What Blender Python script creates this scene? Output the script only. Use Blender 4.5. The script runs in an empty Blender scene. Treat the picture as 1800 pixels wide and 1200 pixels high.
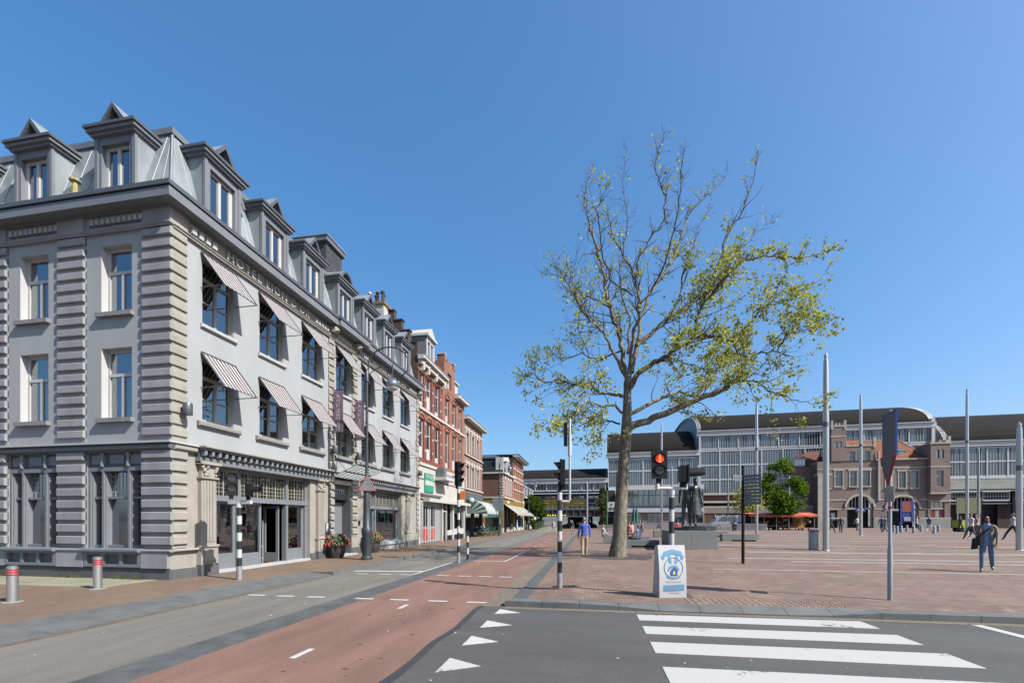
import bpy, bmesh, math, random
from mathutils import Vector, Matrix
random.seed(7)
PI=math.pi; R=math.radians
sc=bpy.context.scene
C=sc.collection
# ---------------------------------------------------------------- camera
cam=bpy.data.cameras.new('camera'); cam.sensor_width=36; cam.lens=15.6; cam.shift_y=0.1742
cam.clip_start=.05; cam.clip_end=3000
cobj=bpy.data.objects.new('camera',cam); C.objects.link(cobj)
cobj.location=(0,0,1.75); cobj.rotation_euler=(R(90),0,R(9.96)); sc.camera=cobj
# ---------------------------------------------------------------- light
SUN_AZ=R(109.5); SUN_EL=R(43)
to_sun=Vector((math.sin(SUN_AZ)*math.cos(SUN_EL),math.cos(SUN_AZ)*math.cos(SUN_EL),math.sin(SUN_EL)))
w=bpy.data.worlds.new('World'); sc.world=w; w.use_nodes=True
nt=w.node_tree; bg=nt.nodes['Background']
sky=nt.nodes.new('ShaderNodeTexSky'); sky.sky_type='NISHITA'; sky.sun_disc=False
sky.sun_elevation=SUN_EL; sky.sun_rotation=SUN_AZ; sky.air_density=1.0; sky.dust_density=2.5; sky.ozone_density=6; sky.altitude=20
_g=nt.nodes.new('ShaderNodeGamma'); _g.inputs[1].default_value=.76
_h=nt.nodes.new('ShaderNodeHueSaturation'); _h.inputs['Saturation'].default_value=1.34; _h.inputs['Value'].default_value=.975
nt.links.new(sky.outputs[0],_g.inputs[0]); nt.links.new(_g.outputs[0],_h.inputs['Color']); nt.links.new(_h.outputs[0],bg.inputs[0]); bg.inputs[1].default_value=0.15
sl=bpy.data.lights.new('sun','SUN'); sl.energy=5.0; sl.angle=R(.53); sl.color=(1,.955,.88)
so=bpy.data.objects.new('sun',sl); C.objects.link(so); so.location=(40,-20,40)
so.rotation_euler=to_sun.to_track_quat('Z','Y').to_euler()
sc.view_settings.view_transform='Standard'; sc.view_settings.look='None'
sc.view_settings.exposure=1.05; sc.view_settings.gamma=1.0
# ---------------------------------------------------------------- materials
MATS={}
def _new(name):
    m=bpy.data.materials.new(name); m.use_nodes=True
    return m, m.node_tree, m.node_tree.nodes['Principled BSDF']
KA=.535
def _mul(c,k): k*=KA; return (min(c[0]*k,1),min(c[1]*k,1),min(c[2]*k,1),1)
def mat(name,col,rough=.7,metal=0.,var=.12,scale=2.,bump=0.,bscale=60.,spec=.5,streak=0.,fine=0.,fscale=90.,track=None):
    if name in MATS: return MATS[name]
    if metal>=.5: col=tuple(c/KA for c in col)
    m,t,b=_new(name); N=t.nodes; L=t.links
    b.inputs['Roughness'].default_value=rough; b.inputs['Metallic'].default_value=metal
    b.inputs['Specular IOR Level'].default_value=spec
    tc=N.new('ShaderNodeTexCoord')
    if var>0:
        n=N.new('ShaderNodeTexNoise'); n.inputs['Scale'].default_value=scale; n.inputs['Detail'].default_value=5; n.inputs['Roughness'].default_value=.6
        if streak:
            mp=N.new('ShaderNodeMapping'); mp.inputs['Scale'].default_value=(1,1,streak); L.new(tc.outputs['Object'],mp.inputs[0]); L.new(mp.outputs[0],n.inputs['Vector'])
        elif track:
            mp=N.new('ShaderNodeMapping'); mp.inputs['Scale'].default_value=track; L.new(tc.outputs['Object'],mp.inputs[0]); L.new(mp.outputs[0],n.inputs['Vector'])
        else: L.new(tc.outputs['Object'],n.inputs['Vector'])
        cr=N.new('ShaderNodeValToRGB'); cr.color_ramp.elements[0].position=.32; cr.color_ramp.elements[1].position=.7
        cr.color_ramp.elements[0].color=_mul(col,1-var); cr.color_ramp.elements[1].color=_mul(col,1+var)
        L.new(n.outputs[0],cr.inputs[0]); out=cr.outputs[0]
        if fine:
            f=N.new('ShaderNodeTexNoise'); f.inputs['Scale'].default_value=fscale; f.inputs['Detail'].default_value=2
            L.new(tc.outputs['Object'],f.inputs['Vector'])
            mr=N.new('ShaderNodeMapRange'); mr.inputs[1].default_value=.3; mr.inputs[2].default_value=.7; mr.inputs[3].default_value=1-fine; mr.inputs[4].default_value=1+fine
            L.new(f.outputs[0],mr.inputs[0])
            vm=N.new('ShaderNodeVectorMath'); vm.operation='SCALE'; L.new(out,vm.inputs[0]); L.new(mr.outputs[0],vm.inputs['Scale']); out=vm.outputs[0]
        L.new(out,b.inputs['Base Color'])
    else: b.inputs['Base Color'].default_value=_mul(col,1)
    if bump:
        n2=N.new('ShaderNodeTexNoise'); n2.inputs['Scale'].default_value=bscale; n2.inputs['Detail'].default_value=3
        L.new(tc.outputs['Object'],n2.inputs['Vector'])
        bp=N.new('ShaderNodeBump'); bp.inputs['Strength'].default_value=bump; bp.inputs['Distance'].default_value=.01
        L.new(n2.outputs[0],bp.inputs['Height']); L.new(bp.outputs[0],b.inputs['Normal'])
    MATS[name]=m; return m
def brick(name,c1,c2,mor,bw=.22,bh=.065,ms=.008,floor=False,patch=.15,rough=.85,rot=0,pscale=.35,offset=.5,stains=0,cut=0):
    m,t,b=_new(name); N=t.nodes; L=t.links
    b.inputs['Roughness'].default_value=rough; b.inputs['Specular IOR Level'].default_value=.3
    tc=N.new('ShaderNodeTexCoord'); src=tc.outputs['Object']
    if not floor:
        sp=N.new('ShaderNodeSeparateXYZ'); L.new(src,sp.inputs[0])
        ad=N.new('ShaderNodeMath'); ad.operation='ADD'; L.new(sp.outputs[0],ad.inputs[0]); L.new(sp.outputs[1],ad.inputs[1])
        cb=N.new('ShaderNodeCombineXYZ'); L.new(ad.outputs[0],cb.inputs[0]); L.new(sp.outputs[2],cb.inputs[1]); vec=cb.outputs[0]
    else:
        mp=N.new('ShaderNodeMapping'); mp.inputs['Rotation'].default_value=(0,0,rot); L.new(src,mp.inputs[0]); vec=mp.outputs[0]
    br=N.new('ShaderNodeTexBrick'); br.offset=offset; br.inputs['Scale'].default_value=1
    br.inputs['Brick Width'].default_value=bw; br.inputs['Row Height'].default_value=bh; br.inputs['Mortar Size'].default_value=ms; br.inputs['Mortar Smooth'].default_value=.2
    br.inputs['Color1'].default_value=_mul(c1,1); br.inputs['Color2'].default_value=_mul(c2,1); br.inputs['Mortar'].default_value=_mul(mor,1)
    L.new(vec,br.inputs['Vector'])
    n=N.new('ShaderNodeTexNoise'); n.inputs['Scale'].default_value=pscale; n.inputs['Detail'].default_value=6; n.inputs['Roughness'].default_value=.65; L.new(src,n.inputs['Vector'])
    mr=N.new('ShaderNodeMapRange'); mr.inputs[1].default_value=.3; mr.inputs[2].default_value=.7; mr.inputs[3].default_value=1-patch; mr.inputs[4].default_value=1+patch; L.new(n.outputs[0],mr.inputs[0])
    vm=N.new('ShaderNodeVectorMath'); vm.operation='SCALE'; L.new(br.outputs[0],vm.inputs[0]); L.new(mr.outputs[0],vm.inputs['Scale'])
    out=vm.outputs[0]
    if stains:
        n3=N.new('ShaderNodeTexNoise'); n3.inputs['Scale'].default_value=1.7; n3.inputs['Detail'].default_value=9; n3.inputs['Roughness'].default_value=.75; L.new(src,n3.inputs['Vector'])
        r3=N.new('ShaderNodeMapRange'); r3.inputs[1].default_value=.56; r3.inputs[2].default_value=.75; r3.inputs[3].default_value=0; r3.inputs[4].default_value=stains; L.new(n3.outputs[0],r3.inputs[0])
        mx=N.new('ShaderNodeMix'); mx.data_type='RGBA'; L.new(r3.outputs[0],mx.inputs[0]); L.new(out,mx.inputs[6]); mx.inputs[7].default_value=(.42,.37,.34,1); out=mx.outputs[2]
    L.new(out,b.inputs['Base Color'])
    bp=N.new('ShaderNodeBump'); bp.inputs['Strength'].default_value=.35; bp.inputs['Distance'].default_value=.006; bp.invert=True
    L.new(br.outputs['Fac'],bp.inputs['Height']); L.new(bp.outputs[0],b.inputs['Normal'])
    MATS[name]=m; return m
def glass(name,tint=(.02,.03,.04),clear=.0,rough=.03,wob=.0,refl=.24,ttint=(.62,.66,.68)):
    m,t,b=_new(name); N=t.nodes; L=t.links
    g=N.new('ShaderNodeBsdfGlossy'); g.inputs['Roughness'].default_value=rough; g.inputs['Color'].default_value=(.92,.96,1,1)
    if wob:
        tc=N.new('ShaderNodeTexCoord'); n=N.new('ShaderNodeTexNoise'); n.inputs['Scale'].default_value=1.3; L.new(tc.outputs['Object'],n.inputs['Vector'])
        bp=N.new('ShaderNodeBump'); bp.inputs['Strength'].default_value=wob; bp.inputs['Distance'].default_value=.02; L.new(n.outputs[0],bp.inputs['Height']); L.new(bp.outputs[0],g.inputs['Normal'])
    if clear>0: back=N.new('ShaderNodeBsdfTransparent'); back.inputs[0].default_value=(*ttint,1)
    else: back=N.new('ShaderNodeBsdfDiffuse'); back.inputs[0].default_value=(*tint,1)
    mx=N.new('ShaderNodeMixShader'); fr=N.new('ShaderNodeFresnel'); fr.inputs[0].default_value=1.5
    mr=N.new('ShaderNodeMapRange'); mr.inputs[3].default_value=refl; mr.inputs[4].default_value=1; L.new(fr.outputs[0],mr.inputs[0])
    L.new(mr.outputs[0],mx.inputs[0]); L.new(back.outputs[0],mx.inputs[1]); L.new(g.outputs[0],mx.inputs[2]); L.new(mx.outputs[0],N['Material Output'].inputs[0])
    MATS[name]=m; return m
def emis(name,col,s):
    m,t,b=_new(name); b.inputs['Base Color'].default_value=(*col,1); b.inputs['Emission Color'].default_value=(*col,1); b.inputs['Emission Strength'].default_value=s
    MATS[name]=m; return m
# ---------------------------------------------------------------- mesh helpers
class Fr:
    """a wall frame: u along the wall, d outwards, z up"""
    def __init__(s,o,eu=(1,0,0),out=(0,-1,0)): s.o=Vector(o); s.eu=Vector(eu); s.out=Vector(out)
    def __call__(s,u,d,z): return s.o+s.eu*u+s.out*d+Vector((0,0,z))
    def mtx(s,u,d,z):
        n=s.out; M=Matrix.Identity(4)
        M.col[0][:3]=s.eu; M.col[1][:3]=(0,0,1); M.col[2][:3]=n; M.col[3][:3]=s(u,d,z); return M
WORLD=Fr((0,0,0),(1,0,0),(0,1,0))
def wloc(o):
    v=Vector((0,0,0))
    while o is not None: v+=o.location; o=o.parent
    return v
class MB:
    def __init__(s,fr=WORLD): s.v=[];s.f=[];s.m=[];s.fr=fr;s.c=0
    def mi(s,i): s.c=i; return s
    def P(s,p): return s.fr(p[0],p[1],p[2])
    def poly(s,pts,raw=False):
        n=len(s.v); s.v+= [Vector(p) for p in pts] if raw else [s.P(p) for p in pts]
        s.f.append(tuple(range(n,n+len(pts)))); s.m.append(s.c); return s
    def mesh(s,vs,fs):
        n=len(s.v); s.v+=[s.P(p) for p in vs]
        for f in fs: s.f.append(tuple(n+i for i in f)); s.m.append(s.c)
        return s
    def box(s,x0,x1,y0,y1,z0,z1,ch=0):
        if ch:  # chamfer of the y1 (outer) side
            return s.mesh([(x0,y0,z0),(x1,y0,z0),(x1,y0,z1),(x0,y0,z1),(x0,y1-ch,z0),(x1,y1-ch,z0),(x1,y1-ch,z1),(x0,y1-ch,z1),(x0+ch,y1,z0+ch),(x1-ch,y1,z0+ch),(x1-ch,y1,z1-ch),(x0+ch,y1,z1-ch)],
              [(0,1,2,3),(0,4,5,1),(1,5,6,2),(2,6,7,3),(3,7,4,0),(4,8,9,5),(5,9,10,6),(6,10,11,7),(7,11,8,4),(8,11,10,9)])
        return s.mesh([(x0,y0,z0),(x1,y0,z0),(x1,y1,z0),(x0,y1,z0),(x0,y0,z1),(x1,y0,z1),(x1,y1,z1),(x0,y1,z1)],
              [(0,3,2,1),(4,5,6,7),(0,1,5,4),(1,2,6,5),(2,3,7,6),(3,0,4,7)])
    def prism(s,pts,a0,a1,axis=2):
        """polygon pts extruded along axis"""
        def mk(p,a): return (p[0],p[1],a) if axis==2 else ((p[0],a,p[1]) if axis==1 else (a,p[0],p[1]))
        n=len(pts); vs=[mk(p,a0) for p in pts]+[mk(p,a1) for p in pts]
        fs=[tuple(range(n))[::-1],tuple(range(n,2*n))]+[(i,(i+1)%n,n+(i+1)%n,n+i) for i in range(n)]
        return s.mesh(vs,fs)
    def tube(s,pts,rs,n=8,caps=True):
        pts=[Vector(s.P(p)) for p in pts]
        if not hasattr(rs,'__len__'): rs=[rs]*len(pts)
        base=len(s.v); k=len(pts); ref=None
        for i,p in enumerate(pts):
            d=(pts[min(i+1,k-1)]-pts[max(i-1,0)])
            if d.length<1e-9: d=Vector((0,0,1))
            d.normalize()
            if ref is None: ref=Vector((1,0,0)) if abs(d.x)<.9 else Vector((0,1,0))
            a=(ref-d*ref.dot(d))
            if a.length<1e-4: a=d.orthogonal()
            a.normalize(); ref=a; b=d.cross(a)
            for j in range(n):
                t=2*PI*j/n; s.v.append(p+(a*math.cos(t)+b*math.sin(t))*rs[i])
        for i in range(k-1):
            for j in range(n):
                s.f.append((base+i*n+j,base+i*n+(j+1)%n,base+(i+1)*n+(j+1)%n,base+(i+1)*n+j)); s.m.append(s.c)
        if caps:
            s.f.append(tuple(base+j for j in range(n))[::-1]); s.m.append(s.c)
            s.f.append(tuple(base+(k-1)*n+j for j in range(n))); s.m.append(s.c)
        return s
    def lathe(s,c,prof,n=16):
        """prof: (r,z) list round the vertical axis at c"""
        c=Vector(s.P(c)); base=len(s.v); k=len(prof)
        for r,z in prof:
            for j in range(n):
                t=2*PI*j/n; s.v.append(c+Vector((r*math.cos(t),r*math.sin(t),z)))
        for i in range(k-1):
            for j in range(n):
                s.f.append((base+i*n+j,base+i*n+(j+1)%n,base+(i+1)*n+(j+1)%n,base+(i+1)*n+j)); s.m.append(s.c)
        s.f.append(tuple(base+j for j in range(n))[::-1]); s.m.append(s.c)
        s.f.append(tuple(base+(k-1)*n+j for j in range(n))); s.m.append(s.c)
        return s
    def ball(s,c,r,n=10,sq=(1,1,1)):
        c=Vector(s.P(c)); base=len(s.v); k=max(4,n//2+1)
        for i in range(k+1):
            ph=PI*i/k
            for j in range(n):
                t=2*PI*j/n; s.v.append(c+Vector((r*sq[0]*math.sin(ph)*math.cos(t),r*sq[1]*math.sin(ph)*math.sin(t),r*sq[2]*math.cos(ph))))
        for i in range(k):
            for j in range(n):
                s.f.append((base+i*n+j,base+(i+1)*n+j,base+(i+1)*n+(j+1)%n,base+i*n+(j+1)%n)); s.m.append(s.c)
        return s
    def build(s,name,mats,parent=None,smooth=False,local=False,recalc=True,loc=None,weld=False):
        me=bpy.data.meshes.new(name)
        if not isinstance(mats,(list,tuple)): mats=[mats]
        if parent is not None: off=Vector((0,0,0)) if local else wloc(parent)
        elif loc is not None: off=Vector(loc)
        else:
            xs=[v.x for v in s.v]; ys=[v.y for v in s.v]; zs=[v.z for v in s.v]
            off=Vector(((min(xs)+max(xs))/2,(min(ys)+max(ys))/2,min(zs)))
        me.from_pydata([tuple(v-off) for v in s.v],[],s.f)
        for m in mats: me.materials.append(m)
        for p,i in zip(me.polygons,s.m): p.material_index=i
        if recalc or weld:
            bm=bmesh.new(); bm.from_mesh(me)
            if weld: bmesh.ops.remove_doubles(bm,verts=bm.verts,dist=1e-5)
            if recalc: bmesh.ops.recalc_face_normals(bm,faces=bm.faces)
            bm.to_mesh(me); bm.free()
        if smooth:
            me.polygons.foreach_set('use_smooth',[True]*len(me.polygons))
            try: me.set_sharp_from_angle(angle=R(38))
            except Exception: pass
        o=bpy.data.objects.new(name,me); C.objects.link(o)
        if parent is not None: o.parent=parent
        else: o.location=off
        return o
def tag(o,label=None,cat=None,group=None,kind=None):
    if label: o['label']=label
    if cat: o['category']=cat
    if group: o['group']=group
    if kind: o['kind']=kind
    return o
def thing(name,label,cat,loc=(0,0,0),group=None,rz=0):
    o=bpy.data.objects.new(name,None); C.objects.link(o); o.location=loc; o.rotation_euler=(0,0,rz); o.empty_display_size=.3
    return tag(o,label,cat,group)
def struct(o): o['kind']='structure'; return o
KIDS={}
def copy_tree(o,loc=None,rz=None,label=None,group=None,scale=None):
    kids={}
    for q in bpy.data.objects:
        if q.parent: kids.setdefault(q.parent.name,[]).append(q)
    def rec(a,par):
        c=a.copy(); C.objects.link(c)
        if par is not None: c.parent=par
        for ch in kids.get(a.name,[]): rec(ch,c)
        return c
    c=rec(o,None)
    if loc is not None: c.location=loc
    if rz is not None: c.rotation_euler=(0,0,rz)
    if scale is not None: c.scale=(scale,)*3
    if label: c['label']=label
    if group: c['group']=group
    return c
def ptext(body,size,ext,m,parent,M,align='CENTER',local=False,name='lettering',sx=1.,spacing=1.):
    cu=bpy.data.curves.new('t','FONT'); cu.body=body; cu.size=size; cu.extrude=ext; cu.align_x=align; cu.align_y='CENTER'; cu.resolution_u=2; cu.space_character=spacing
    to=bpy.data.objects.new('t',cu); me=bpy.data.meshes.new_from_object(to)
    off=Vector((0,0,0)) if local or parent is None else wloc(parent)
    MM=Matrix.Translation(-off)@M@Matrix.Diagonal((sx,1,1,1))
    me.transform(MM); me.materials.clear(); me.materials.append(m)
    bpy.data.objects.remove(to); bpy.data.curves.remove(cu)
    me.name=name
    o=bpy.data.objects.new(name,me); C.objects.link(o); o.parent=parent
    return o
def facade(mb,u0,u1,z0,z1,holes,dep=.15,d=0.,ri=None):
    """wall face with real openings; holes: (u0,u1,z0,z1)"""
    us=sorted(set([u0,u1]+[h for q in holes for h in q[:2] if u0<h<u1])); zs=sorted(set([z0,z1]+[h for q in holes for h in q[2:4] if z0<h<z1]))
    for a,b in zip(us,us[1:]):
        for c,e in zip(zs,zs[1:]):
            um,zm=(a+b)/2,(c+e)/2
            if any(q[0]<um<q[1] and q[2]<zm<q[3] for q in holes): continue
            mb.poly([(a,d,c),(b,d,c),(b,d,e),(a,d,e)])
    k=mb.c
    if ri is not None: mb.c=ri
    for q in holes:
        a,b,c,e=q[:4]
        mb.poly([(a,d,c),(a,d,e),(a,d-dep,e),(a,d-dep,c)]); mb.poly([(b,d,e),(b,d,c),(b,d-dep,c),(b,d-dep,e)])
        mb.poly([(a,d,e),(b,d,e),(b,d-dep,e),(a,d-dep,e)]); mb.poly([(b,d,c),(a,d,c),(a,d-dep,c),(b,d-dep,c)])
    mb.c=k
def wnd(root,fr,u0,u1,z0,z1,dep,mf,mg,fw=.06,tr=(),mu=(),th=.05,bw=.035,local=False,sill=None,msill=None,curtain=None,mc=None,d=0.,name='window'):
    """window set dep behind the wall face: frame with bars, pane, optional sill and curtains"""
    b=MB(fr); y=d-dep
    b.box(u0,u0+fw,y-th,y,z0,z1); b.box(u1-fw,u1,y-th,y,z0,z1)
    b.box(u0+fw,u1-fw,y-th,y,z0,z0+fw); b.box(u0+fw,u1-fw,y-th,y,z1-fw,z1)
    H=z1-z0; W=u1-u0
    for t in tr:
        f,hw=(t if isinstance(t,tuple) else (t,bw)); zc=z0+H*f; b.box(u0+fw,u1-fw,y-th,y+.012,zc-hw,zc+hw)
    for t in mu:
        f,a,e,hw=t; uc=u0+W*f; b.box(uc-hw,uc+hw,y-th,y+.006,z0+fw*.6+(H-fw*1.2)*a,z0+fw*.6+(H-fw*1.2)*e)
    w_=b.build(name,mf,root,local=local)
    MB(fr).box(u0+fw*.5,u1-fw*.5,y-th*.7,y-th*.6,z0+fw*.5,z1-fw*.5).build('pane',mg,w_,local=local)
    if sill: 
        ext,pr,hh=sill; MB(fr).box(u0-ext,u1+ext,y,d+pr,z0-hh,z0-.002).build('sill',msill or mf,w_,local=local)
    if curtain:
        c=MB(fr); cw=W*curtain
        for (a,bb) in ((u0+.04,u0+.04+cw),(u1-.04-cw,u1-.04)):
            n=9
            for i in range(n):
                ua=a+(bb-a)*i/n; ub=a+(bb-a)*(i+1)/n; ya=y-.16-(.03 if i%2 else 0); yb=y-.16-(0 if i%2 else .03)
                c.poly([(ua,ya,z0),(ub,yb,z0),(ub,yb,z1),(ua,ya,z1)])
        c.build('curtain',mc,w_,local=local)
    return w_
def archfill(b,u0,u1,zs,h,d,n=12):
    cu=(u0+u1)/2; r=(u1-u0)/2
    for k in range(n):
        a,c=PI*k/n,PI*(k+1)/n; p=(cu-r*math.cos(a),zs+h*math.sin(a)); q=(cu-r*math.cos(c),zs+h*math.sin(c))
        b.poly([(p[0],d,p[1]),(q[0],d,q[1]),(q[0],d,zs+h),(p[0],d,zs+h)])
def ss(t): t=max(0,min(1,t)); return t*t*(3-2*t)
def gz(x,y): return .12+.3*ss((y-16)/16)*ss(x/8) if x>-1.34 else .12
# ================================================================ ground
M_asph=mat('asphalt',(.092,.09,.087),.85,var=.2,scale=1.1,track=(.28,1.2,1),bump=.35,bscale=140,fine=.4,fscale=75)
M_red=mat('red_asphalt',(.24,.132,.098),.88,var=.24,scale=1.2,track=(1.1,.3,1),bump=.3,bscale=140,fine=.22,fscale=60)
M_bus=mat('grey_lane',(.188,.176,.15),.88,var=.2,scale=1.3,track=(1.2,.22,1),bump=.3,bscale=140,fine=.2,fscale=60)
M_slab=mat('bluestone',(.15,.155,.152),.7,var=.22,scale=2.5,fine=.1)
M_slabd=mat('dark_bluestone',(.105,.108,.108),.7,var=.3,scale=2.5,fine=.12)
M_white=mat('road_paint',(.62,.61,.59),.65,var=.08,scale=6,fine=.07,fscale=25)
M_side=brick('sidewalk_clinker',(.265,.185,.13),(.21,.145,.10),(.16,.115,.085),.20,.05,.005,floor=True,patch=.16,rot=R(90))
M_plaza=brick('plaza_clinker',(.33,.225,.18),(.22,.14,.11),(.14,.11,.09),.205,.075,.008,floor=True,patch=.2,pscale=.6,stains=.35)
M_rust=mat('rusty_gutter',(.16,.11,.075),.8,var=.3,scale=5)
M_strip=brick('gutter_bricks',(.26,.22,.17),(.20,.165,.13),(.13,.11,.09),.21,.052,.005,floor=True,rot=R(90),patch=.12)
M_pale=mat('pale_band_stone',(.32,.285,.25),.8,var=.2,scale=2,fine=.1)
M_cobble=brick('pale_sandy_setts',(.40,.38,.29),(.33,.31,.23),(.24,.24,.14),.11,.11,.01,floor=True,patch=.25,pscale=1.2)
M_dirt=mat('ground_earth',(.16,.15,.13),.9,var=.2,scale=.1)
def flat(name,x0,x1,y0,y1,z,m):
    return struct(MB().box(x0,x1,y0,y1,z-.03,z).build(name,m))
struct(MB().box(-700,700,-400,900,-.5,-.06).build('ground',M_dirt))
struct(MB().box(-2.16,95,-30,8.78,-.05,0).build('road',M_asph))
flat('cycle_lane',-4.93,-2.16,-30,112,-.0,M_red)
flat('road_edge_band',-5.53,-4.93,-30,22,.004,M_slabd)
flat('road_edge_band',-5.53,-4.93,22,112,.004,M_slab)
flat('bus_lane',-7.95,-5.53,-30,112,0,M_bus)
flat('gutter',-8.1,-7.95,-30,13,.002,M_rust)
flat('gutter',-8.1,-7.95,13,112,-.004,M_slab)
# left slab band: ramp down to the gutter near the camera, real kerb beyond
b=MB(); rs=random.Random(3)
y=-12.
while y<13.0:
    y2=min(y+1.25,13.0)
    b.mi(0); b.prism([(-9.22,-.05),(-8.1,-.05),(-8.1,.006),(-9.22,.084)],y+.004,y2-.004,1); y=y2
struct(b.build('kerb_slabs',[M_slab]))
b=MB(); y=13.0
while y<75:
    h=.085+0*y; b.box(-8.32,-8.1,y+.005,y+.995,-.05,.1); y+=1
struct(b.build('kerb',M_slab))
struct(MB().box(-11.6,-9.22,-12,13,-.05,.08).box(-11.6,-8.32,13,112,-.05,.08).box(-40,-11.6,-12,10.6,-.05,.08).box(-40,-11.6,47,58.4,-.05,.08).build('sidewalk',M_side))
MB2=MB().box(-26,-11.9,9.05,10.5,.05,.084)
struct(MB2.build('pavement_strip',M_cobble))
# brick gutter strip and slabs beside the plaza
flat('brick_gutter',-2.16,-1.68,8.78,95,.006,M_strip)
b=MB(); y=9.1
while y<90: b.box(-1.68,-1.36,y+.004,y+.996,-.05,.035 if y<14 else .03); y+=1
struct(b.build('kerb',M_slabd))
# plaza sheet
def gsheet(name,x0,x1,y0,y1,dz,m,sx=1.,sy=1.):
    nx=max(1,int((x1-x0)/sx)); ny=max(1,int((y1-y0)/sy)); vs=[];fs=[]
    for j in range(ny+1):
        for i in range(nx+1):
            x=x0+(x1-x0)*i/nx; yy=y0+(y1-y0)*j/ny
            z=gz(max(x,0),yy)+dz
            if x<-1.2 and dz<.001: z=.036
            vs.append((x,yy,z))
    for j in range(ny):
        for i in range(nx): a=j*(nx+1)+i; fs.append((a,a+1,a+nx+2,a+nx+1))
    return struct(MB().mesh(vs,fs).build(name,m,recalc=False))
gsheet('plaza',-1.36,110,9.09,112,0,M_plaza)
for (x0,x1,y,wd) in ((4.,42,15.45,.26),(7.6,45,18.5,.32),(5.6,60,19.55,.36),(7.3,60,22.3,.5),(6.5,70,26.4,.4),(9,70,31.0,.5),(12,80,35.6,.5),(8,80,41.,.8),(8,80,47,.7),(12,80,53.5,.8),(12,80,61,.9)):
    gsheet('paving_band',x0,x1,y,y+wd*1.45,.006,M_pale,1.,.4)
gsheet('gravel_band',-1.3,1.0,9.2,11.2,.003,M_plaza)if 0 else None
# plaza kerb towards the road, dropped at the crossing
b=MB(); x=-1.7
def kh(x): 
    if x<.2: return .12
    if x<1.2: return .12-.09*(x-.2)
    if x<4.1: return .03
    if x<5.1: return .03+.09*(x-4.1)
    return .12
while x<95:
    L_=.75 if x<12 else 4; h0,h1=kh(x+.001),kh(x+L_)
    b.mesh([(x+.004,8.80,-.05),(x+L_-.004,8.80,-.05),(x+L_-.004,9.10,-.05),(x+.004,9.10,-.05),(x+.004,8.80,h0),(x+L_-.004,8.80,h1),(x+L_-.004,9.10,.125),(x+.004,9.10,.125)],
      [(0,3,2,1),(4,5,6,7),(0,1,5,4),(1,2,6,5),(2,3,7,6),(3,0,4,7)]); x+=L_
struct(b.build('kerb',M_slab))
struct(MB().box(-1.7,95,8.62,8.80,-.03,.006).build('gutter_line',M_strip))
# tactile studs + lines by the crossing
b=MB()
for i in range(22):
    for j in range(6): b.lathe((1.95+i*.13,9.2+j*.1,.12),[(.03,0),(.018,.016)],6)
struct(b.build('tactile_paving',mat('tactile_clay',(.30,.215,.15),.8,var=.2,scale=9)))
b=MB()
for k in range(4):
    b.box(1.9+k*.07,1.93+k*.07,9.85,13.5,.118,.128)
struct(b.build('tactile_line',M_slabd))
# tree grate
b=MB(); b.mi(0)
for r in (.62,.78,.94,1.1,1.26,1.42):
    n=40
    for j in range(n):
        a0,a1=2*PI*j/n,2*PI*(j+.86)/n
        b.poly([(1.2+(r)*math.cos(a0),20.2+(r)*math.sin(a0),.165),(1.2+(r+.1)*math.cos(a0),20.2+(r+.1)*math.sin(a0),.165),(1.2+(r+.1)*math.cos(a1),20.2+(r+.1)*math.sin(a1),.165),(1.2+r*math.cos(a1),20.2+r*math.sin(a1),.165)])
struct(b.build('tree_grate',mat('cast_iron',(.09,.095,.10),.6,.3)))
# dark flecks and scuffs on the lanes
b=MB(); rs=random.Random(15)
for k in range(60):
    x=rs.uniform(-7.7,-2.3) if k%3 else rs.uniform(-4.8,-2.3); y=rs.uniform(3.4,15) if x<-2.2 else rs.uniform(3.2,8.5); s_=rs.uniform(.004,.013)
    if -5.6<x<-4.9: continue
    b.prism([(x+s_*(2.2+rs.random()*1.5)*math.cos(t*PI/4),y+s_*(.5+.4*rs.random())*math.sin(t*PI/4)) for t in range(8)],.0,.0068,2)
tag(b.build('scuff_marks',mat('scuff_dark',(.09,.06,.05),.9,var=.1)),'dark scuffs and leaf crumbs pressed into the lanes','scuffs',kind='stuff')
# ---- markings
def mark(name,polys,z=.006,m=None):
    b=MB()
    for p in polys:
        n=len(p); b.prism(p,z-.004,z,2)
    return struct(b.build(name,m or M_white))
def wornpaint(name,thr,cx,cy,rad):
    m,t,bs=_new(name); N=t.nodes; L=t.links; bs.inputs['Roughness'].default_value=.7
    tc=N.new('ShaderNodeTexCoord'); n=N.new('ShaderNodeTexNoise'); n.inputs['Scale'].default_value=14; n.inputs['Detail'].default_value=9; n.inputs['Roughness'].default_value=.8
    L.new(tc.outputs['Object'],n.inputs['Vector'])
    n2=N.new('ShaderNodeTexNoise'); n2.inputs['Scale'].default_value=1.1; n2.inputs['Detail'].default_value=2; L.new(tc.outputs['Object'],n2.inputs['Vector'])
    ad=N.new('ShaderNodeMath'); ad.operation='ADD'; L.new(n.outputs[0],ad.inputs[0]); L.new(n2.outputs[0],ad.inputs[1])
    cr=N.new('ShaderNodeValToRGB'); cr.color_ramp.elements[0].position=thr; cr.color_ramp.elements[1].position=thr+.02
    cr.color_ramp.elements[0].color=(.30,.297,.29,1); cr.color_ramp.elements[1].color=(.06,.06,.06,1)
    mr=N.new('ShaderNodeMath'); mr.operation='MULTIPLY'; mr.inputs[1].default_value=.5; L.new(ad.outputs[0],mr.inputs[0]); L.new(mr.outputs[0],cr.inputs[0])
    L.new(cr.outputs[0],bs.inputs['Base Color']); MATS[name]=m; return m
M_worn=wornpaint('worn_paint',.585,0,0,1)
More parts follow.
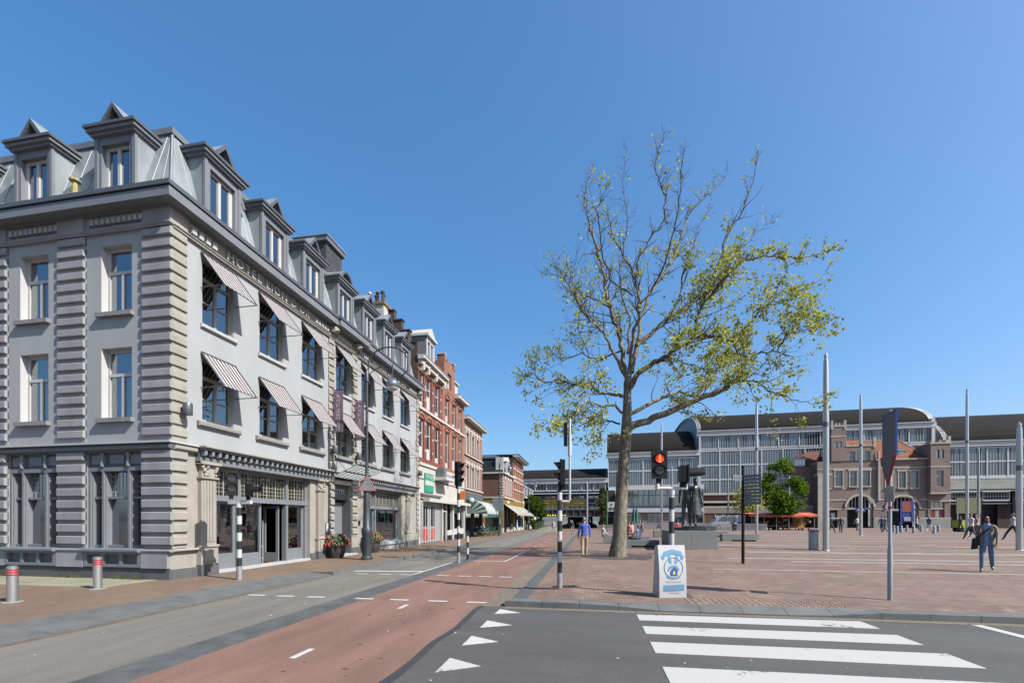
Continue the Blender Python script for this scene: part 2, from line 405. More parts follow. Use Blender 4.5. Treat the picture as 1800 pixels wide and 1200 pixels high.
zs=[(8.02,8.50),(7.08,7.58),(6.08,6.62),(4.98,5.52),(3.98,4.48),(2.98,3.48),(1.98,2.48)]
mark('zebra_crossing',[[(.85,a),(4.6,a+.03),(4.6,b_+.08),(.85,b_)] for a,b_ in zs],m=M_worn)
mark('give_way_triangles',[[(-1.76,7.02),(-1.28,7.28),(-1.76,7.54)],[(-1.76,5.98),(-1.3,6.25),(-1.76,6.5)],[(-1.75,8.1),(-1.29,8.27),(-1.74,8.55)]])
M_hw=wornpaint('half_worn_paint',.56,0,0,1)
mark('give_way_triangles',[[(-1.75,4.87),(-1.29,5.17),(-1.75,5.41)]],m=M_hw)
mark('crossing_dashes',[[(x,9.08),(x+.42,9.08),(x+.42,9.2),(x,9.2)] for x in (-2.58,-3.44,-4.32,-5.2+.05,-6.33,-7.1,-7.85)],z=.010)
mark('crossing_dashes',[[(x,13.3),(x+.4,13.3),(x+.4,13.42),(x,13.42)] for x in (-2.75,-3.4,-4.05,-4.75,-5.95,-6.7,-7.5)],z=.010)
mark('stop_line',[[(-7.95,13.95),(-5.6,14.2),(-5.6,14.42),(-7.95,14.17)]],z=.010)
mark('lane_line',[[(-4.9,18.4),(-3.5,18.4),(-3.5,18.52),(-4.9,18.52)],[(-3.58,18.52),(-3.5,18.52),(-3.5,24.4),(-3.58,24.4)]])
mark('lane_line',[[(-5.62,13.5),(-5.55,13.5),(-5.55,17.6),(-5.62,17.6)]])
mark('centre_dashes',[[(-3.76,y),(-3.68,y),(-3.68,y+.42),(-3.76,y+.42)] for y in (5.05,8.25)]+[[(-3.6,y),(-3.52,y),(-3.52,y+.6),(-3.6,y+.6)] for y in (26,29,32,35,38,41,44,48,52)])
mark('road_line',[[(6.25,8.70),(6.42,8.70),(6.55,6.9),(6.38,6.9)]])
# narrow tar seam between red lane and asphalt, and cracks
b=MB(); rs=random.Random(5)
pts=[(-2.16+.03*math.sin(i*1.3)+rs.uniform(-.02,.02),-2+i*.45) for i in range(25)]
b.prism([(p[0]-.05-rs.uniform(0,.03),p[1]) for p in pts]+[(p[0]+.05,p[1]) for p in pts[::-1]],.002,.006,2)
struct(b.build('tar_seam',mat('tar',(.05,.05,.052),.6,var=.1)))
b=MB()
for k in range(38):
    x=rs.uniform(-7.8,6); y=rs.uniform(3.2,14); 
    if -5.6<x<-4.9: continue
    if x>-2.2 and y>8.7: y=rs.uniform(3.5,8.6)
    s_=rs.uniform(.008,.022); a=rs.uniform(0,6.3)
    b.prism([(x+s_*(.6+.5*rs.random())*math.cos(a+t*PI/3),y+s_*(.6+.5*rs.random())*math.sin(a+t*PI/3)) for t in range(6)],.0,.0075,2)
tag(b.build('litter_scraps',mat('gum_white',(.5,.49,.46),.8,var=.1)),'pale scraps of gum and paper trodden into the road',None); b=None
bpy.data.objects['litter_scraps']['kind']='stuff'
bpy.data.objects['litter_scraps']['category']='litter'
# ================================================================ corner hotel
M_stucco=mat('pale_stucco',(.41,.43,.45),.85,var=.08,scale=.9,bump=.08,bscale=30,streak=.35)
M_trimL=mat('cool_grey_trim',(.345,.35,.365),.8,var=.16,scale=1.6,bump=.15,bscale=40,streak=.4)
M_trim=mat('stone_grey_trim',(.385,.36,.315),.8,var=.14,scale=2.5,bump=.1,bscale=40,streak=.5)
M_dgrey=mat('dark_grey_paint',(.105,.115,.13),.5,var=.08,scale=2)
M_mgrey=mat('mid_grey_paint',(.215,.23,.255),.5,var=.06,scale=2)
M_plinth=mat('plinth_grey',(.11,.112,.12),.8,var=.16,scale=3,fine=.08)
M_zinc=mat('weathered_zinc',(.32,.365,.39),.5,.15,var=.22,scale=1.6,streak=.4)
M_zincd=mat('dark_zinc',(.20,.225,.245),.5,.2,var=.15,scale=2)
M_win=mat('white_window_paint',(.60,.60,.60),.45,var=.03)
M_beige=mat('beige_window_paint',(.45,.43,.35),.5,var=.05)
M_sill=mat('sill_stone',(.27,.27,.27),.8,var=.1,scale=4)
M_silll=mat('light_sill',(.50,.51,.52),.8,var=.05)
M_glass=glass('window_glass',(.015,.02,.03),.80,.02)
M_glassd=glass('dark_window_glass',(.02,.028,.038),0,.035,.12)
M_blueg=glass('blue_gable_glass',(.01,.015,.12),0,.1)
M_curt=mat('curtain_cloth',(.55,.56,.58),.9,var=.04)
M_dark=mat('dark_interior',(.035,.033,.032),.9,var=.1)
M_floor=mat('interior_floor',(.12,.09,.06),.6,var=.2)
M_black=mat('black_paint',(.018,.018,.02),.5,var=.1,spec=.15)
M_lamp=mat('slate_grey_metal',(.12,.135,.15),.4,.3,var=.05)
M_slate=brick('slate_tiles',(.085,.092,.10),(.055,.06,.07),(.025,.025,.03),.3,.2,.012,patch=.25)
HX,HY,HE=-11.55,10.56,28.72
FR=Fr((HX,0,0),(0,1,0),(1,0,0)); FL=Fr((0,HY,0),(1,0,0),(0,-1,0))
hotel=thing('hotel_building','pale grey stuccoed corner hotel with striped awnings, zinc mansard and dormers','hotel',(-16,HY,0))
XL=-21.3
# window positions
RW=[(11.6,12.8),(13.96,15.2),(16.33,17.6),(18.78,19.98),(21.1,22.35),(23.45,24.7),(25.85,27.1)]
RU=[(a,b,7.68,9.72) for a,b in RW]; RL=[(a,b,4.74,6.68) for a,b in RW]
LW=[(-13.91+.03-2.95*i,-12.83-2.95*i) for i in range(3)]
LU=[(a,b,7.68,9.62) for a,b in LW]; LL=[(a,b,4.66,6.68) for a,b in LW]
b=MB(FR); facade(b,HY,HE,3.9,10.5,RU+RL,.16,ri=1)
b.fr=FL; facade(b,XL,HX,3.9,10.5,LU+LL,.22,ri=1)
b.fr=WORLD; b.poly([(XL,HE+0,3.9),(XL,HY,3.9),(XL,HY,10.5),(XL,HE,10.5)]); b.poly([(XL,HE,3.9),(XL,HE,10.5),(HX,HE,10.5),(HX,HE,3.9)])
b.build('wall',[M_stucco,M_win],hotel,recalc=False)
# ground floor walls
SH1=(12.06,16.85,.08,3.45); DR=(18.56,20.12,.08,3.42); SH2=(22.0,26.0,.5,3.45)
GL=[(-14.21-2.95*i-(.23 if i==1 else 0),-12.44-2.95*i-(.02 if i else 0),.92,3.7) for i in range(3)]
GL=[(-14.38,-12.44,.92,3.7),(-17.28,-15.4,.92,3.7),(-20.3,-18.3,.92,3.7)]
b=MB(FR); facade(b,HY,HE,.08,3.9,[SH1,DR,SH2],.35)
b.fr=FL; b.mi(1); facade(b,XL,HX,.08,3.9,GL,.3)
b.build('ground_floor_wall',[M_trim,M_trimL],hotel,recalc=False)
# floors, inner core
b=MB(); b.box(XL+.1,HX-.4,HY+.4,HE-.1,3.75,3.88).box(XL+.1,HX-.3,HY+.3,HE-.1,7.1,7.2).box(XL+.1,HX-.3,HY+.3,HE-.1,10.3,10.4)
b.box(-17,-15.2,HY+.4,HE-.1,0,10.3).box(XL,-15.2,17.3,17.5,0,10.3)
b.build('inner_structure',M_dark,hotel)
MB().box(XL+.1,HX-.36,HY+.35,HE-.1,.03,.1).build('interior_floor',M_floor,hotel)
# plinth, ledges, cornices as slabs over the whole footprint
def slab(mb,d,z0,z1,y1=HE): mb.box(XL,HX+d,HY-d,y1,z0,z1)
b=MB()
b.fr=FL; b.box(XL,HX+.03,0,.05,.05,.38); b.fr=FR; b.box(HY,SH1[0]-.0,0,.048,.05,.36); b.box(SH1[1],DR[0],0,.048,.05,.36); b.box(DR[1],SH2[0],0,.048,.05,.4); b.box(SH2[1],HE,0,.048,.05,.42)
b.build('plinth',M_plinth,hotel)
b=MB(FL); b.mi(1).box(XL,HX+.13,0,.13,.86,.93,.02); b.fr=FR; b.mi(0).box(HY,11.39,0,.128,.86,.93,.02)
b.build('string_course',[M_trim,M_trimL],hotel)
b=MB(FL); b.mi(2).box(XL,HX+.16,0,.16,3.72,3.90,.05); b.mi(1).box(XL,HX+.2,0,.2,3.90,3.96)
b.fr=FR; b.mi(0).box(HY,11.35,0,.158,3.72,3.90,.05); b.mi(1).box(HY,11.35,0,.198,3.90,3.958); b.mi(0).box(18.2,20.7,0,.158,3.72,3.90,.05); b.mi(1).box(18.2,20.7,0,.2,3.90,3.955)
b.build('ledge',[M_trim,M_silll,M_dgrey],hotel)
b=MB(); FZ=10.02
b.fr=FL; b.mi(1).box(XL,HX+.09,0,.09,9.95,9.99); b.box(XL,HX+.13,0,.13,9.99,10.06,.03); b.box(XL,HX,0,.03,10.06,10.45)
b.fr=FR; b.mi(0).box(HY,HE,0,.088,9.95,9.99); b.box(HY,HE,0,.128,9.99,10.06,.03); b.box(HY,HE,0,.03,10.06,10.45)
b.build('frieze',[M_trim,M_trimL],hotel)
b=MB(); b.mi(0)
slab(b,.10,10.45,10.5); slab(b,.42,10.5,10.74); b.mi(1); slab(b,.38,10.74,10.78); slab(b,.46,10.78,10.9)
b.mi(0).box(HX,HX+.55,18.3,21.0,10.497,10.743); b.mi(1).box(HX,HX+.59,18.26,21.04,10.777,10.903)
b.build('cornice',[M_mgrey,M_dgrey],hotel)
# frieze squares / blocks / letters
b=MB(FL)
for i in range(3):
    c=-13.3-2.95*i; b.mi(1).box(c-.95,c+.95,0,.04,10.17,10.36)
    b.mi(0)
    for k in range(10):
        u=c-.86+k*.185; b.box(u,u+.115,.04,.1,10.20,10.34)
b.build('frieze_blocks',[M_silll,M_dgrey],hotel)
b=MB(FR)
def blocks(u,n,s=.22,w_=.13):
    for k in range(n): b.box(u+k*s,u+k*s+w_,.03,.13,10.12,10.3)
blocks(11.15,4,.24,.15); blocks(17.1,5,.2,.12); blocks(18.75,7,.18,.1); blocks(20.75,6,.18,.1); blocks(27.0,6,.2,.12)
b.build('frieze_blocks',M_silll,hotel)
for (u,wd) in ((14.55,1.0),(24.3,1.0)):
    ptext("HOTEL LION D'OR",.42,.03,M_silll,hotel,FR.mtx(u,.07,10.235),name='hotel_lettering',sx=1.05,spacing=1.18)
# brackets under cornice of the middle bay
b=MB(FR)
for u in (18.2,20.25,28.3): b.box(u,u+.3,.03,.4,10.2,10.45,.08)
b.box(HE-.02,HE+.2,0,.5,10.5,10.85)
b.build('bracket',M_trim,hotel)
# quoins
def quoins(fr,u0,u1,z0,z1,n,pr=.1,extra=0):
    b=MB(fr); p=(z1-z0)/n
    for k in range(n): b.box(u0,u1+extra,0,pr,z0+k*p+.105,z0+(k+1)*p-.01,.02)
    return b
for (u0,u1,e) in ((-12.42,HX,.098),(-15.37,-14.41,0),(-18.3,-17.28,0),(-21.3,-20.4,0)):
    b=quoins(FL,u0,u1,4.02,9.93,18,.085,e); bb=quoins(FL,u0,u1,.95,3.72,8,.10,e+.03 if e else 0)
    off=len(b.v); b.v+=bb.v; b.f+=[tuple(i+off for i in f) for f in bb.f]; b.m+=bb.m
    b.box(u0,u1,0,.02,.95,9.9).box(u0,u1+(.07 if e else 0),0,.07,10.06,10.45)
    b.box(u0-.0,u1,0,.1,.4,.86)
    b.build('quoins',M_trimL,hotel)
for (u0,u1,zt) in ((HY,11.05,0),(18.16,18.56,1),(20.14,20.62,1),(28.36,28.7,1)):
    b=quoins(FR,u0,u1,4.02,9.93,18,.07); bb=quoins(FR,u0,u1,.95,3.72,8,.09)
    off=len(b.v); b.v+=bb.v; b.f+=[tuple(i+off for i in f) for f in bb.f]; b.m+=bb.m
    b.box(u0,u1,0,.02,.95,9.9).box(u0,u1,0,.07,10.06,10.45)
    b.build('quoins',M_trim,hotel)
# window surrounds panels under ground floor left windows
for i,(a,c,z0,z1) in enumerate(GL):
    b=MB(FL); b.mi(0).box(a-.05,c+.05,-.05,.2,.84,.95,.03); 
    b.box(a,c,.0,.1,.42,.5); b.box(a,c,0,.1,.78,.84)
    for k in range(4):
        u=a+(c-a-.1)*k/3; b.box(u,u+.1,0,.1,.5,.78)
    b.mi(1).box(a,c,0,.03,.5,.78)
    b.build('window_apron',[M_mgrey,M_dgrey],hotel)
    # tripartite wooden window with frieze
    b=MB(FL); y=-.12
    b.mi(0).box(a,c,-.28,-.02,3.16,3.28); b.mi(1).box(a,c,-.28,-.06,3.28,3.7); b.mi(0)
    for k in range(3):
        u=a+.05+(c-a)/3*k; b.box(u+.06,u+(c-a)/3-.1,-.06,-.03,3.36,3.62)
    for k in (1,2):
        u=a+(c-a)*(.27 if k==1 else .73); b.box(u-.05,u+.05,-.1,.04,3.28,3.72,.03)
    w1,w2=a+(c-a)*.27,a+(c-a)*.73
    for u,hw in ((a+.06,.06),(w1,.065),(w2,.065),(c-.06,.06)):
        b.box(u-hw,u+hw,-.28,-.06,.95,3.16); b.box(u-hw*.5,u+hw*.5,-.06,-.02,.95,3.16)
    b.box(a,c,-.28,-.1,.95,1.03); b.box(a,c,-.28,-.1,2.36,2.43)
    f=b.build('window',[M_mgrey,M_dgrey],hotel)
    MB(FL).box(a,c,-.235,-.225,.95,3.16).build('pane',M_glass,f)
    b=MB(FL)
    for (p,q) in ((a+.12,w1-.065),(w1+.065,w2-.065),(w2+.065,c-.12)):
        n=max(2,int((q-p)/.12)); 
        for k in range(1,n): u=p+(q-p)*k/n; b.box(u-.006,u+.006,-.222,-.215,2.43,3.16)
        for k in range(1,5): b.box(p,q,-.222,-.215,2.43+.146*k-.006,2.43+.146*k+.006)
    b.build('leaded_lights',M_win,f)
# upper windows
for a,c,z0,z1 in RU+RL:
    lo=z0<6
    f=wnd(hotel,FR,a,c,z0,z1,.12,M_beige,M_glass,fw=.09,tr=((.70,.05),(.36,.014)),mu=((.5,0,.70,.045),),curtain=.22,mc=M_curt)
    b=MB(FR); b.mi(0)
    if lo: b.box(a-.2,c+.22,-.1,.13,z0-.17,z0-.02,.03)
    else: b.box(a-.08,c+.1,-.1,.09,z0-.12,z0-.002,.02)
    b.build('sill',M_sill if lo else M_silll,f)
for a,c,z0,z1 in LU+LL:
    f=wnd(hotel,FL,a,c,z0,z1,.18,M_win,M_glass,fw=.08,tr=((.64,.045),),mu=((.5,0,.64,.04),),sill=(.09,.12,.12),msill=M_sill,curtain=.3,mc=M_curt)
# awnings
M_aw1=mat('awning_white',(.50,.48,.48),.85,var=.04); M_aw2=mat('awning_stripe',(.075,.05,.058),.85,var=.05)
def awning_bm(a,c,z):
    b=MB(FR); n=17
    for k in range(n):
        b.mi(k%2==0 and 1 or 0); u0=a+(c-a)*k/n; u1=a+(c-a)*(k+1)/n
        b.mesh([(u0,.03,z),(u1,.03,z),(u1,.82,z-1.05),(u0,.82,z-1.05),(u0,.03,z-.012),(u1,.03,z-.012),(u1,.82,z-1.062),(u0,.82,z-1.062)],[(0,1,2,3),(7,6,5,4),(0,3,7,4),(1,5,6,2),(2,6,7,3)])
    return b
first=None
for (a,c) in RW:
    for z in (9.82,6.80):
        if first is None:
            first=awning_bm(a-.06,c+.06,z).build('awning',[M_aw1,M_aw2],hotel,recalc=False)
            g=MB(FR)
            for u in (a-.05,c+.05): g.tube([(u,0,z-1.06),(u,.83,z-1.06)],.014,6)
            g.tube([(a-.07,.03,z),(a-.06,.83,z-1.06),(c+.06,.83,z-1.06),(c+.07,.03,z)],.014,6).tube([(a-.06,.03,z+.01),(c+.06,.03,z+.01)],.025,6)
            fr0=g.build('awning_frame',M_lamp,first); a00,z00=a,z
        else:
            q=first.copy(); C.objects.link(q); q.parent=hotel; q.location=(0,a-a00,z-z00)
            h=fr0.copy(); C.objects.link(h); h.parent=q; h.location=(0,0,0)
# mansard with seams
b=MB(); e0,e1=.12,.85; z0,z1=10.9,13.45
o=[(XL,HY+e0),(HX-e0,HY+e0),(HX-e0,HE),(XL,HE)]; i_=[(XL,HY+e1),(HX-e1,HY+e1),(HX-e1,HE),(XL,HE)]
for k in range(4): 
    p,q=o[k],o[(k+1)%4]; r,s_=i_[(k+1)%4],i_[k]; b.poly([(*p,z0),(*q,z0),(*r,z1),(*s_,z1)])
b.poly([(*p,z1) for p in i_])
def seam(p,q,r=.013): b.mi(1).tube([p,q],r,5)
y=HY+.5
while y<HE: seam((HX-e0,y,z0),(HX-e1,max(y,HY+e1),z1)); y+=.46
x=HX-.5
while x>XL: seam((x,HY+e0,z0),(min(x,HX-e1),HY+e1,z1)); x-=.46
seam((HX-e0,HY+e0,z0),(HX-e1,HY+e1,z1),.04)
b.build('mansard_roof',[M_zinc,M_zincd],hotel,recalc=True)
b=MB(); b.box(XL,HX-e1+.1,HY+e1-.1,HE,z1-.12,z1+.06).box(XL,HX-e1+.06,HY+e1-.06,HE,z1-.3,z1-.26); b.build('roof_edge',M_zincd,hotel)
# dormers
def dormer(fr,u0,u1,zb,zt,d0,back,arch=False,nm='dormer'):
    """front at depth d0 (outwards), body reaching back"""
    b=MB(fr); wu0,wu1,wz0,wz1=u0+.2,u1-.2,zb+.05,zt-.36
    b.mi(0); facade(b,u0,u1,zb,zt,[(wu0,wu1,wz0,wz1)],.16,d0)
    b.mi(1).poly([(u0,d0,zb),(u0,d0,zt),(u0,d0-back,zt),(u0,d0-back,zb)]).poly([(u1,d0,zt),(u1,d0,zb),(u1,d0-back,zb),(u1,d0-back,zt)])
    b.mi(0).box(u0-.02,u0+.09,d0-.05,d0+.03,zb,zt-.12).box(u1-.09,u1+.02,d0-.05,d0+.03,zb,zt-.12)
    f=b.build(nm,[M_mgrey,M_zinc],hotel,recalc=False)
    b=MB(fr); b.mi(0).box(u0-.08,u1+.08,d0-back,d0+.1,zt-.14,zt-.06).box(u0-.15,u1+.15,d0-back,d0+.17,zt-.06,zt+.04); b.mi(1).box(u0-.2,u1+.2,d0-back,d0+.22,zt+.04,zt+.12)
    b.mi(2).box(u0-.15,u1+.15,d0-back,d0+.15,zt+.12,zt+.14)
    b.build('dormer_cornice',[M_mgrey,M_dgrey,M_zinc],f)
    cu=(u0+u1)/2; hw=(u1-u0)*.36; zz=zt+.14
    b=MB(fr)
    if arch: out=[(cu+hw*math.cos(PI*k/12),zz+hw*1.05*math.sin(PI*k/12)) for k in range(13)]; inn=[(cu+(hw-.1)*math.cos(PI*k/12),zz+(hw-.1)*1.05*math.sin(PI*k/12)) for k in range(13)]
    else: out=[(cu+hw,zz),(cu,zz+.62),(cu-hw,zz)]; inn=[(cu+hw-.15,zz),(cu,zz+.48),(cu-hw+.15,zz)]
    n=len(out)
    for k in range(n-1):
        p,q,r,s_=out[k],out[k+1],inn[k+1],inn[k]
        b.mi(0).mesh([(p[0],d0+.1,p[1]),(q[0],d0+.1,q[1]),(r[0],d0+.1,r[1]),(s_[0],d0+.1,s_[1]),(r[0],d0-.2,r[1]),(s_[0],d0-.2,s_[1])],[(0,1,2,3),(3,2,4,5)])
        b.mi(1).poly([(p[0],d0+.1,p[1]),(q[0],d0+.1,q[1]),(q[0],d0-back,q[1]),(p[0],d0-back,p[1])])
    b.mi(2).poly([(s[0],d0-.12,s[1]) for s in inn])
    b.build('dormer_gable',[M_dgrey,M_zinc,M_blueg],f,recalc=False)
    w=MB(fr); y=d0-.12
    w.box(wu0,wu0+.09,y-.06,y,wz0,wz1).box(wu1-.13,wu1,y-.06,y,wz0,wz1).box(wu0+.09,wu1-.13,y-.06,y,wz0,wz0+.08).box(wu0+.09,wu1-.13,y-.06,y,wz1-.08,wz1)
    m_=(wu0+wu1)/2-.02; w.box(m_-.045,m_+.045,y-.06,y+.01,wz0+.08,wz1-.08)
    wf=w.build('window',M_win,f); MB(fr).box(wu0+.05,wu1-.05,y-.04,y-.035,wz0+.05,wz1-.05).build('pane',M_glassd,wf) if 0 else None
    MB(fr).box(wu0+.05,wu1-.05,y-.04,y-.035,wz0+.05,wz1-.05).build('pane',M_glass,f)
    c=MB(fr)
    for (a,bb) in ((wu0+.06,wu0+.36),(wu1-.42,wu1-.1)):
        for i in range(8):
            ua=a+(bb-a)*i/8; ub=a+(bb-a)*(i+1)/8; c.poly([(ua,y-.12-(.03 if i%2 else 0),wz0),(ub,y-.12-(0 if i%2 else .03),wz0),(ub,y-.12-(0 if i%2 else .03),wz1),(ua,y-.12-(.03 if i%2 else 0),wz1)])
    c.build('curtain',M_curt,f)
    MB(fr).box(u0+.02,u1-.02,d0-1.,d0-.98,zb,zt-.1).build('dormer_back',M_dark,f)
for k,(a,c) in enumerate(RW):
    u0=(11.73,14.12,16.45,18.98,21.3,23.65,26.05)[k]; dormer(FR,u0,u0+1.38,10.9,13.0,-.04,1.9,arch=(k==3))
for i in range(3): dormer(FL,-14.15-2.95*i,-12.78-2.95*i,10.9,12.95,-.06,2.2)
# downpipes / brackets between dormers
b=MB(FR)
for u in (13.6,15.9,18.35,20.75,23.1,25.5): b.tube([(u,-.75,13.55),(u,-.62,13.5),(u,-.6,13.2),(u+.12,-.55,13.1),(u+.12,-.4,12.6)],.045,6).box(u-.09,u+.09,-.75,-.5,13.28,13.5)
b.build('downpipe',M_zincd,hotel)
# slate chimney block
b=MB(); b.mi(0).box(-15.7,-14,21.8,23.35,13,16.75); b.mi(1).box(-15.85,-13.85,21.65,23.5,16.75,17.0).mi(2).box(-15.9,-13.8,21.6,23.55,17.0,17.06)
b.build('slate_stack',[M_slate,M_zincd,M_zinc],hotel)
MB().box(-20.5,-13.2,13.2,27.5,13.4,13.95).build('roof_upstand',M_zincd,hotel)
# ---------------- shop front 1
def pilaster(u0,u1,mt=M_trim):
    b=MB(FR); b.box(u0,u1,0,.16,.42,.95).box(u0-.03,u1+.03,0,.2,.92,1.0,.02).box(u0+.1,u1-.1,.16,.2,.5,.85)
    b.box(u0+.04,u1-.04,0,.13,1.0,3.0)
    n=4; w_=(u1-u0-.2)/n
    for k in range(n): b.box(u0+.1+k*w_+.015,u0+.1+(k+1)*w_-.015,.13,.15,1.1,2.95)
    b.box(u0,u1,0,.2,3.0,3.05); b.box(u0-.05,u1+.05,0,.24,3.42,3.5)
    rs=random.Random(int(u0*10))
    for k in range(14):
        u=rs.uniform(u0+.03,u1-.03); z=rs.uniform(3.08,3.4); b.ball((u,.15,z),rs.uniform(.04,.075),6)
    b.box(u0+.05,u1-.05,0,.13,3.05,3.42)
    b.build('pilaster',mt,hotel)
    MB(FR).box(u0-.01,u1+.01,0,.18,.05,.42).build('pilaster_base',M_plinth,hotel)
pilaster(11.40,12.02); pilaster(17.2,17.75); pilaster(21.2,21.75); pilaster(26.55,27.1)
def shopcornice(u0,u1):
    b=MB(FR); b.mi(0).box(u0,u1,0,.18,3.45,3.62).box(u0-.02,u1+.02,0,.36,3.84,3.9).mi(1).box(u0-.05,u1+.05,0,.42,3.9,3.95).mi(2).box(u0,u1,0,.14,3.62,3.84).mi(0)
    n=int((u1-u0)/.26)
    for k in range(n+1):
        u=u0+.04+k*(u1-u0-.16)/n
        if k<5 or k>n-5 or True: b.box(u,u+.1,.14,.33,3.66,3.84,.03)
    b.build('shop_cornice',[M_mgrey,M_trim,M_dgrey],hotel)
shopcornice(11.35,18.16); shopcornice(20.95,28.1)
def lead(par,u0,u1,z0,z1,d,n):
    b=MB(FR); 
    for k in range(n+1): u=u0+(u1-u0)*k/n; b.box(u-.014,u+.014,d,d+.03,z0,z1)
    m=n*3
    for k in range(m+1): u=u0+(u1-u0)*k/m; b.box(u-.007,u+.007,d,d+.012,z0,z1)
    for k in range(1,6): z=z0+(z1-z0)*k/6; b.box(u0,u1,d,d+.012,z-.007,z+.007)
    b.build('leaded_lights',M_beige,par)
def shop(u0,u1,zb,divs,panels,open_=None,nlead=8):
    b=MB(FR); y=-.28
    b.mi(0).box(u0,u1,y-.06,y+.16,2.36,2.54).box(u0,u1,y-.06,y+.1,3.33,3.45)
    for u in divs: b.box(u-.06,u+.06,y-.06,y+.13,zb,3.33)
    f=b.build('shop_front',[M_mgrey,M_dgrey],hotel)
    for (a,c,zz,kind) in panels:
        if kind=='open': continue
        b=MB(FR); fw=.09
        b.box(a,c,y-.05,y+.03,zb,zz).box(a,a+fw,y-.05,y+.03,zz,2.36).box(c-fw,c,y-.05,y+.03,zz,2.36).box(a+fw,c-fw,y-.05,y+.03,2.28,2.36)
        g=b.build('door' if kind=='door' else 'display_window',M_mgrey,f)
        MB(FR).box(a+fw,c-fw,y-.02,y-.012,zz,2.28).build('pane',M_glass,g)
        if kind=='door':
            c_=MB(FR)
            for i in range(10):
                ua=a+fw+(c-a-2*fw-.2)*i/10; ub=a+fw+(c-a-2*fw-.2)*(i+1)/10
                c_.poly([(ua,y-.1-(.03 if i%2 else 0),zz),(ub,y-.1-(0 if i%2 else .03),zz),(ub,y-.1-(0 if i%2 else .03),2.28),(ua,y-.1-(.03 if i%2 else 0),2.28)])
            c_.build('curtain',M_win,g)
    lp=MB(FR).box(u0,u1,y-.02,y-.012,2.54,3.33).build('pane',M_glass,f)
    n=len(divs)
    ds=sorted(divs)
    for a,c in zip(ds,ds[1:]):
        lead(lp,a+.06,c-.06,2.54,3.33,y,max(1,int(round((c-a)/.5))))
    return f
shop(12.06,16.85,.08,(12.12,13.2,15.62,16.79),[(12.18,13.14,.66,'win'),(13.26,14.35,.6,'win'),(14.35,15.3,.1,'open'),(15.68,16.73,.62,'door')])
b=MB(FR); b.box(12.04,16.9,-.35,.03,.05,.16); b.build('shop_sill',M_silll,hotel)
# folded back door leaf, white rack inside
b=MB(FR); b.box(15.3,15.36,-.95,-.3,.16,.5).box(15.3,15.36,-.95,-.3,2.2,2.3).box(15.3,15.36,-.4,-.3,.5,2.2).box(15.3,15.36,-.95,-.86,.5,2.2); b.build('open_door_leaf',M_mgrey,hotel)
shop(22.0,26.0,.5,(22.06,22.9,25.94),[(22.12,22.84,.62,'win'),(22.96,25.88,.62,'win')])
b=MB(FR); b.mi(0).box(21.9,26.1,-.34,.2,.36,.52).mi(1).box(21.9,26.1,-.3,.12,.05,.36); b.build('shop_sill',[M_silll,M_trim],hotel)
MB(FR).box(25.0,25.86,-.5,-.45,.62,2.3).build('white_screen',M_win,hotel)
# ---------------- entrance
b=MB(FR); y=-.45
b.mi(0).box(DR[0],DR[1],y-.3,y+.25,2.72,3.42); b.box(DR[1]-.1,DR[1],y-.3,.02,.08,2.72).box(DR[0],DR[0]+.06,y-.3,0,.08,2.72)
b.mi(1).box(DR[0]-.0,DR[1],-.9,-.85,.08,2.72)
b.build('entrance_frame',[M_dgrey,M_dark],hotel)
dr=MB(FR).box(19.2,20.02,-.5,-.45,.1,2.6).build('door',M_mgrey,hotel)
MB(FR).tube([(19.3,-.42,1.0),(19.3,-.42,1.3)],.02,6).build('handle',M_zinc,dr)
b=MB(FR); b.box(18.5,20.2,-.5,.3,.05,.14); b.build('doorstep',M_silll,hotel)
ptext('HOTEL',.34,.012,M_silll,hotel,FR.mtx(19.25,-.18,3.08),name='hotel_sign',spacing=1.15)
# canopy
cv=MB(FR); p=[(18.3,.05,3.66),(20.75,.05,3.66),(20.75,1.35,4.22),(18.3,1.35,4.22)]
cp=MB(FR)
def lerp(a,b_,t): return tuple(a[i]+(b_[i]-a[i])*t for i in range(3))
for k in range(8):
    t=k/7; cp.tube([lerp(p[0],p[1],t),lerp(p[3],p[2],t)],.013,4)
cp.tube([p[0],p[1]],.03,4).tube([p[3],p[2]],.03,4).tube([lerp(p[0],p[3],.5),lerp(p[1],p[2],.5)],.03,4)
for u in (18.4,20.65): cp.tube([(u,.05,4.75),(u,.75,3.98)],.012,5)
cn=cp.build('canopy',M_black,hotel)
M_cg,_t,_b=_new('canopy_glass'); _n=_t.nodes; _d=_n.new('ShaderNodeBsdfTranslucent'); _d.inputs[0].default_value=(.5,.53,.52,1); _e=_n.new('ShaderNodeBsdfTransparent'); _x=_n.new('ShaderNodeMixShader'); _x.inputs[0].default_value=.35; _t.links.new(_d.outputs[0],_x.inputs[1]); _t.links.new(_e.outputs[0],_x.inputs[2]); _t.links.new(_x.outputs[0],_n['Material Output'].inputs[0])
cv.mesh([(a[0],a[1],a[2]+.03) for a in p]+[(a[0],a[1],a[2]+.042) for a in p],[(0,3,2,1),(4,5,6,7),(0,1,5,4),(1,2,6,5),(2,3,7,6),(3,0,4,7)]).build('canopy_glass',M_cg,cn)
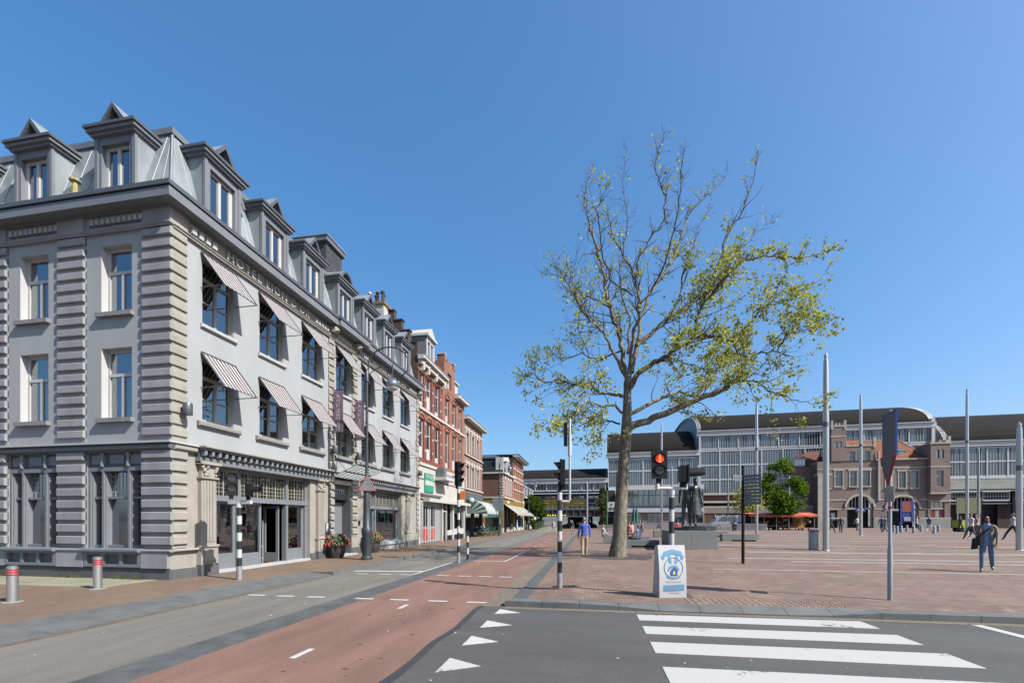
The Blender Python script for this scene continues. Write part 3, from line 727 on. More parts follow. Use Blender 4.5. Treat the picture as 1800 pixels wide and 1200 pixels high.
# banners, wall lamps, plates
M_ban=mat('purple_banner',(.21,.13,.19),.8,var=.08)
for u in (18.4,20.3):
    b=MB(FR); b.mesh([(u-.006,.12,5.72),(u+.006,.12,5.72),(u+.006,.12,7.6),(u-.006,.12,7.6),(u-.006,.58,5.72),(u+.006,.58,5.72),(u+.006,.58,7.6),(u-.006,.58,7.6)],[(0,1,2,3),(4,7,6,5),(0,4,5,1),(1,5,6,2),(2,6,7,3),(3,7,4,0)])
    bn=b.build('banner',M_ban,hotel)
    MB(FR).tube([(u,0,7.63),(u,.66,7.63)],.016,6).tube([(u,0,5.69),(u,.66,5.69)],.016,6).build('banner_rod',M_black,bn)
    M=Matrix.Identity(4); M.col[0][:3]=(0,0,1); M.col[1][:3]=(-1,0,0); M.col[2][:3]=(0,-1,0); M.col[3][:3]=FR(u-.008,.35,6.62)
    ptext('GOLDEN TULIP',.24,.001,M_win,bn,M,name='banner_lettering')
def wlamp(u,z):
    b=MB(FR); b.tube([(u,0,z),(u,.16,z)],.04,8).lathe((u,.26,z-.16),[(.11,0),(.12,.02),(.12,.32),(.11,.34)],14); b.build('wall_lamp',M_lamp,hotel,smooth=True)
for u in (10.86,18.3,20.4,28.5): wlamp(u,4.9)
b=MB(FR); b.mi(1).box(17.93,18.13,0,.03,1.15,1.65).mi(0).box(17.95,18.11,.03,.035,1.18,1.62); b.build('menu_board',[M_win,M_black],hotel)
b=MB(FR); b.box(20.75,20.9,0,.05,1.5,1.72).build('intercom',M_black,hotel)
# interior furniture seen through the open shop front
M_wood=mat('light_wood',(.45,.27,.12),.6,var=.2,scale=4,streak=3)
b=MB(); 
for (x,y) in ((-12.35,14.45),(-12.35,15.1),(-12.9,14.45),(-12.9,15.1)): b.tube([(x,y,.1),(x,y,1.75)],.014,6)
for z in (.3,.75,1.72):
    for (p_,q_) in (((-12.35,14.45),(-12.35,15.1)),((-12.9,14.45),(-12.9,15.1)),((-12.35,14.45),(-12.9,14.45)),((-12.35,15.1),(-12.9,15.1))): b.tube([(*p_,z),(*q_,z)],.012,5)
tag(b.build('rack',M_win),'white tubular clothes rack standing just inside the open hotel shop door','rack')
for k,(y,lab) in enumerate(((12.75,'light wooden lectern board inside the first hotel window'),)):
    t=thing('lectern',lab,'lectern',(-12.4,y,.1))
    MB().prism([(-12.5,.1),(-12.2,.1),(-12.35,1.15),(-12.6,1.15)],y-.2,y+.2,1).build('board',M_wood,t)
    MB().box(-12.62,-12.3,y-.24,y+.24,1.15,1.18).build('top',M_wood,t)
for y,lab in ((13.6,'slim wooden barrier post holding a rope, nearest the lectern'),(14.5,'slim wooden barrier post holding a rope, beside the open shop door')):
    t=thing('barrier_post',lab,'barrier post',(-12.2,y,.1),group='barrier posts inside the hotel')
    MB().tube([(-12.2,y,.1),(-12.2,y,1.1)],.022,8).build('post',M_wood,t); MB().lathe((-12.2,y,.1),[(.13,0),(.12,.03),(.03,.05)],12).build('base',M_wood,t)
b=MB(); b.tube([(-12.2,13.6+.9*t/8,1.0-.28*math.sin(PI*t/8)) for t in range(9)],.016,6)
tag(b.build('rope',M_wood),'sagging brown rope strung between the two wooden barrier posts','rope')

b=MB().lathe((-14.9,10.62,10.9),[(.07,0),(.07,.75),(.14,.78),(.14,.83),(.02,.86)],10); b.build('roof_vent',mat('yellowed_clay',(.45,.38,.16),.8,var=.3,scale=9),hotel)
# ================================================================ row of houses beyond the hotel
B_red=brick('deep_red_brick',(.31,.082,.05),(.24,.06,.04),(.16,.12,.10),.21,.063,.007,patch=.18)
B_sal=brick('salmon_brick',(.40,.165,.11),(.31,.12,.08),(.23,.18,.15),.21,.063,.007,patch=.15)
B_buff=brick('pink_buff_brick',(.35,.205,.155),(.28,.155,.12),(.22,.19,.16),.21,.063,.007,patch=.15)
B_brown=brick('brown_side_brick',(.20,.10,.07),(.15,.073,.052),(.12,.095,.08),.21,.063,.007,patch=.22)
B_dark=brick('dark_party_brick',(.105,.075,.055),(.075,.052,.04),(.09,.08,.07),.21,.063,.007,patch=.35)
M_cream=mat('cream_render',(.55,.53,.48),.8,var=.07,scale=1.2,streak=.4)
M_wht=mat('white_render',(.60,.60,.58),.8,var=.06,scale=1)
M_stone=mat('white_stone_trim',(.58,.56,.52),.8,var=.07,scale=3)
M_tile=brick('black_pantiles',(.04,.043,.048),(.028,.03,.034),(.012,.012,.014),.25,.3,.03,patch=.2,rough=.4)
M_roofd=mat('dark_roofing',(.05,.055,.065),.6,var=.2)
M_ochre=mat('ochre_paint',(.27,.17,.035),.6,var=.1)
M_green=mat('bottle_green_cloth',(.01,.10,.07),.8,var=.1)
M_awc=mat('cream_awning_cloth',(.40,.39,.33),.85,var=.06)
M_awg=mat('pale_green_awning',(.42,.46,.43),.85,var=.06)
M_blw=mat('blue_grey_paint',(.10,.13,.16),.5,var=.1)
M_net=mat('white_shutter',(.50,.50,.52),.5,.2,var=.1)
M_oran=mat('orange_panel',(.75,.20,.03),.5,var=.05)
FS=Fr((HX,0,0),(0,1,0),(1,0,0))
def awin(root,u0,u1,z0,z1,dep=.14,arch=True,mf=None,mg=None,sillm=None,fr=FS,lint=None):
    mf=mf or M_win; b=MB(fr); y=-dep; fw=.07
    b.box(u0,u0+fw,y-.05,y,z0,z1).box(u1-fw,u1,y-.05,y,z0,z1).box(u0+fw,u1-fw,y-.05,y,z0,z0+fw).box(u0+fw,u1-fw,y-.05,y,z1-fw,z1).box(u0+fw,u1-fw,y-.05,y+.01,z0+(z1-z0)*.64-.035,z0+(z1-z0)*.64+.035)
    w_=b.build('window',mf,root)
    MB(fr).box(u0+.03,u1-.03,y-.035,y-.03,z0+.03,z1-.03).build('pane',mg or M_glassd,w_)
    b=MB(fr); b.box(u0+fw,u1-fw,y-.028,y-.02,z0+fw,z0+(z1-z0)*random.choice((.15,.3,.45))).build('blind',M_curt,w_)
    return w_
def archband(b,u0,u1,z,h,t,d0,d1,n=8):
    """arch strip over an opening"""
    cu=(u0+u1)/2; r=(u1-u0)/2
    P_=[(cu-r*math.cos(PI*k/n),z+h*math.sin(PI*k/n)) for k in range(n+1)]; Q=[(cu-(r+t)*math.cos(PI*k/n),z+(h+t)*math.sin(PI*k/n)) for k in range(n+1)]
    for k in range(n):
        p,q,r_,s_=P_[k],P_[k+1],Q[k+1],Q[k]
        b.mesh([(p[0],d0,p[1]),(q[0],d0,q[1]),(r_[0],d0,r_[1]),(s_[0],d0,s_[1]),(p[0],d1,p[1]),(q[0],d1,q[1]),(r_[0],d1,r_[1]),(s_[0],d1,s_[1])],[(4,5,6,7),(0,1,5,4),(2,3,7,6),(1,2,6,5),(3,0,4,7)])
def body(root,u0,u1,z0,z1,back,holes,m,d=0.,dep=.2,ends=True):
    b=MB(FS); facade(b,u0,u1,z0,z1,holes,dep,d)
    for u in (u0,u1): b.poly([(u,d,z0),(u,d,z1),(u,d-back,z1),(u,d-back,z0)])
    b.poly([(u0,d-back,z0),(u1,d-back,z0),(u1,d-back,z1),(u0,d-back,z1)]).poly([(u0,d,z1),(u1,d,z1),(u1,d-back,z1),(u0,d-back,z1)])
    return b.build('wall',m,root,recalc=False)
# ---- first: deep red house
h1=thing('brick_house','deep red brick house with white cornice right beside the grey hotel','house',(-15,28.75,0))
W1=[(28.85,29.85),(30.3,31.35),(32.05,33.15)]
body(h1,28.75,33.9,5.6,12.45,11,[(a,b_,6.1,8.85) for a,b_ in W1]+[(a,b_,9.7,12.05) for a,b_ in W1],B_red)
for a,b_ in W1: awin(h1,a,b_,6.1,8.85); awin(h1,a,b_,9.7,12.05)
b=MB(FS); b.mi(0)
b.box(28.75,33.9,0,.12,5.55,5.75).box(28.75,33.9,0,.10,9.42,9.6)
b.build('stone_band',M_stone,h1)
b=MB(FS)
for a,b_ in W1:
    archband(b,a,b_,8.85,.28,.2,0,.05); archband(b,a,b_,12.05,.2,.16,0,.05)
b.build('window_arches',B_sal,h1)
b=MB(FS)
for z in (6.6,7.6,8.5,10.2,11.1):
    for u in (28.8,29.95,31.5,33.3): b.box(u,u+.16,0,.03,z,z+.16)
b.build('stone_blocks',M_stone,h1)
b=MB(FS); b.mi(0).box(28.65,34.0,0,.5,12.75,13.0,.05).box(28.75,33.95,0,.3,12.45,12.75); b.mi(1).box(28.65,34,-.1,.52,13.0,13.06)
for u in (29.0,30.0,31.6,33.5): b.mi(0).box(u,u+.16,0,.4,12.05,12.75,.1)
b.build('cornice',[M_stone,M_zinc],h1)
b=MB(FS); b.prism([(-.1,13.0),(-1.6,14.9),(-5.5,15.4),(-11,13.0)],28.8,33.9,0) if 0 else None
vs=[(28.9,-.1,13.05),(33.9,-.1,13.05),(33.9,-2.0,15.0),(28.9,-2.0,15.0),(33.9,-5.5,15.6),(28.9,-5.5,15.6),(33.9,-11,13),(28.9,-11,13)]
b=MB(FS).mesh(vs,[(0,1,2,3),(3,2,4,5),(5,4,6,7),(1,6,4,2),(0,3,5,7)]); b.build('roof',M_slate,h1,recalc=False)
# stepped party wall
b=MB(); 
prof=[(-11.6,13.9),(-12.2,13.9),(-12.2,14.75),(-12.75,14.75),(-12.75,15.5),(-13.3,15.5),(-13.3,16.2),(-13.75,16.2),(-13.75,15.7),(-16.2,16.3),(-18,15.2),(-20,13.9),(-20,10.5),(-11.6,10.5)]
b.prism(prof,28.74,29.1,1)
for x,z in ((-12.2,13.9),(-12.75,14.75),(-13.3,15.5),(-13.78,16.2)):
    b.mi(1).box(x-.02,x+.62 if x<-12.2 else x+.6,28.68,29.16,z,z+.07) if x>-13.7 else b.mi(1).box(x,x+.52,28.68,29.16,z,z+.07)
b.build('stepped_party_wall',[B_dark,M_roofd],h1)
b=MB(); b.mi(0).box(-15.7,-14.3,29.2,30.3,15,16.95).mi(1).box(-15.8,-14.2,29.1,30.4,16.95,17.12)
ch=b.build('chimney',[M_cream,M_ochre],h1)
b=MB()
for (x,y) in ((-15.5,29.5),(-15.2,29.9),(-14.9,29.5),(-14.65,29.9),(-14.5,29.45)):
    b=MB().lathe((x,y,17.1),[(.13,0),(.1,.1),(.09,.6+.2*random.random()),(.14,.75),(.16,.8),(.05,.95)],8); b.build('chimney_pot',M_stone if x<-15.3 else B_dark,ch)
# dormer with white pediment
dd=MB(FS); dd.mi(0); facade(dd,31.5,33.2,13.1,15.5,[(31.75,32.3,13.5,15.2),(32.42,32.97,13.5,15.2)],.1,-.45)
dd.mi(1).poly([(31.5,-.45,13.1),(31.5,-.45,15.5),(31.5,-3.2,15.5),(31.5,-3.2,13.1)]).poly([(33.2,-.45,13.1),(33.2,-3.2,13.1),(33.2,-3.2,15.5),(33.2,-.45,15.5)])
dd.mi(0).box(31.35,33.35,-3.2,-.25,15.5,15.68); dd.prism([(31.4,15.68),(33.3,15.68),(32.35,16.35)],-3.2,-.35,1) if 0 else None
dm=dd.build('dormer',[M_win,M_zincd],h1,recalc=False)
MB(FS).mesh([(31.4,-.35,15.68),(33.3,-.35,15.68),(32.35,-.35,16.35),(31.4,-3.2,15.68),(33.3,-3.2,15.68),(32.35,-3.2,16.35)],[(0,1,2),(0,2,5,3),(1,4,5,2)]).build('pediment',M_stone,dm)
MB(FS).box(31.7,33.0,-.56,-.55,13.45,15.25).build('pane',M_glassd,dm)
# ---- second: salmon brick
h2=thing('brick_house','salmon brick house with stepped gable pier and round arched windows between red and buff houses','house',(-15,33.9,0))
W2=[(34.5,35.5),(36.35,37.4),(38.2,39.2)]
body(h2,33.9,40,5.6,12.3,11,[(a,b_,6.0,9.0) for a,b_ in W2]+[(a,b_,9.75,11.7) for a,b_ in W2],B_sal)
for a,b_ in W2: awin(h2,a,b_,6.0,9.0); awin(h2,a,b_,9.75,11.7)
b=MB(FS)
for a,b_ in W2: archband(b,a,b_,9.0,.32,.16,0,.06); archband(b,a,b_,11.7,.3,.16,0,.06)
b.build('window_arches',B_red,h2)
b=MB(FS); b.box(33.9,40,0,.1,9.45,9.62).box(33.9,40,0,.12,5.5,5.7); b.build('stone_band',M_stone,h2)
b=MB(FS); b.mi(0); facade(b,34.2,37.0,12.3,14.6,[(35.0,36.1,12.6,13.9)],.25,.02); b.box(34.2,34.6,-.6,.05,14.6,15.1).box(36.6,37.0,-.6,.05,14.6,15.1).box(34.9,36.3,-.5,.02,14.6,14.9); b.poly([(34.2,.02,12.3),(34.2,.02,14.6),(34.2,-3,14.6),(34.2,-3,12.3)]); b.poly([(34.2,.0,14.6),(37,.0,14.6),(37,-3,14.6),(34.2,-3,14.6)])
b.mi(1).box(34.15,34.65,-.62,.08,15.1,15.18).box(36.55,37.05,-.62,.08,15.1,15.18)
b.build('gable_front',[B_sal,M_stone],h2,recalc=False)
awin(h2,35.0,36.1,12.6,13.9,dep=.2)
b=MB(FS); b.mi(0).box(37.0,40.1,0,.45,12.3,12.6,.05).mi(1).box(37,40.1,-.1,.47,12.6,12.66); b.build('cornice',[M_stone,M_zinc],h2)
b=MB(FS); b.box(37.6,38.9,-1.2,-.3,12.66,13.9).box(37.45,39.05,-1.25,-.15,13.9,14.02); b.build('dormer',M_win,h2)
b=MB(FS).mesh([(33.9,-.1,12.6),(40,-.1,12.6),(40,-3,14.6),(33.9,-3,14.6),(40,-8,12.6),(33.9,-8,12.6)],[(0,1,2,3),(3,2,4,5)]); b.build('roof',M_tile,h2,recalc=False)
for u in (39.2,39.7): MB(FS).box(u,u+.3,-1.5,-1.0,12.6,13.6).build('chimney',B_dark,h2)
# shared white shop front: belongs to the salmon house
b=MB(FS); b.mi(0); facade(b,28.75,40,3.3,5.5,[],.1,.03)
b.mi(0).box(28.72,28.95,-.1,.06,.08,3.3).box(39.8,40.0,-.1,.05,.08,3.3).box(33.6,33.85,-.1,.05,.08,3.1)
b.mi(1).box(28.75,40.1,.03,.06,4.6,4.68)
b.mi(0).box(29.6,40.4,0,.5,3.05,3.3); b.mi(1).box(29.0,33.2,.03,.2,3.5,3.62)
b.build('white_fascia',[M_cream,M_zincd],h2,recalc=False)
b=MB(FS); b.mi(0); 
for k in range(60):
    z=.15+k*.05; b.box(29.0,33.2,-.06,-.04 if k%2 else -.02,z,z+.045)
for k in range(9):
    u=29.0+k*.52; b.mi(1).box(u,u+.06,-.03,.02,.08,3.05)
b.mi(2).box(29.7,30.5,-.02,0.0,.35,1.15).box(31.2,32.0,-.02,0,.35,1.15)
b.mi(3).box(29.75,30.45,-.02,0.0,1.3,2.7).box(31.25,31.95,-.02,0,1.3,2.7)
b.build('roller_shutter',[M_net,M_win,mat('red_print',(.55,.06,.04),.6),M_black],h2)
ptext('RED CARD',.2,.005,M_win,h2,FS.mtx(30.1,.01,.7),name='shutter_lettering') if 0 else None
b=MB(FS)
b.mi(0).box(33.9,39.8,-.9,-.85,.1,3.05); b.mi(1).box(34.0,34.1,-.2,-.05,.1,3.05).box(35.0,35.1,-.2,-.05,.1,3.05).box(36.4,36.7,-.2,.05,.1,3.05).box(34.1,35,-.2,-.05,2.4,2.5)
b.mi(1).box(36.7,39.8,-.2,.0,.9,1.0); b.mi(2).box(35.1,39.8,-.4,-.05,.08,.5); b.mi(1).box(35.1,39.8,-.3,.0,.5,.9)
b.build('shop_window',[mat('warm_interior',(.22,.17,.10),.8,var=.2),M_win,M_black],h2)
MB(FS).box(36.7,39.8,-.1,-.09,1.0,3.0).build('pane',M_glass,h2)
b=MB(FS); b.mi(0).box(29.75,31.5,.06,.1,3.75,5.1)
g=b.build('shop_sign',mat('green_sign',(.03,.35,.20),.5),h2); 
ptext('TE HUUR',.36,.006,M_win,g,FS.mtx(30.62,.11,4.85),name='sign_lettering')
for k,t in enumerate(('a','b')):
    MB(FS).box(29.8,31.45,.102,.108,3.82+.43*k,4.15+.43*k).build('sign_strip',M_win if k%2 else MATS['green_sign'],g)
b=MB(FS); b.mi(0).box(31.9,34.0,0,1.0,4.75,4.85).box(32.0,33.9,0,.9,4.85,5.0); b.mi(1).box(32.1,32.7,.1,.7,5.0,5.7)
b.build('balcony_shelf',[M_stone,M_zincd],h2)
b=MB(FS); b.mi(0).box(33.0,35.0,.5,.54,5.05,5.4); b.build('banner',M_win,h2)
MB(FS).box(33.2,34.6,.541,.546,5.12,5.3).build('banner_strip',mat('pale_blue_print',(.25,.3,.5),.6),h2); MB(FS).prism([(34.7,5.4),(35.1,5.4),(34.9,4.7)],.5,.54,1).build('orange_arrow',M_oran,h2)
MB(FS).box(37.6,37.7,.1,.75,3.55,4.3).build('projecting_sign',M_oran,h2)
# ---- third: buff house with green awning
h3=thing('brick_house','buff and pink brick house with white lintels above a green scalloped awning','house',(-15,40,0))
W3=[(40.6,41.5),(42.6,43.4),(44.6,45.4)]
body(h3,40,47,4.4,11.2,11,[(a,b_,4.9,7.0) for a,b_ in W3]+[(a,b_,8.2,10.1) for a,b_ in W3],B_buff)
for a,b_ in W3: awin(h3,a,b_,4.9,7.0); awin(h3,a,b_,8.2,10.1)
b=MB(FS)
for z in (4.65,7.15,7.9,10.35): b.box(40,47.05,0,.06,z,z+.14)
for z in (4.65,7.9): b.box(40,47.1,0,.14,z,z+.08)
for a,b_ in W3:
    for z in (7.0,10.1):
        b.box(a-.12,a+.1,0,.09,z-.1,z+.5).box(b_-.1,b_+.12,0,.09,z-.1,z+.5)
    for z0 in (4.9,8.2):
        b.box(a-.14,a,0,.05,z0,z0+1.9).box(b_,b_+.14,0,.05,z0,z0+1.9)
b.build('stone_trim',M_stone,h3)
b=MB(FS); b.mi(0).box(39.95,47.4,0,.5,11.2,11.45,.06).mi(1).box(39.95,47.45,-11,.52,11.45,11.52); b.build('cornice',[M_stone,M_zinc],h3)
b=MB(FS); b.mi(0).box(40.05,47,-.3,.1,3.7,4.4); b.mi(1).box(40.1,46.9,-2.5,-2.4,.1,3.7); b.mi(0).box(40.05,40.3,-.3,.05,.1,3.7).box(43.3,43.5,-.3,.05,.1,3.7).box(46.75,47,-.3,.05,.1,3.7)
b.box(40.3,43.3,-.3,-.2,.1,.6).build('shop_front',[M_blw,M_dark],h3)
b=MB(FS); n=9; b.mi(0)
prof=[(2.0*math.sin(PI/2*k/n)*1.0,2.35+1.35*math.cos(PI/2*k/n)) for k in range(n+1)]
for k in range(n):
    p,q=prof[k],prof[k+1]; b.poly([(41.0,p[0],p[1]),(46.6,p[0],p[1]),(46.6,q[0],q[1]),(41.0,q[0],q[1])])
b.mi(1).box(41.0,46.6,1.98,2.0,2.02,2.35)
for k in range(n):
    p,q=prof[k],prof[k+1]; b.mi(0 if k%2 else 1).poly([(41.0,0,2.35),(41.0,p[0],p[1]),(41.0,q[0],q[1])])
b.build('awning',[M_awg,M_green],h3,recalc=False)
MB(FS).ball((40.75,.5,3.6),.28,12).build('globe_lamp',M_stone,h3,smooth=True)
# cafe terrace lot awning between houses
h4=thing('corner_house','brown brick corner house with black tiled mansard, white dormer and ochre shop front','house',(-14,58.5,0))
b=MB(); b.mi(0)
F4=Fr((0,58.5,0),(1,0,0),(0,-1,0)); b.fr=F4; facade(b,-26,HX,4.9,8.0,[],.1)
b.fr=FS; b.mi(1); W4=[(59.8,60.6),(61.8,62.6),(63.8,64.6)]
facade(b,58.5,66.8,4.9,8.0,[(a,c,5.4,7.4) for a,c in W4],.15)
b.build('wall',[B_brown,B_sal],h4,recalc=False)
for a,c in W4: awin(h4,a,c,5.4,7.4)
b=MB(FS)
for a,c in W4: b.box(a-.25,a,0,.08,5.2,7.6).box(c,c+.25,0,.08,5.2,7.6).box(a-.25,c+.25,0,.1,7.4,7.75)
for k in range(8): z=5.0+k*.37; b.box(58.4,58.85 if k%2 else 58.7,-.1,.06,z,z+.2)
b.fr=F4
for k in range(8): z=5.0+k*.37; b.box(HX-(.5 if k%2 else .3),HX+.05,0,.06,z,z+.2)
b.build('stone_quoins',M_stone,h4)
b=MB(); b.mi(0).box(-26,HX+.35,58.2,66.8,8.0,8.2).mi(0).box(-26,HX+.3,58.25,66.8,4.72,4.9)
b.build('cornice',M_stone,h4)
vs=[(-26,58.4,8.2),(HX+.1,58.4,8.2),(HX+.1,66.8,8.2),(-26,66.8,8.2),(-26,59,10.1),(HX-.7,59,10.1),(HX-.7,66.8,10.1),(-26,66.8,10.1)]
rf=MB().mesh(vs,[(0,1,5,4),(1,2,6,5),(4,5,6,7)]).build('roof',M_tile,h4,recalc=False)
MB().box(-26,HX-.45,58.8,66.8,10.1,10.35).mesh([(-26,58.9,10.35),(HX-.5,58.9,10.35),(HX-.5,66.8,10.35),(-26,66.8,10.35),(-26,62,11),(HX-2,62,11)],[(0,1,5,4),(1,2,3,4,5)]).build('roof_edge',M_blw,h4)
b=MB(); b.box(HX-.95,HX+.12,58.5,58.75,8.2,10.2).build('corner_board',M_wht,h4)
dm=MB(FS).box(61.3,63.3,-1.6,.05,8.2,10.0).mesh([(61.1,.1,10.0),(63.5,.1,10.0),(62.3,.1,10.7),(61.1,-1.6,10.0),(63.5,-1.6,10.0),(62.3,-1.6,10.7)],[(0,1,2),(0,2,5,3),(1,4,5,2)]).build('dormer',M_wht,h4)
MB(FS).box(61.7,62.9,.06,.07,8.5,9.8).build('pane',M_glassd,dm)
b=MB(); b.mi(0).box(-26,HX+.12,58.35,58.5,3.9,4.7); b.box(HX,HX+.12,58.5,77.0,3.9,4.7); b.mi(1)
for (x,y) in ((HX-.1,58.5),(-14.2,58.4),(HX-.1,66.6)): b.mi(0).box(x-.2,x+.2,y-.2,y+.2,.6,3.9); b.mi(1).box(x-.25,x+.25,y-.25,y+.25,.08,.7)
b.mi(2).box(-26,-14.4,58.6,58.7,.1,3.9).box(-14,HX-.3,58.7,58.8,.1,3.9).box(HX-.6,HX-.5,58.8,77,.1,3.9)
b.mi(1).box(HX-.2,HX,62,76.5,.08,.7)
b.build('shop_front',[M_ochre,M_stone,M_dark],h4)
ptext('ICEZ',.62,.02,M_win,h4,F4.mtx(-15.2,.17,4.3),name='fascia_lettering')
MB(FS).box(61.2,63.0,.12,.14,4.1,4.5).build('name_plate',M_cream,h4)
b=MB(F4); b.poly([(-19,0,3.9),(-13.2,0,3.9),(-13.2,1.6,2.3),(-19,1.6,2.3)]).box(-19,-13.2,1.59,1.61,2.1,2.3).build('awning',M_awc,h4,recalc=False)
for u0,u1 in ((59.2,61.8),(62.0,64.4),(64.6,67.0)):
    MB(FS).mesh([(u0,.12,3.9),(u1,.12,3.9),(u1,1.9,2.6),(u0,1.9,2.6),(u1,1.9,2.4),(u0,1.9,2.4)],[(0,1,2,3),(3,2,4,5)]).build('awning',M_awc,h4,recalc=False)
h5=thing('brick_house','tall salmon brick house with white stone bands and deep overhanging cornice, far up the street','house',(-14,66.8,0))
W5=[(67.4+1.95*i,68.4+1.95*i) for i in range(5)]
body(h5,66.8,77.2,4.7,11.3,10,[(a,c,5.3,7.6) for a,c in W5]+[(a,c,8.6,10.6) for a,c in W5],B_sal)
for a,c in W5: awin(h5,a,c,5.3,7.6); awin(h5,a,c,8.6,10.6)
b=MB(FS)
for z in (4.7,6.4,7.75,8.4,9.6,10.75): b.box(66.8,77.2,0,.05,z,z+.16)
b.build('stone_band',M_stone,h5)
b=MB(FS); b.mi(0).box(66.4,77.9,0,.9,11.35,11.6,.1).mi(1).box(66.4,78,-10,.95,11.6,11.75)
b.build('cornice',[M_stone,M_roofd],h5)
for u0,u1 in ((67.4,70.3),(70.6,73.5),(73.8,76.8)):
    MB(FS).mesh([(u0,.12,3.9),(u1,.12,3.9),(u1,1.9,2.6),(u0,1.9,2.6),(u1,1.9,2.4),(u0,1.9,2.4)],[(0,1,2,3),(3,2,4,5)]).build('awning',M_awc,h5,recalc=False)
h6=thing('white_house','low white house with blue grey mansard roof at the far end of the row','house',(-14,77.2,0))
W6=[(78.5+2.2*i,79.6+2.2*i) for i in range(6)]
body(h6,77.2,92,.08,5.6,10,[(a,c,3.0,4.8) for a,c in W6]+[(a,c,.9,2.4) for a,c in W6],M_wht)
for a,c in W6: awin(h6,a,c,3.0,4.8); awin(h6,a,c,.9,2.4)
b=MB(FS).box(77.2,92.4,0,.5,5.6,5.9).build('cornice',M_stone,h6)
MB(FS).mesh([(77.2,.1,5.9),(92,.1,5.9),(92,-.9,8.6),(77.2,-.9,8.6),(77.2,-10,8.8),(92,-10,8.8)],[(0,1,2,3),(3,2,5,4)]).build('roof',M_blw,h6,recalc=False)
for u in (78.8,82.3,85.8,89.3):
    dm=MB(FS).box(u,u+1.7,-.9,.05,5.9,7.7).box(u-.1,u+1.8,-.9,.15,7.7,7.85).build('dormer',M_wht,h6); MB(FS).box(u+.25,u+1.45,.055,.06,6.2,7.5).build('pane',M_glassd,dm)
# ================================================================ railway station
SB=R(2.6)
ST=Fr((48.196,84,0),(math.cos(SB),-math.sin(SB),0),(-math.sin(SB),-math.cos(SB),0))
B_st=brick('purple_brown_brick',(.38,.28,.24),(.29,.21,.18),(.25,.22,.19),.22,.065,.008,patch=.14)
M_sst=mat('sandstone',(.56,.52,.45),.85,var=.15,scale=1.2)
M_lst=mat('pale_granite',(.36,.36,.34),.8,var=.1,scale=1)
B_rt=brick('orange_roof_tiles',(.36,.12,.05),(.27,.085,.035),(.13,.04,.02),.3,.28,.03,patch=.2)
M_mem=mat('dark_roof_membrane',(.022,.020,.019),.9,var=.15,scale=.2,streak=1,spec=.1)
M_stl=mat('white_steel',(.68,.69,.70),.5,var=.04)
M_gst=glass('station_glass',(.045,.055,.065),0,.08,.25,refl=.08)
M_bar=mat('glazing_bar',(.62,.64,.66),.5,.2,var=.05)
M_can=mat('ribbed_grey_canopy',(.20,.21,.20),.7,var=.2,scale=.4)
M_beig=mat('beige_panels',(.30,.27,.22),.8,var=.08)
M_pink=mat('pinkish_render',(.34,.27,.255),.85,var=.06)
M_bluef=mat('blue_grey_frames',(.10,.15,.22),.5,var=.05)
M_nsblue=mat('station_blue',(.01,.045,.30),.5,var=.03)
M_yel=mat('train_yellow',(.95,.58,.03),.4,var=.04)
M_tblue=mat('train_blue',(.02,.04,.16),.4,var=.04)
def glazed(root,u0,u1,z0,z1,v,bay=3.4,name='glazing',thin=.42,rails=()):
    bl=MB(ST).poly([(u0,-v-.05,z0),(u1,-v-.05,z0),(u1,-v-.05,z1),(u0,-v-.05,z1)]).mi(1)
    q=random.Random(int(u0*7+z0)); c_=thin; u=u0
    while u<u1-c_:
        if q.random()<.42: bl.poly([(u+.05,-v-.04,z0),(u+c_-.05,-v-.04,z0),(u+c_-.05,-v-.04,z1),(u+.05,-v-.04,z1)])
        u+=c_
    bl.build('glazing',[M_gst,mat('frosted_panel',(.10,.115,.14),.4,var=.25,scale=1)],root,recalc=False)
    b=MB(ST); n=max(1,int(round((u1-u0)/bay)))
    for k in range(n+1): u=u0+(u1-u0)*k/n; b.box(u-.09,u+.09,-v-.04,-v+.1,z0,z1)
    for z in (z0,z1)+tuple(rails): b.box(u0,u1,-v-.04,-v+.06,z-.12,z+.12)
    b.build('steel_frame',M_stl,root)
    b=MB(ST); m=int((u1-u0)/thin)
    for k in range(1,m): 
        u=u0+(u1-u0)*k/m; w_=.032; b.box(u-w_,u+w_,-v-.05,-v+.0,z0,z1)
    b.build('glazing_bars',M_bar,root)
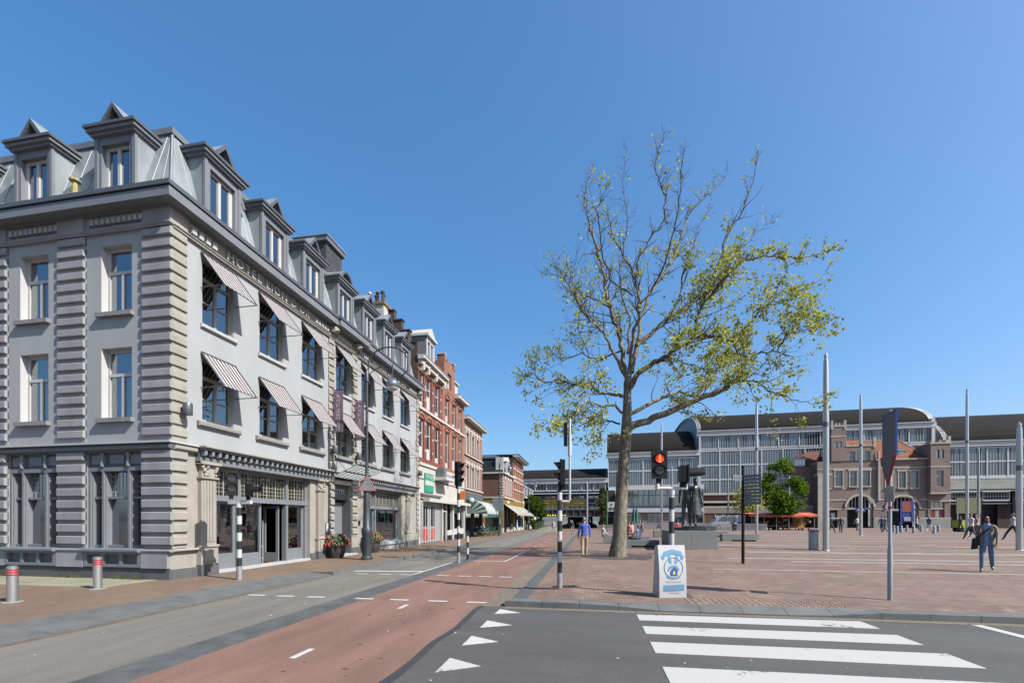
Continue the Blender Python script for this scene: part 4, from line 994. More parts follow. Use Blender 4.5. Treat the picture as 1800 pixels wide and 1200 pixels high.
def shed(name,label,u0,u1,eave,v0,span,rise,n=24):
    t=thing(name,label,'train shed',ST((u0+u1)/2,-v0,.42))
    b=MB(ST); P_=[(v0+span*(1-math.cos(PI*k/n))/2,eave+rise*math.sin(PI*k/n)) for k in range(n+1)]
    for k in range(n):
        p,q=P_[k],P_[k+1]; b.poly([(u0-.3,-p[0],p[1]),(u1+.3,-p[0],p[1]),(u1+.3,-q[0],q[1]),(u0-.3,-q[0],q[1])]); b.poly([(u0-.3,-p[0],p[1]-.25),(u1+.3,-p[0],p[1]-.25),(u1+.3,-q[0],q[1]-.25),(u0-.3,-q[0],q[1]-.25)])
    b.build('roof',M_mem,t,recalc=False,smooth=True)
    for u in (u0,u1):
        b=MB(ST); 
        for k in range(n): 
            p,q=P_[k],P_[k+1]; b.poly([(u,-p[0],eave-1),(u,-q[0],eave-1),(u,-q[0],q[1]-.05),(u,-p[0],p[1]-.05)])
        b.build('end_glazing',mat('end_wall_blue_white',(.40,.44,.48),.6,var=.05),t,recalc=False)
        b=MB(ST)
        for k in range(n):
            p,q=P_[k],P_[k+1]
            b.mesh([(u-.35,-p[0],p[1]),(u+.35,-p[0],p[1]),(u+.35,-p[0],p[1]-.3),(u-.35,-p[0],p[1]-.3),(u-.35,-q[0],q[1]),(u+.35,-q[0],q[1]),(u+.35,-q[0],q[1]-.3),(u-.35,-q[0],q[1]-.3)],[(0,1,5,4),(1,2,6,5),(2,3,7,6),(3,0,4,7)])
        for k in range(2,n-1,1): p=P_[k]; b.box(u-.1,u+.1,-p[0]-.06,-p[0]+.06,eave-1,p[1])
        b.build('end_arch',M_stl,t)
    b=MB(ST).box(u0-.5,u1+.5,-v0-.4,-v0+.35,eave-.7,eave+.1).box(u0-.3,u1+.3,-v0,-v0+.55,eave+.1,eave+.22).build('eave_band',M_stl,t)
    return t
tall=shed('train_shed','tallest glazed train shed with dark barrel roof behind the brick entrance',-27.75,10.1,18.55,5,52,6.6)
glazed(tall,-27.75,10.1,15.3,17.85,5,3.4); glazed(tall,-27.75,-6,6.75,14.95,5,3.4,rails=(12.2,9.45)); glazed(tall,-6,10.1,12,14.95,5,3.4)
MB(ST).box(-27.85,-27.55,-5.2,-4.7,.4,18.5).box(9.9,10.4,-5.2,-4.7,10,19.4).build('corner_column',M_stl,tall)
b=MB(ST); b.mi(0).box(-27.7,-5,-5.6,-4.9,5.35,6.5); b.mi(1).box(-27.7,-5,-5.6,-4.4,6.5,6.75).box(-27.7,-5,-5.6,-4.0,5.0,5.35); b.mi(2).box(-27.7,-5,-5.6,-5.2,4.3,5.0)
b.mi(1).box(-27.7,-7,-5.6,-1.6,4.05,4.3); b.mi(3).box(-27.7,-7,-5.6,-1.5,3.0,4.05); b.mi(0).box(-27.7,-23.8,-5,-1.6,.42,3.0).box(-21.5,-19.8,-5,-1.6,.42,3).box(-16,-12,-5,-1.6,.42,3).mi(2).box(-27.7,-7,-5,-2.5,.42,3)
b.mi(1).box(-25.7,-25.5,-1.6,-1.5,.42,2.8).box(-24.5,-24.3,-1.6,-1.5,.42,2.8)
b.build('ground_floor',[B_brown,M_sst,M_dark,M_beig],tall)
low=shed('train_shed','lower glazed train shed between the tallest shed and the viaduct',-44.8,-28.1,14.85,5,46,7.2)
glazed(low,-44.8,-28.1,8.3,13.85,5,3.2,rails=(11.45,))
far=shed('train_shed','lowest dark train shed over the viaduct at the end of the street',-112,-45.4,9.95,5,40,3.8)
glazed(far,-112,-45.4,7.75,9.2,5,2.4,thin=.6)
rgt=shed('train_shed','right hand train shed with white framed glazing above a ribbed grey canopy',12.2,70,15.0,5,52,8.2)
glazed(rgt,12.2,70,9.2,14.1,5,2.9,rails=(11.7,))
MB(ST).box(12.2,70,-5.2,-4.7,8.75,9.1).build('white_band',M_stl,rgt)
b=MB(ST); b.mi(0).poly([(10.3,-4.9,8.75),(70,-4.9,8.75),(70,-1.2,6.75),(10.3,-1.2,6.75)]); 
for k in range(120): u=10.4+k*.5; b.mesh([(u,-4.9,8.82),(u+.06,-4.9,8.82),(u+.06,-1.2,6.82),(u,-1.2,6.82),(u,-4.9,8.72),(u+.06,-4.9,8.72),(u+.06,-1.2,6.72),(u,-1.2,6.72)],[(0,1,2,3),(0,3,7,4),(1,5,6,2)])
b.mi(1).box(10.3,70,-1.25,-1.1,6.55,6.78); b.build('canopy',[M_can,M_mem],rgt,recalc=False)
b=MB(ST)
for k in range(9):
    u=10.6+k*4.4; b.mi(0).box(u,u+3.7,-1.6,-1.5,6.2,6.4).box(u,u+3.7,-1.6,-1.5,4.85,5.05).box(u,u+.12,-1.6,-1.5,4.85,6.4).box(u+3.58,u+3.7,-1.6,-1.5,4.85,6.4)
    for j in range(1,10): b.box(u+j*.37-.025,u+j*.37+.025,-1.6,-1.53,5,6.3)
    b.box(u,u+3.7,-1.6,-1.53,5.6,5.66)
    b.mi(1).box(u-.45,u-.1,-1.7,-1.4,.42,6.5)
b.build('clerestory_windows',[M_stl,M_black],rgt)
b=MB(ST); b.mi(0).box(10.3,70,-3.2,-3.1,.42,6.5); b.mi(1).box(17.6,24,-2.4,-2.3,.42,4.3).box(31,50,-2.4,-2.3,.42,4.3)
b.mi(2).box(10.5,70,-1.7,-1.55,4.35,4.55); b.build('ground_floor',[M_dark,mat('maroon_boarding',(.06,.018,.016),.6,var=.15),M_zincd],rgt)
b=MB(ST).tube([(21.2,-2.2,3.3),(21.2,-2.05,3.3)],[.62,.62],20); lg=b.build('round_logo_sign',M_stl,rgt)
MB(ST).tube([(21.2,-2.04,3.3),(21.2,-2.02,3.3)],[.52,.52],20).build('round_logo_disc',M_green,lg)
b=MB(ST); b.ball((21.2,-2.0,3.32),.2,8,(1,.2,1)); b.prism([(20.95,2.9),(21.45,2.9),(21.3,3.2),(21.1,3.2)],-2.01,-1.99,1).prism([(21.05,3.5),(21.35,3.5),(21.2,3.72)],-2.01,-1.99,1).build('round_logo_figure',M_stl,lg)
# office wing
off=thing('station_office_wing','low white and blue office wing with strip windows left of the statue','office wing',ST(-35,0,.42))
b=MB(ST); b.mi(0).box(-42.5,-27.9,-5,.25,7.35,8.25).box(-42.5,-27.9,-5,.2,3.2,3.95)
b.mi(1).box(-42.5,-28,-4,-.15,3.95,4.3); b.mi(2).box(-42.5,-28,-4,-.3,.42,3.2) 
b.build('wall',[M_stl,M_bluef,M_pink],off)
b=MB(ST)
for k in range(15): u=-42.4+k*1.03; b.box(u-.06,u+.06,-.2,-.05,4.3,7.35)
b.box(-42.4,-28,-.2,-.08,6.3,6.42).box(-42.4,-28,-.2,-.08,4.3,4.5)
b.build('window_frames',M_bluef,off)
MB(ST).poly([(-42.4,-.15,4.3),(-28,-.15,4.3),(-28,-.15,7.35),(-42.4,-.15,7.35)]).build('strip_window',M_glassd,off,recalc=False)
for u in (-41.5,-37.6,-33.6,-30.4):
    f=MB(ST).box(u,u+2.6,-.3,-.22,1.2,2.95).build('window',M_stl,off); MB(ST).box(u+.1,u+1.25,-.22,-.2,1.3,2.85).box(u+1.35,u+2.5,-.22,-.2,1.3,2.85).build('pane',M_glassd,f)
# ---- entrance building
ent=thing('station_entrance','brown brick railway station entrance with two arches, corner towers and orange tiled roof','station',ST(0,0,.42))
hol=[(-6.89,-5.78,7.52,10.17),(-4.68,-3.67,7.5,10.1),(-2.83,-1.74,7.5,10.1),(.58,1.48,7.1,9.85),(2.45,3.43,7.1,9.85),(4.15,5.19,7.1,9.85)]
A1=(-5.15,-1.25,3.9,1.95); A2=(.75,5.25,3.65,2.0)
b=MB(ST); ar=[(A[0],A[1],.42,A[2]+A[3]) for A in (A1,A2)]
b.mi(0); facade(b,-9.6,6.5,.42,11.8,hol+ar+[(-7.75,-6.55,.42,3.4)],.5)
archfill(b,*A1,0); archfill(b,*A2,0)
facade(b,-7.5,-5.36,11.8,17.7,[(-7.05,-6.6,14.1,15.1),(-6.45,-5.95,14.1,15.1)],.3,.12)
facade(b,-5.36,-.99,11.8,14.2,[(-4.76,-3.97,11.8,13.35),(-3.6,-2.9,11.8,13.35),(-2.5,-1.74,11.8,13.35)],.3,.1)
facade(b,6.5,9.6,.42,14.15,[(6.9,8.8,2.1,4.7)],.3,.1)
facade(b,6.47,9.14,6.0,14.1,[(7.23,8.24,7.2,9.8),(7.2,7.65,11.8,13.2),(7.85,8.28,11.8,13.2)],.3,.8)
for (u,z0,z1,d) in ((-7.5,11.8,17.7,.12),(-5.36,14.2,17.7,.12),(-9.6,.42,11.8,0),(6.47,6.0,14.1,.8),(9.14,6.0,14.1,.8),(9.6,.42,14.1,.1),(6.5,.42,6.1,.1),(-.99,11.8,14.2,.1)):
    b.poly([(u,d,z0),(u,d,z1),(u,-3.0,z1),(u,-3.0,z0)])
b.box(-7.5,-5.36,-3.1,-2.9,11.8,17.7).box(-5.3,-1,-.6,-.4,11.8,14.1).box(6.47,9.14,.1,.8,5.9,6.0)
b.mi(1).box(-9.7,-7.5,-1,.3,9.4,9.7).box(-9.6,-8.6,.01,.28,.42,9.4)
b.build('wall',[B_st,M_sst],ent,recalc=False)
b=MB(ST)
for (u0,u1,z,d) in ((-7.6,-5.26,15.9,.16),(-7.65,-5.2,17.65,.2),(-5.4,-.9,14.2,.18),(6.35,9.25,14.1,.9),(6.4,9.2,6.0,.85),(6.4,9.2,10.3,.84),(-9.6,6.4,10.35,.05),(-9.6,-5.3,7.0,.05),(-9.6,6.45,5.05,.06),(-9.6,9.7,1.95,.14),(-.99,6.5,11.75,.3),(-9.6,9.6,3.5,.04),(6.5,9.65,4.75,.2),(6.5,9.65,10.3,.14)): 
    for (a,c) in ([(u0,u1)] if z>5.1 or z==4.75 else ([(u0,A1[0]-.1),(A1[1]+.1,A2[0]-.1),(A2[1]+.1,u1)])): 
        if c>a: b.box(a,c,-.1 if z<14 else -3,d,z,z+.22)
for A in (A1,A2): archband(b,A[0],A[1],A[2],A[3],.35,-.02,.16,14)
for (a,c,z0,z1) in hol:
    b.box(a-.15,a,0,.05,z0,z1).box(c,c+.15,0,.05,z0,z1).box(a-.25,c+.25,0,.07,z1,z1+.25).box(a-.2,c+.2,0,.16,z0-.2,z0)
b.build('stone_bands',M_sst,ent)
def podium(a,c): return MB(ST).box(a,c,0,.14,.42,1.95)
for a,c in ((-9.6,-7.75),(-6.55,A1[0]),(A1[1],A2[0]),(A2[1],9.65)): podium(a,c).build('granite_base',M_lst,ent)
# battlements
b=MB(ST)
for u in (-7.5,-6.9,-6.4,-5.85): b.box(u,u+.22,-.4,.14,17.87,18.5 if u in(-7.5,) else 18.3)
for u in (-7.55,-5.6): b.box(u,u+.3,-.2,.2,17.2,18.75)
for u in (-5.3,-4.2,-2.9,-1.4): b.box(u,u+.35,-.2,.15,14.4,14.75 if u>-1.5 or u<-5 else 14.6)
b.box(-1.3,-.95,-.2,.2,13.9,15.6)
for u in (6.5,7.6,8.5): b.box(u,u+.35,-.2,.85,14.3,14.7)
b.box(8.85,9.2,.4,.85,14.0,15.3).box(-.65,-.35,-.1,.3,5.0,13.3)
b.build('battlements',M_sst,ent)
for (a,c,z0,z1) in hol+[(-4.76,-3.97,11.8,13.35),(-3.6,-2.9,11.8,13.35),(-2.5,-1.74,11.8,13.35)]:
    wnd(ent,ST,a,c,z0,z1,.2,M_stl,M_gst,fw=.07,tr=((.66,.04),(.82,.02)),mu=((.33,.66,1,.02),(.66,.66,1,.02)),d=0 if z0<11 else .1)
wnd(ent,ST,7.23,8.24,7.2,9.8,.2,M_stl,M_gst,fw=.08,tr=((.66,.05),),d=.8)
for a,c in ((7.2,7.65),(7.85,8.28)): wnd(ent,ST,a,c,11.8,13.2,.15,M_dark,M_glassd,fw=.05,d=.8)
for a,c in ((-7.05,-6.6),(-6.45,-5.95)): wnd(ent,ST,a,c,14.1,15.1,.15,M_dark,M_glassd,fw=.05,d=.12)
for k in range(3):
    u=6.92+k*.63; wnd(ent,ST,u,u+.6,2.1,4.7,.2,M_sst,M_glassd,fw=.06,tr=((.58,.06),),d=.1)
MB(ST).box(6.98,7.45,-.06,-.04,2.2,3.5).box(8.25,8.7,-.06,-.04,2.2,3.5).build('red_poster',mat('red_poster_paint',(.30,.01,.02),.5,var=.2),ent)
MB(ST).box(7.6,8.1,-.06,-.04,2.2,3.5).build('poster',mat('poster_print',(.45,.38,.30),.5,var=.5,scale=4),ent)
for A in (A1,A2):
    b=MB(ST); cu=(A[0]+A[1])/2; r=(A[1]-A[0])/2
    b.mi(1).box(A[0],A[1],-1.6,-1.5,.42,A[2]+A[3]); b.mi(0).box(A[0],A[1],-.5,-.3,A[2]-.35,A[2]-.05)
    b.box(A[0],A[0]+.2,-.5,-.35,.42,3.6).box(cu-.12,cu+.12,-.5,-.3,.42,3.6).box(A[1]-.2,A[1],-.5,-.35,.42,3.6)
    for k in range(1,8):
        u=A[0]+2*r*k/8; h=A[3]*math.sqrt(max(0,1-((u-cu)/r)**2)); b.box(u-.06,u+.06,-.5,-.38,A[2],A[2]+h)
    archband(b,A[0]+.14,A[1]-.14,A[2],A[3]-.14,.14,-.5,-.36,14)
    b.build('arched_window',[M_sst,M_dark],ent)
    MB(ST).box(A[0]+.1,A[1]-.1,-.47,-.46,A[2],A[2]+A[3]*.98).build('pane',M_glassd,ent) if 0 else None
b=MB(ST); b.mi(0).box(-3.95,-2.45,.1,.2,3.1,3.85); b.mi(1).prism([(-3.75,3.47),(-3.45,3.7),(-3.45,3.55),(-2.95,3.55),(-2.95,3.7),(-2.65,3.47),(-2.95,3.24),(-2.95,3.39),(-3.45,3.39),(-3.45,3.24)],.2,.22,1)
b.build('station_logo_sign',[M_nsblue,M_win],ent)
b=MB(ST); b.box(-7.75,-6.55,-.4,-.3,.42,3.4).build('side_door',M_dark,ent); MB(ST).box(-7.45,-6.8,-.28,-.26,1.7,3.0).build('poster_case',M_stl,ent)
# orange roofs
b=MB(ST); b.mi(0).mesh([(-.9,.0,11.98),(6.6,.0,11.98),(9.2,-7.5,12),(-5,-7.5,12),(-3.9,-4.2,15.75),(4.7,-4.2,15.6)],[(0,1,5,4),(1,2,5),(2,3,4,5),(0,4,3)]).mesh([(-5.2,-.5,14.3),(-1.0,-.5,14.3),(-1.0,-4.2,15.9),(-5.2,-4.2,15.9)],[(0,1,2,3)])
b.build('roof',B_rt,ent,recalc=False)
MB(ST).tube([(-3.9,-4.2,15.78),(4.7,-4.2,15.65)],.12,6).tube([(4.7,-4.2,15.65),(6.8,-.2,12.1)],.1,6).tube([(-5.0,-1,14.4),(-3.9,-4.2,15.8)],.1,6).build('ridge_tiles',M_lst,ent)
b=MB(ST).box(2.7,3.9,-2.6,-.9,12.3,13.35).mesh([(2.5,-.8,13.35),(4.1,-.8,13.35),(3.3,-.8,13.8),(2.5,-2.8,13.35),(4.1,-2.8,13.35),(3.3,-2.8,13.8)],[(0,1,2),(0,2,5,3),(1,4,5,2)]).build('dormer',M_lst,ent)
MB(ST).box(2.95,3.65,-.9,-.88,12.4,13.25).build('pane',M_glassd,b)
# left receding wing
b=MB(ST); b.mi(0); facade(b,-12,-9.5,.42,11.4,[(-11.6,-11.2,7,9),(-10.9,-10.5,7,9),(-10.2,-9.8,7,9),(-11.4,-10.9,2,3.2)],.3,-3.5)
b.poly([(-12,-3.5,.42),(-12,-3.5,11.4),(-12,-20,11.4),(-12,-20,.42)]).poly([(-9.6,0,.42),(-9.6,0,11.4),(-9.6,-3.5,11.4),(-9.6,-3.5,.42)])
b.build('side_wing_wall',B_st,ent,recalc=False)
MB(ST).mesh([(-12.2,-3.4,11.4),(-7.4,-3.4,11.6),(-7.4,-6,15.9),(-9.8,-6.2,15.2),(-12.2,-12,11.5)],[(0,1,2,3),(0,3,4)]).build('side_wing_roof',mat('dark_red_tiles',(.17,.05,.03),.8,var=.15),ent,recalc=False)
MB(ST).box(-12,-10.3,-4.3,-3.2,11.45,12.7).box(-12.1,-10.0,-4.5,-3.1,12.7,12.85).build('side_wing_dormer',M_stl,ent)
for k in range(3): MB(ST).box(-11.85+k*.55,-11.4+k*.55,-3.2,-3.18,11.65,12.6).build('pane',M_glassd,ent)
MB(ST).box(-4.6,-3.0,-8,-6,15,18.3).build('stair_turret',B_st,ent)
# ---- viaduct + train + underpass
via=thing('railway_viaduct','dark steel railway viaduct crossing the end of the street','viaduct',ST(-60,-5,.1))
b=MB(ST); b.mi(0).box(-112,-43.5,-30,-4.6,3.9,4.3); b.mi(1).box(-112,-43.5,-5,-4.4,2.5,3.9); b.mi(0)
for k in range(50): u=-112+k*1.4; b.box(u,u+.12,-4.45,-4.25,2.5,3.9)
b.box(-112,-43.5,-4.45,-4.2,3.8,3.95).box(-112,-43.5,-4.45,-4.2,2.4,2.55)
b.build('girder',[M_zincd,M_dark],via)
b=MB(ST)
for u in (-66,-61,-53,-49): b.box(u,u+.5,-6,-5.4,-.5,2.5).box(u,u+.5,-20,-19.4,-.5,2.5)
b.build('pillars',M_dark,via)
b=MB(ST).box(-112,-68,-30,-5,-.4,2.5).box(-46.5,-43.5,-30,-4.6,-.4,7.7); b.build('abutment',B_dark,via)
b=MB(ST)
for k in range(70): u=-112+k*1.0; b.box(u,u+.05,-4.5,-4.4,4.3,5.2)
b.box(-112,-43.5,-4.5,-4.4,5.15,5.22).build('railing',M_zinc,via)
for k in range(8): MB(ST).box(-57+k*.5,-56.8+k*.5,-4.2,-4.12,2.6,2.85).build('amber_lamp',emis('amber_lamp',(.8,.6,.05),.4) if k==0 else MATS['amber_lamp'],via)
tr=thing('train','double deck yellow and blue train standing on the viaduct','train',ST(-60,-9,4.3))
b=MB(ST); b.mi(0).box(-95,-46,-10.5,-7.5,5.1,5.5).mi(1).box(-95,-46,-10.5,-7.5,5.5,6.15).mi(0).box(-95,-46,-10.5,-7.5,6.15,7.0).box(-95,-46,-10.2,-7.8,7.0,7.3).mi(1).box(-95,-46,-10.5,-7.5,4.5,5.1); b.build('body',[M_tblue,M_yel],tr)
for k in range(16): u=-94+k*3; MB(ST).box(u,u+2.2,-7.5,-7.46,6.3,6.75).build('window',M_glassd,tr); MB(ST).box(u,u+2.2,-7.5,-7.46,5.15,5.45).build('window',M_glassd,tr)
for u in (-88,-74,-60,-49): MB(ST).box(u,u+1.4,-7.5,-7.44,4.7,6.1).build('door',M_nsblue,tr)
# seen through the underpass
b=thing('white_house','white house glimpsed through the underpass beneath the viaduct','house',(-22,150,0))
MB().box(-29,-19,150,158,-.5,9).build('wall',M_wht,b); 
for k in range(4): MB().box(-28+k*2.4,-27+k*2.4,149.9,150,1.5,3).build('window',M_glassd,b)
struct(MB(ST).box(-68,-46,-60,-4.0,-.3,.015).build('underpass_road',M_asph))
# ================================================================ helpers for placing
A_=R(9.96)
def atX(px,Y):
    x=(px-900)/780.; return Y*(-math.sin(A_)+x*math.cos(A_))/(math.cos(A_)+x*math.sin(A_))
def depth(X,Y): return -X*math.sin(A_)+Y*math.cos(A_)
def zat(py,X,Y): return 1.75+(913.5-py)/780.*depth(X,Y)
M_steel=mat('brushed_steel',(.42,.42,.42),.35,.85,var=.1,scale=3,streak=.1)
M_galv=mat('galvanised_steel',(.27,.28,.29),.5,.6,var=.12,scale=6)
M_pblk=mat('pole_black',(.02,.02,.022),.45,var=.1); M_pwht=mat('pole_white',(.62,.62,.62),.4,var=.08,scale=9)
M_redb=mat('red_band',(.45,.02,.02),.4,var=.1)
M_conc=mat('pale_concrete',(.27,.28,.275),.85,var=.1,scale=2,fine=.06)
M_lampb=mat('lamp_post_blue_grey',(.055,.075,.09),.45,.3,var=.12)
M_lens=mat('dark_lens',(.035,.03,.03),.15,var=.3); M_redl=emis('red_lens',(1,.06,.01),2.6); M_dredl=mat('dull_red_lens',(.25,.02,.02),.3)
M_white2=mat('white_enamel',(.66,.66,.66),.4,var=.05)
M_terr=mat('terracotta_dark',(.05,.045,.045),.7,var=.2)
M_leafg=mat('shrub_leaf',(.07,.12,.03),.6,var=.4,scale=6); M_flow=mat('red_flower',(.50,.02,.04),.6,var=.3,scale=9)
# ---- stainless bollards with red bands
def bollard(x,y,z,h=.74,r=.088,lab='',grp='stainless bollards by the hotel'):
    t=thing('bollard',lab,'bollard',(x,y,z),grp)
    MB().lathe((x,y,z),[(r,0),(r,h-.02),(r-.03,h),(0.01,h+.004)],24).build('post',M_steel,t,smooth=True)
    b=MB()
    for k in (0,1,2): b.lathe((x,y,z),[(r+.002,h-.20+k*.05),(r+.003,h-.17+k*.05)],24)
    b.build('red_band',M_redb,t,smooth=True)
    MB().lathe((x,y,z),[(r+.09,-.01),(r+.07,.012)],20).build('base_ring',M_conc,t)
bollard(-11.63,7.17,.08,lab='stainless steel bollard with red bands, nearest the bottom left corner')
bollard(-11.81,8.9,.08,.78,lab='stainless steel bollard with red bands in front of the hotel corner windows')
# ---- planters
def planter(x,y,z,s,lab):
    t=thing('planter',lab,'planter',(x,y,z),'dark planters with red flowers by the hotel door')
    MB().lathe((x,y,z),[(.26*s,0),(.36*s,.25*s),(.40*s,.5*s),(.38*s,.56*s),(.33*s,.55*s),(.30*s,.48*s)],8).build('pot',M_terr,t)
    rs=random.Random(int(y*10)); b=MB(); f=MB()
    for k in range(900):
        a=rs.uniform(0,2*PI); e=rs.uniform(-.15,1.4); r=(.30+.12*rs.random())*s; c=Vector((x+r*1.25*math.cos(a)*math.cos(e),y+r*1.25*math.sin(a)*math.cos(e),z+.6*s+r*.95*math.sin(e)))
        u=Vector((rs.gauss(0,1),rs.gauss(0,1),rs.gauss(0,1))).normalized(); w_=u.orthogonal().normalized(); l=.07*s
        b.poly([c-u*l,c+w_*l*.4,c+u*l,c-w_*l*.4])
    for k in range(26):
        a=rs.uniform(0,2*PI); e=rs.uniform(-.1,1.3); r=.40*s; c=(x+r*1.28*math.cos(a)*math.cos(e),y+r*1.28*math.sin(a)*math.cos(e),z+.6*s+r*math.sin(e))
        for q in range(5): f.ball((c[0]+rs.gauss(0,.03),c[1]+rs.gauss(0,.03),c[2]+rs.gauss(0,.03)),.035*s,5)
    b.build('foliage',M_leafg,t,recalc=False); f.build('flowers',M_flow,t)
planter(-11.0,17.95,.08,1.05,'dark pot of red flowers left of the hotel entrance'); planter(-11.05,21.3,.08,1.05,'dark pot of red flowers behind the blue grey lamp post')
# ---- hook lamps
def hooklamp(x,y,z,h,lab,s=1.):
    t=thing('street_lamp',lab,'street lamp',(x,y,z),'blue grey street lamps with a looped arm')
    MB().lathe((x,y,z),[(.24,0),(.24,.1),(.19,.16),(.18,1.0),(.22,1.1),(.22,1.3),(.16,1.4),(.13,2.3),(.12,3.2),(.075,3.3),(.07,3.9),(.06,4.2),(.055,h)],16).build('pole',M_lampb,t,smooth=True)
    b=MB(); R_=.62*s
    b.lathe((x,y,z+h-.5),[(.1,0),(.09,.35),(.05,.5)],10)
    arc=[(x,y,z+h-.2)]+[(x+.15+.08*k,y,z+h+.1+.16*k) for k in range(3)]
    cx,cz=x+.95,z+h+.28
    arc=[(x,y,z+h-.3)]+[(cx-.9*math.cos(a),y,cz+.78*math.sin(a)) for a in [PI*k/14 for k in range(-1,12)]]
    arc=[(x,y,z+h-.3),(x+.06,y,z+h+.05)]+[(cx+.9*math.cos(a)*(1 if a<2.2 else 1),y,cz-.1+.72*math.sin(a)) for a in [PI-PI*k/12 for k in range(1,12)]]+[(cx+.86,y,cz-.4),(cx+.62,y,cz-.62),(cx+.3,y,cz-.62)]
    b.tube(arc,[.045]+[.03]*(len(arc)-1),8)
    b.tube([(x,y,z+h-.6),(x+.2,y,z+h-.1),(x+.6,y,z+h+.12),(cx+.1,y,z+h-.05)],.022,6)
    b.tube([(cx+.2,y,cz-.1),(cx+.2,y,cz-.75)],.03,6)
    b.build('arm',M_lampb,t,smooth=True)
    MB().ball((cx+.2,y,cz-.95),.27,16,(1,1,.9)).build('globe',mat('lamp_globe_metal',(.16,.19,.23),.25,.6,var=.1),t,smooth=True)
    MB().ball((cx+.2,y,cz-1.05),.235,14,(1,1,.75)).build('lens',glass('lamp_lens',(.3,.3,.28),0,.1),t,smooth=True)
    return t
l1=hooklamp(-9.28,17.4,.08,8.0,'tall blue grey street lamp with looped arm before the hotel entrance')
F_=Fr((-9.28,17.4,0),(math.cos(.5),math.sin(.5),0),(math.sin(.5),-math.cos(.5),0))
b=MB(F_); b.mi(0).prism([(-.34,3.0),(.34,3.0),(0,3.6)],.14,.16,1); 
sg=b.build('triangular_sign',M_zincd,l1); b=MB(F_)
for p,q in (((-.36,2.98),(.36,2.98)),((.36,2.98),(0,3.63)),((0,3.63),(-.36,2.98))): b.tube([(p[0],.15,p[1]),(q[0],.15,q[1])],.022,6)
b.build('red_rim',M_redb,sg)
copy_tree(l1,loc=(-9.87,48.2,.08),label='dark street lamp with looped arm beside the cafe terrace')
# strip sign from copies
for o in list(bpy.data.objects):
    if o.name.startswith(('triangular_sign.','red_rim.')): bpy.data.objects.remove(o)
copy_tree(bpy.data.objects['street_lamp.001'],loc=(-10.15,74,.08),label='most distant looped street lamp, beside the white house')
# ---- traffic signals
def striped(b,x,y,z0,z1,r,grey=.38,band=.235,n=16):
    b.mi(2).lathe((x,y,z0),[(r*1.12,0),(r*1.12,grey)],n); z=z0+grey; k=0
    while z<z1-.01:
        z2=min(z+band,z1); b.mi(k%2).lathe((x,y,z),[(r,0),(r,z2-z)],n); z=z2; k+=1
def sighead(par,x,y,z,yaw,n,s=.27,lit=None,vis=.17,w_=.30,hood=False,d_=.11):
    F_=Fr((x,y,0),(-math.sin(yaw),math.cos(yaw),0),(math.cos(yaw),math.sin(yaw),0)); H=n*s+.08
    b=MB(F_); b.box(-w_/2,w_/2,-d_,0,z,z+H).box(-w_/2-.015,w_/2+.015,-.015,.012,z-.015,z+H+.015).box(-.05,.05,-d_,-.02,z-.12,z)
    hd=b.build('signal_head',M_black,par)
    for k in range(n):
        zc=z+H-.04-s/2-k*s; r=s*.40
        l=MB(F_); l.tube([(0,.01,zc),(0,.03,zc)],[r,r*.96],18)
        m=M_lens
        if lit==k: m=M_lens
        L=l.build('lens',m,hd)
        v=MB(F_); m_=14; 
        for j in range(m_):
            a0=-.35+(PI+.7)*j/m_; a1=-.35+(PI+.7)*(j+1)/m_
            if hood: e0=e1=vis*2.0
            else: e0=vis*(.35+.65*max(0,math.sin(a0)));e1=vis*(.35+.65*max(0,math.sin(a1)))
            rr=r+.02; P0=(rr*math.cos(a0),0,zc+rr*math.sin(a0)); P1=(rr*math.cos(a1),0,zc+rr*math.sin(a1))
            q=(rr-.012)/rr
            v.mesh([P0,P1,(P1[0],e1,P1[2]),(P0[0],e0,P0[2]),(P0[0]*q,0,zc+(P0[2]-zc)*q),(P1[0]*q,0,zc+(P1[2]-zc)*q),(P1[0]*q,e1,zc+(P1[2]-zc)*q),(P0[0]*q,e0,zc+(P0[2]-zc)*q)],[(0,1,2,3),(7,6,5,4),(3,2,6,7)])
        v.build('visor',M_black,hd,recalc=False)
        if lit==k:
            f=MB(F_); f.tube([(0,.032,zc+.068),(0,.036,zc+.068)],.017,10); y0,y1=.032,.036
            f.prism([(-.028,zc+.045),(.028,zc+.045),(.034,zc-.015),(.024,zc-.015),(.02,zc+.02),(.02,zc-.085),(.004,zc-.085),(0,zc-.02),(-.004,zc-.085),(-.02,zc-.085),(-.02,zc+.02),(-.024,zc-.015),(-.034,zc-.015)],y0,y1,1)
            f.build('red_man',M_redl,L)
            MB(F_).tube([(0,.0305,zc),(0,.0315,zc)],r*.9,18).build('red_glow',emis('red_lens_glow',(.5,.02,.005),.35),L)
    return hd
PM=[M_pblk,M_pwht,M_galv]
t1=thing('traffic_signal','striped signal post with two heads standing on the hotel pavement','traffic signal',(-9.7,10.95,.08))
b=MB(); striped(b,-9.7,10.95,.08,2.2,.066); b.mi(1).box(-10.02,-9.32,10.9,11.0,2.2,2.30).lathe((-9.7,10.95,2.1),[(.085,0),(.085,.12)],12); b.build('pole',PM,t1)
sighead(t1,-9.92,10.92,2.46,R(-40),2,.29,w_=.28,vis=.15)
sighead(t1,-9.36,10.98,2.42,R(20),1,.25,w_=.26,vis=.13,hood=True,d_=.10)
t2=thing('traffic_signal','tall striped post with three lens signal head at the left edge of the cycle lane','traffic signal',(-5.31,17.56,0))
b=MB(); striped(b,-5.31,17.56,0,3.0,.06,.42,.27); b.mi(2).lathe((-5.31,17.56,3.0),[(.06,0),(.05,.35)],12); b.build('pole',PM,t2)
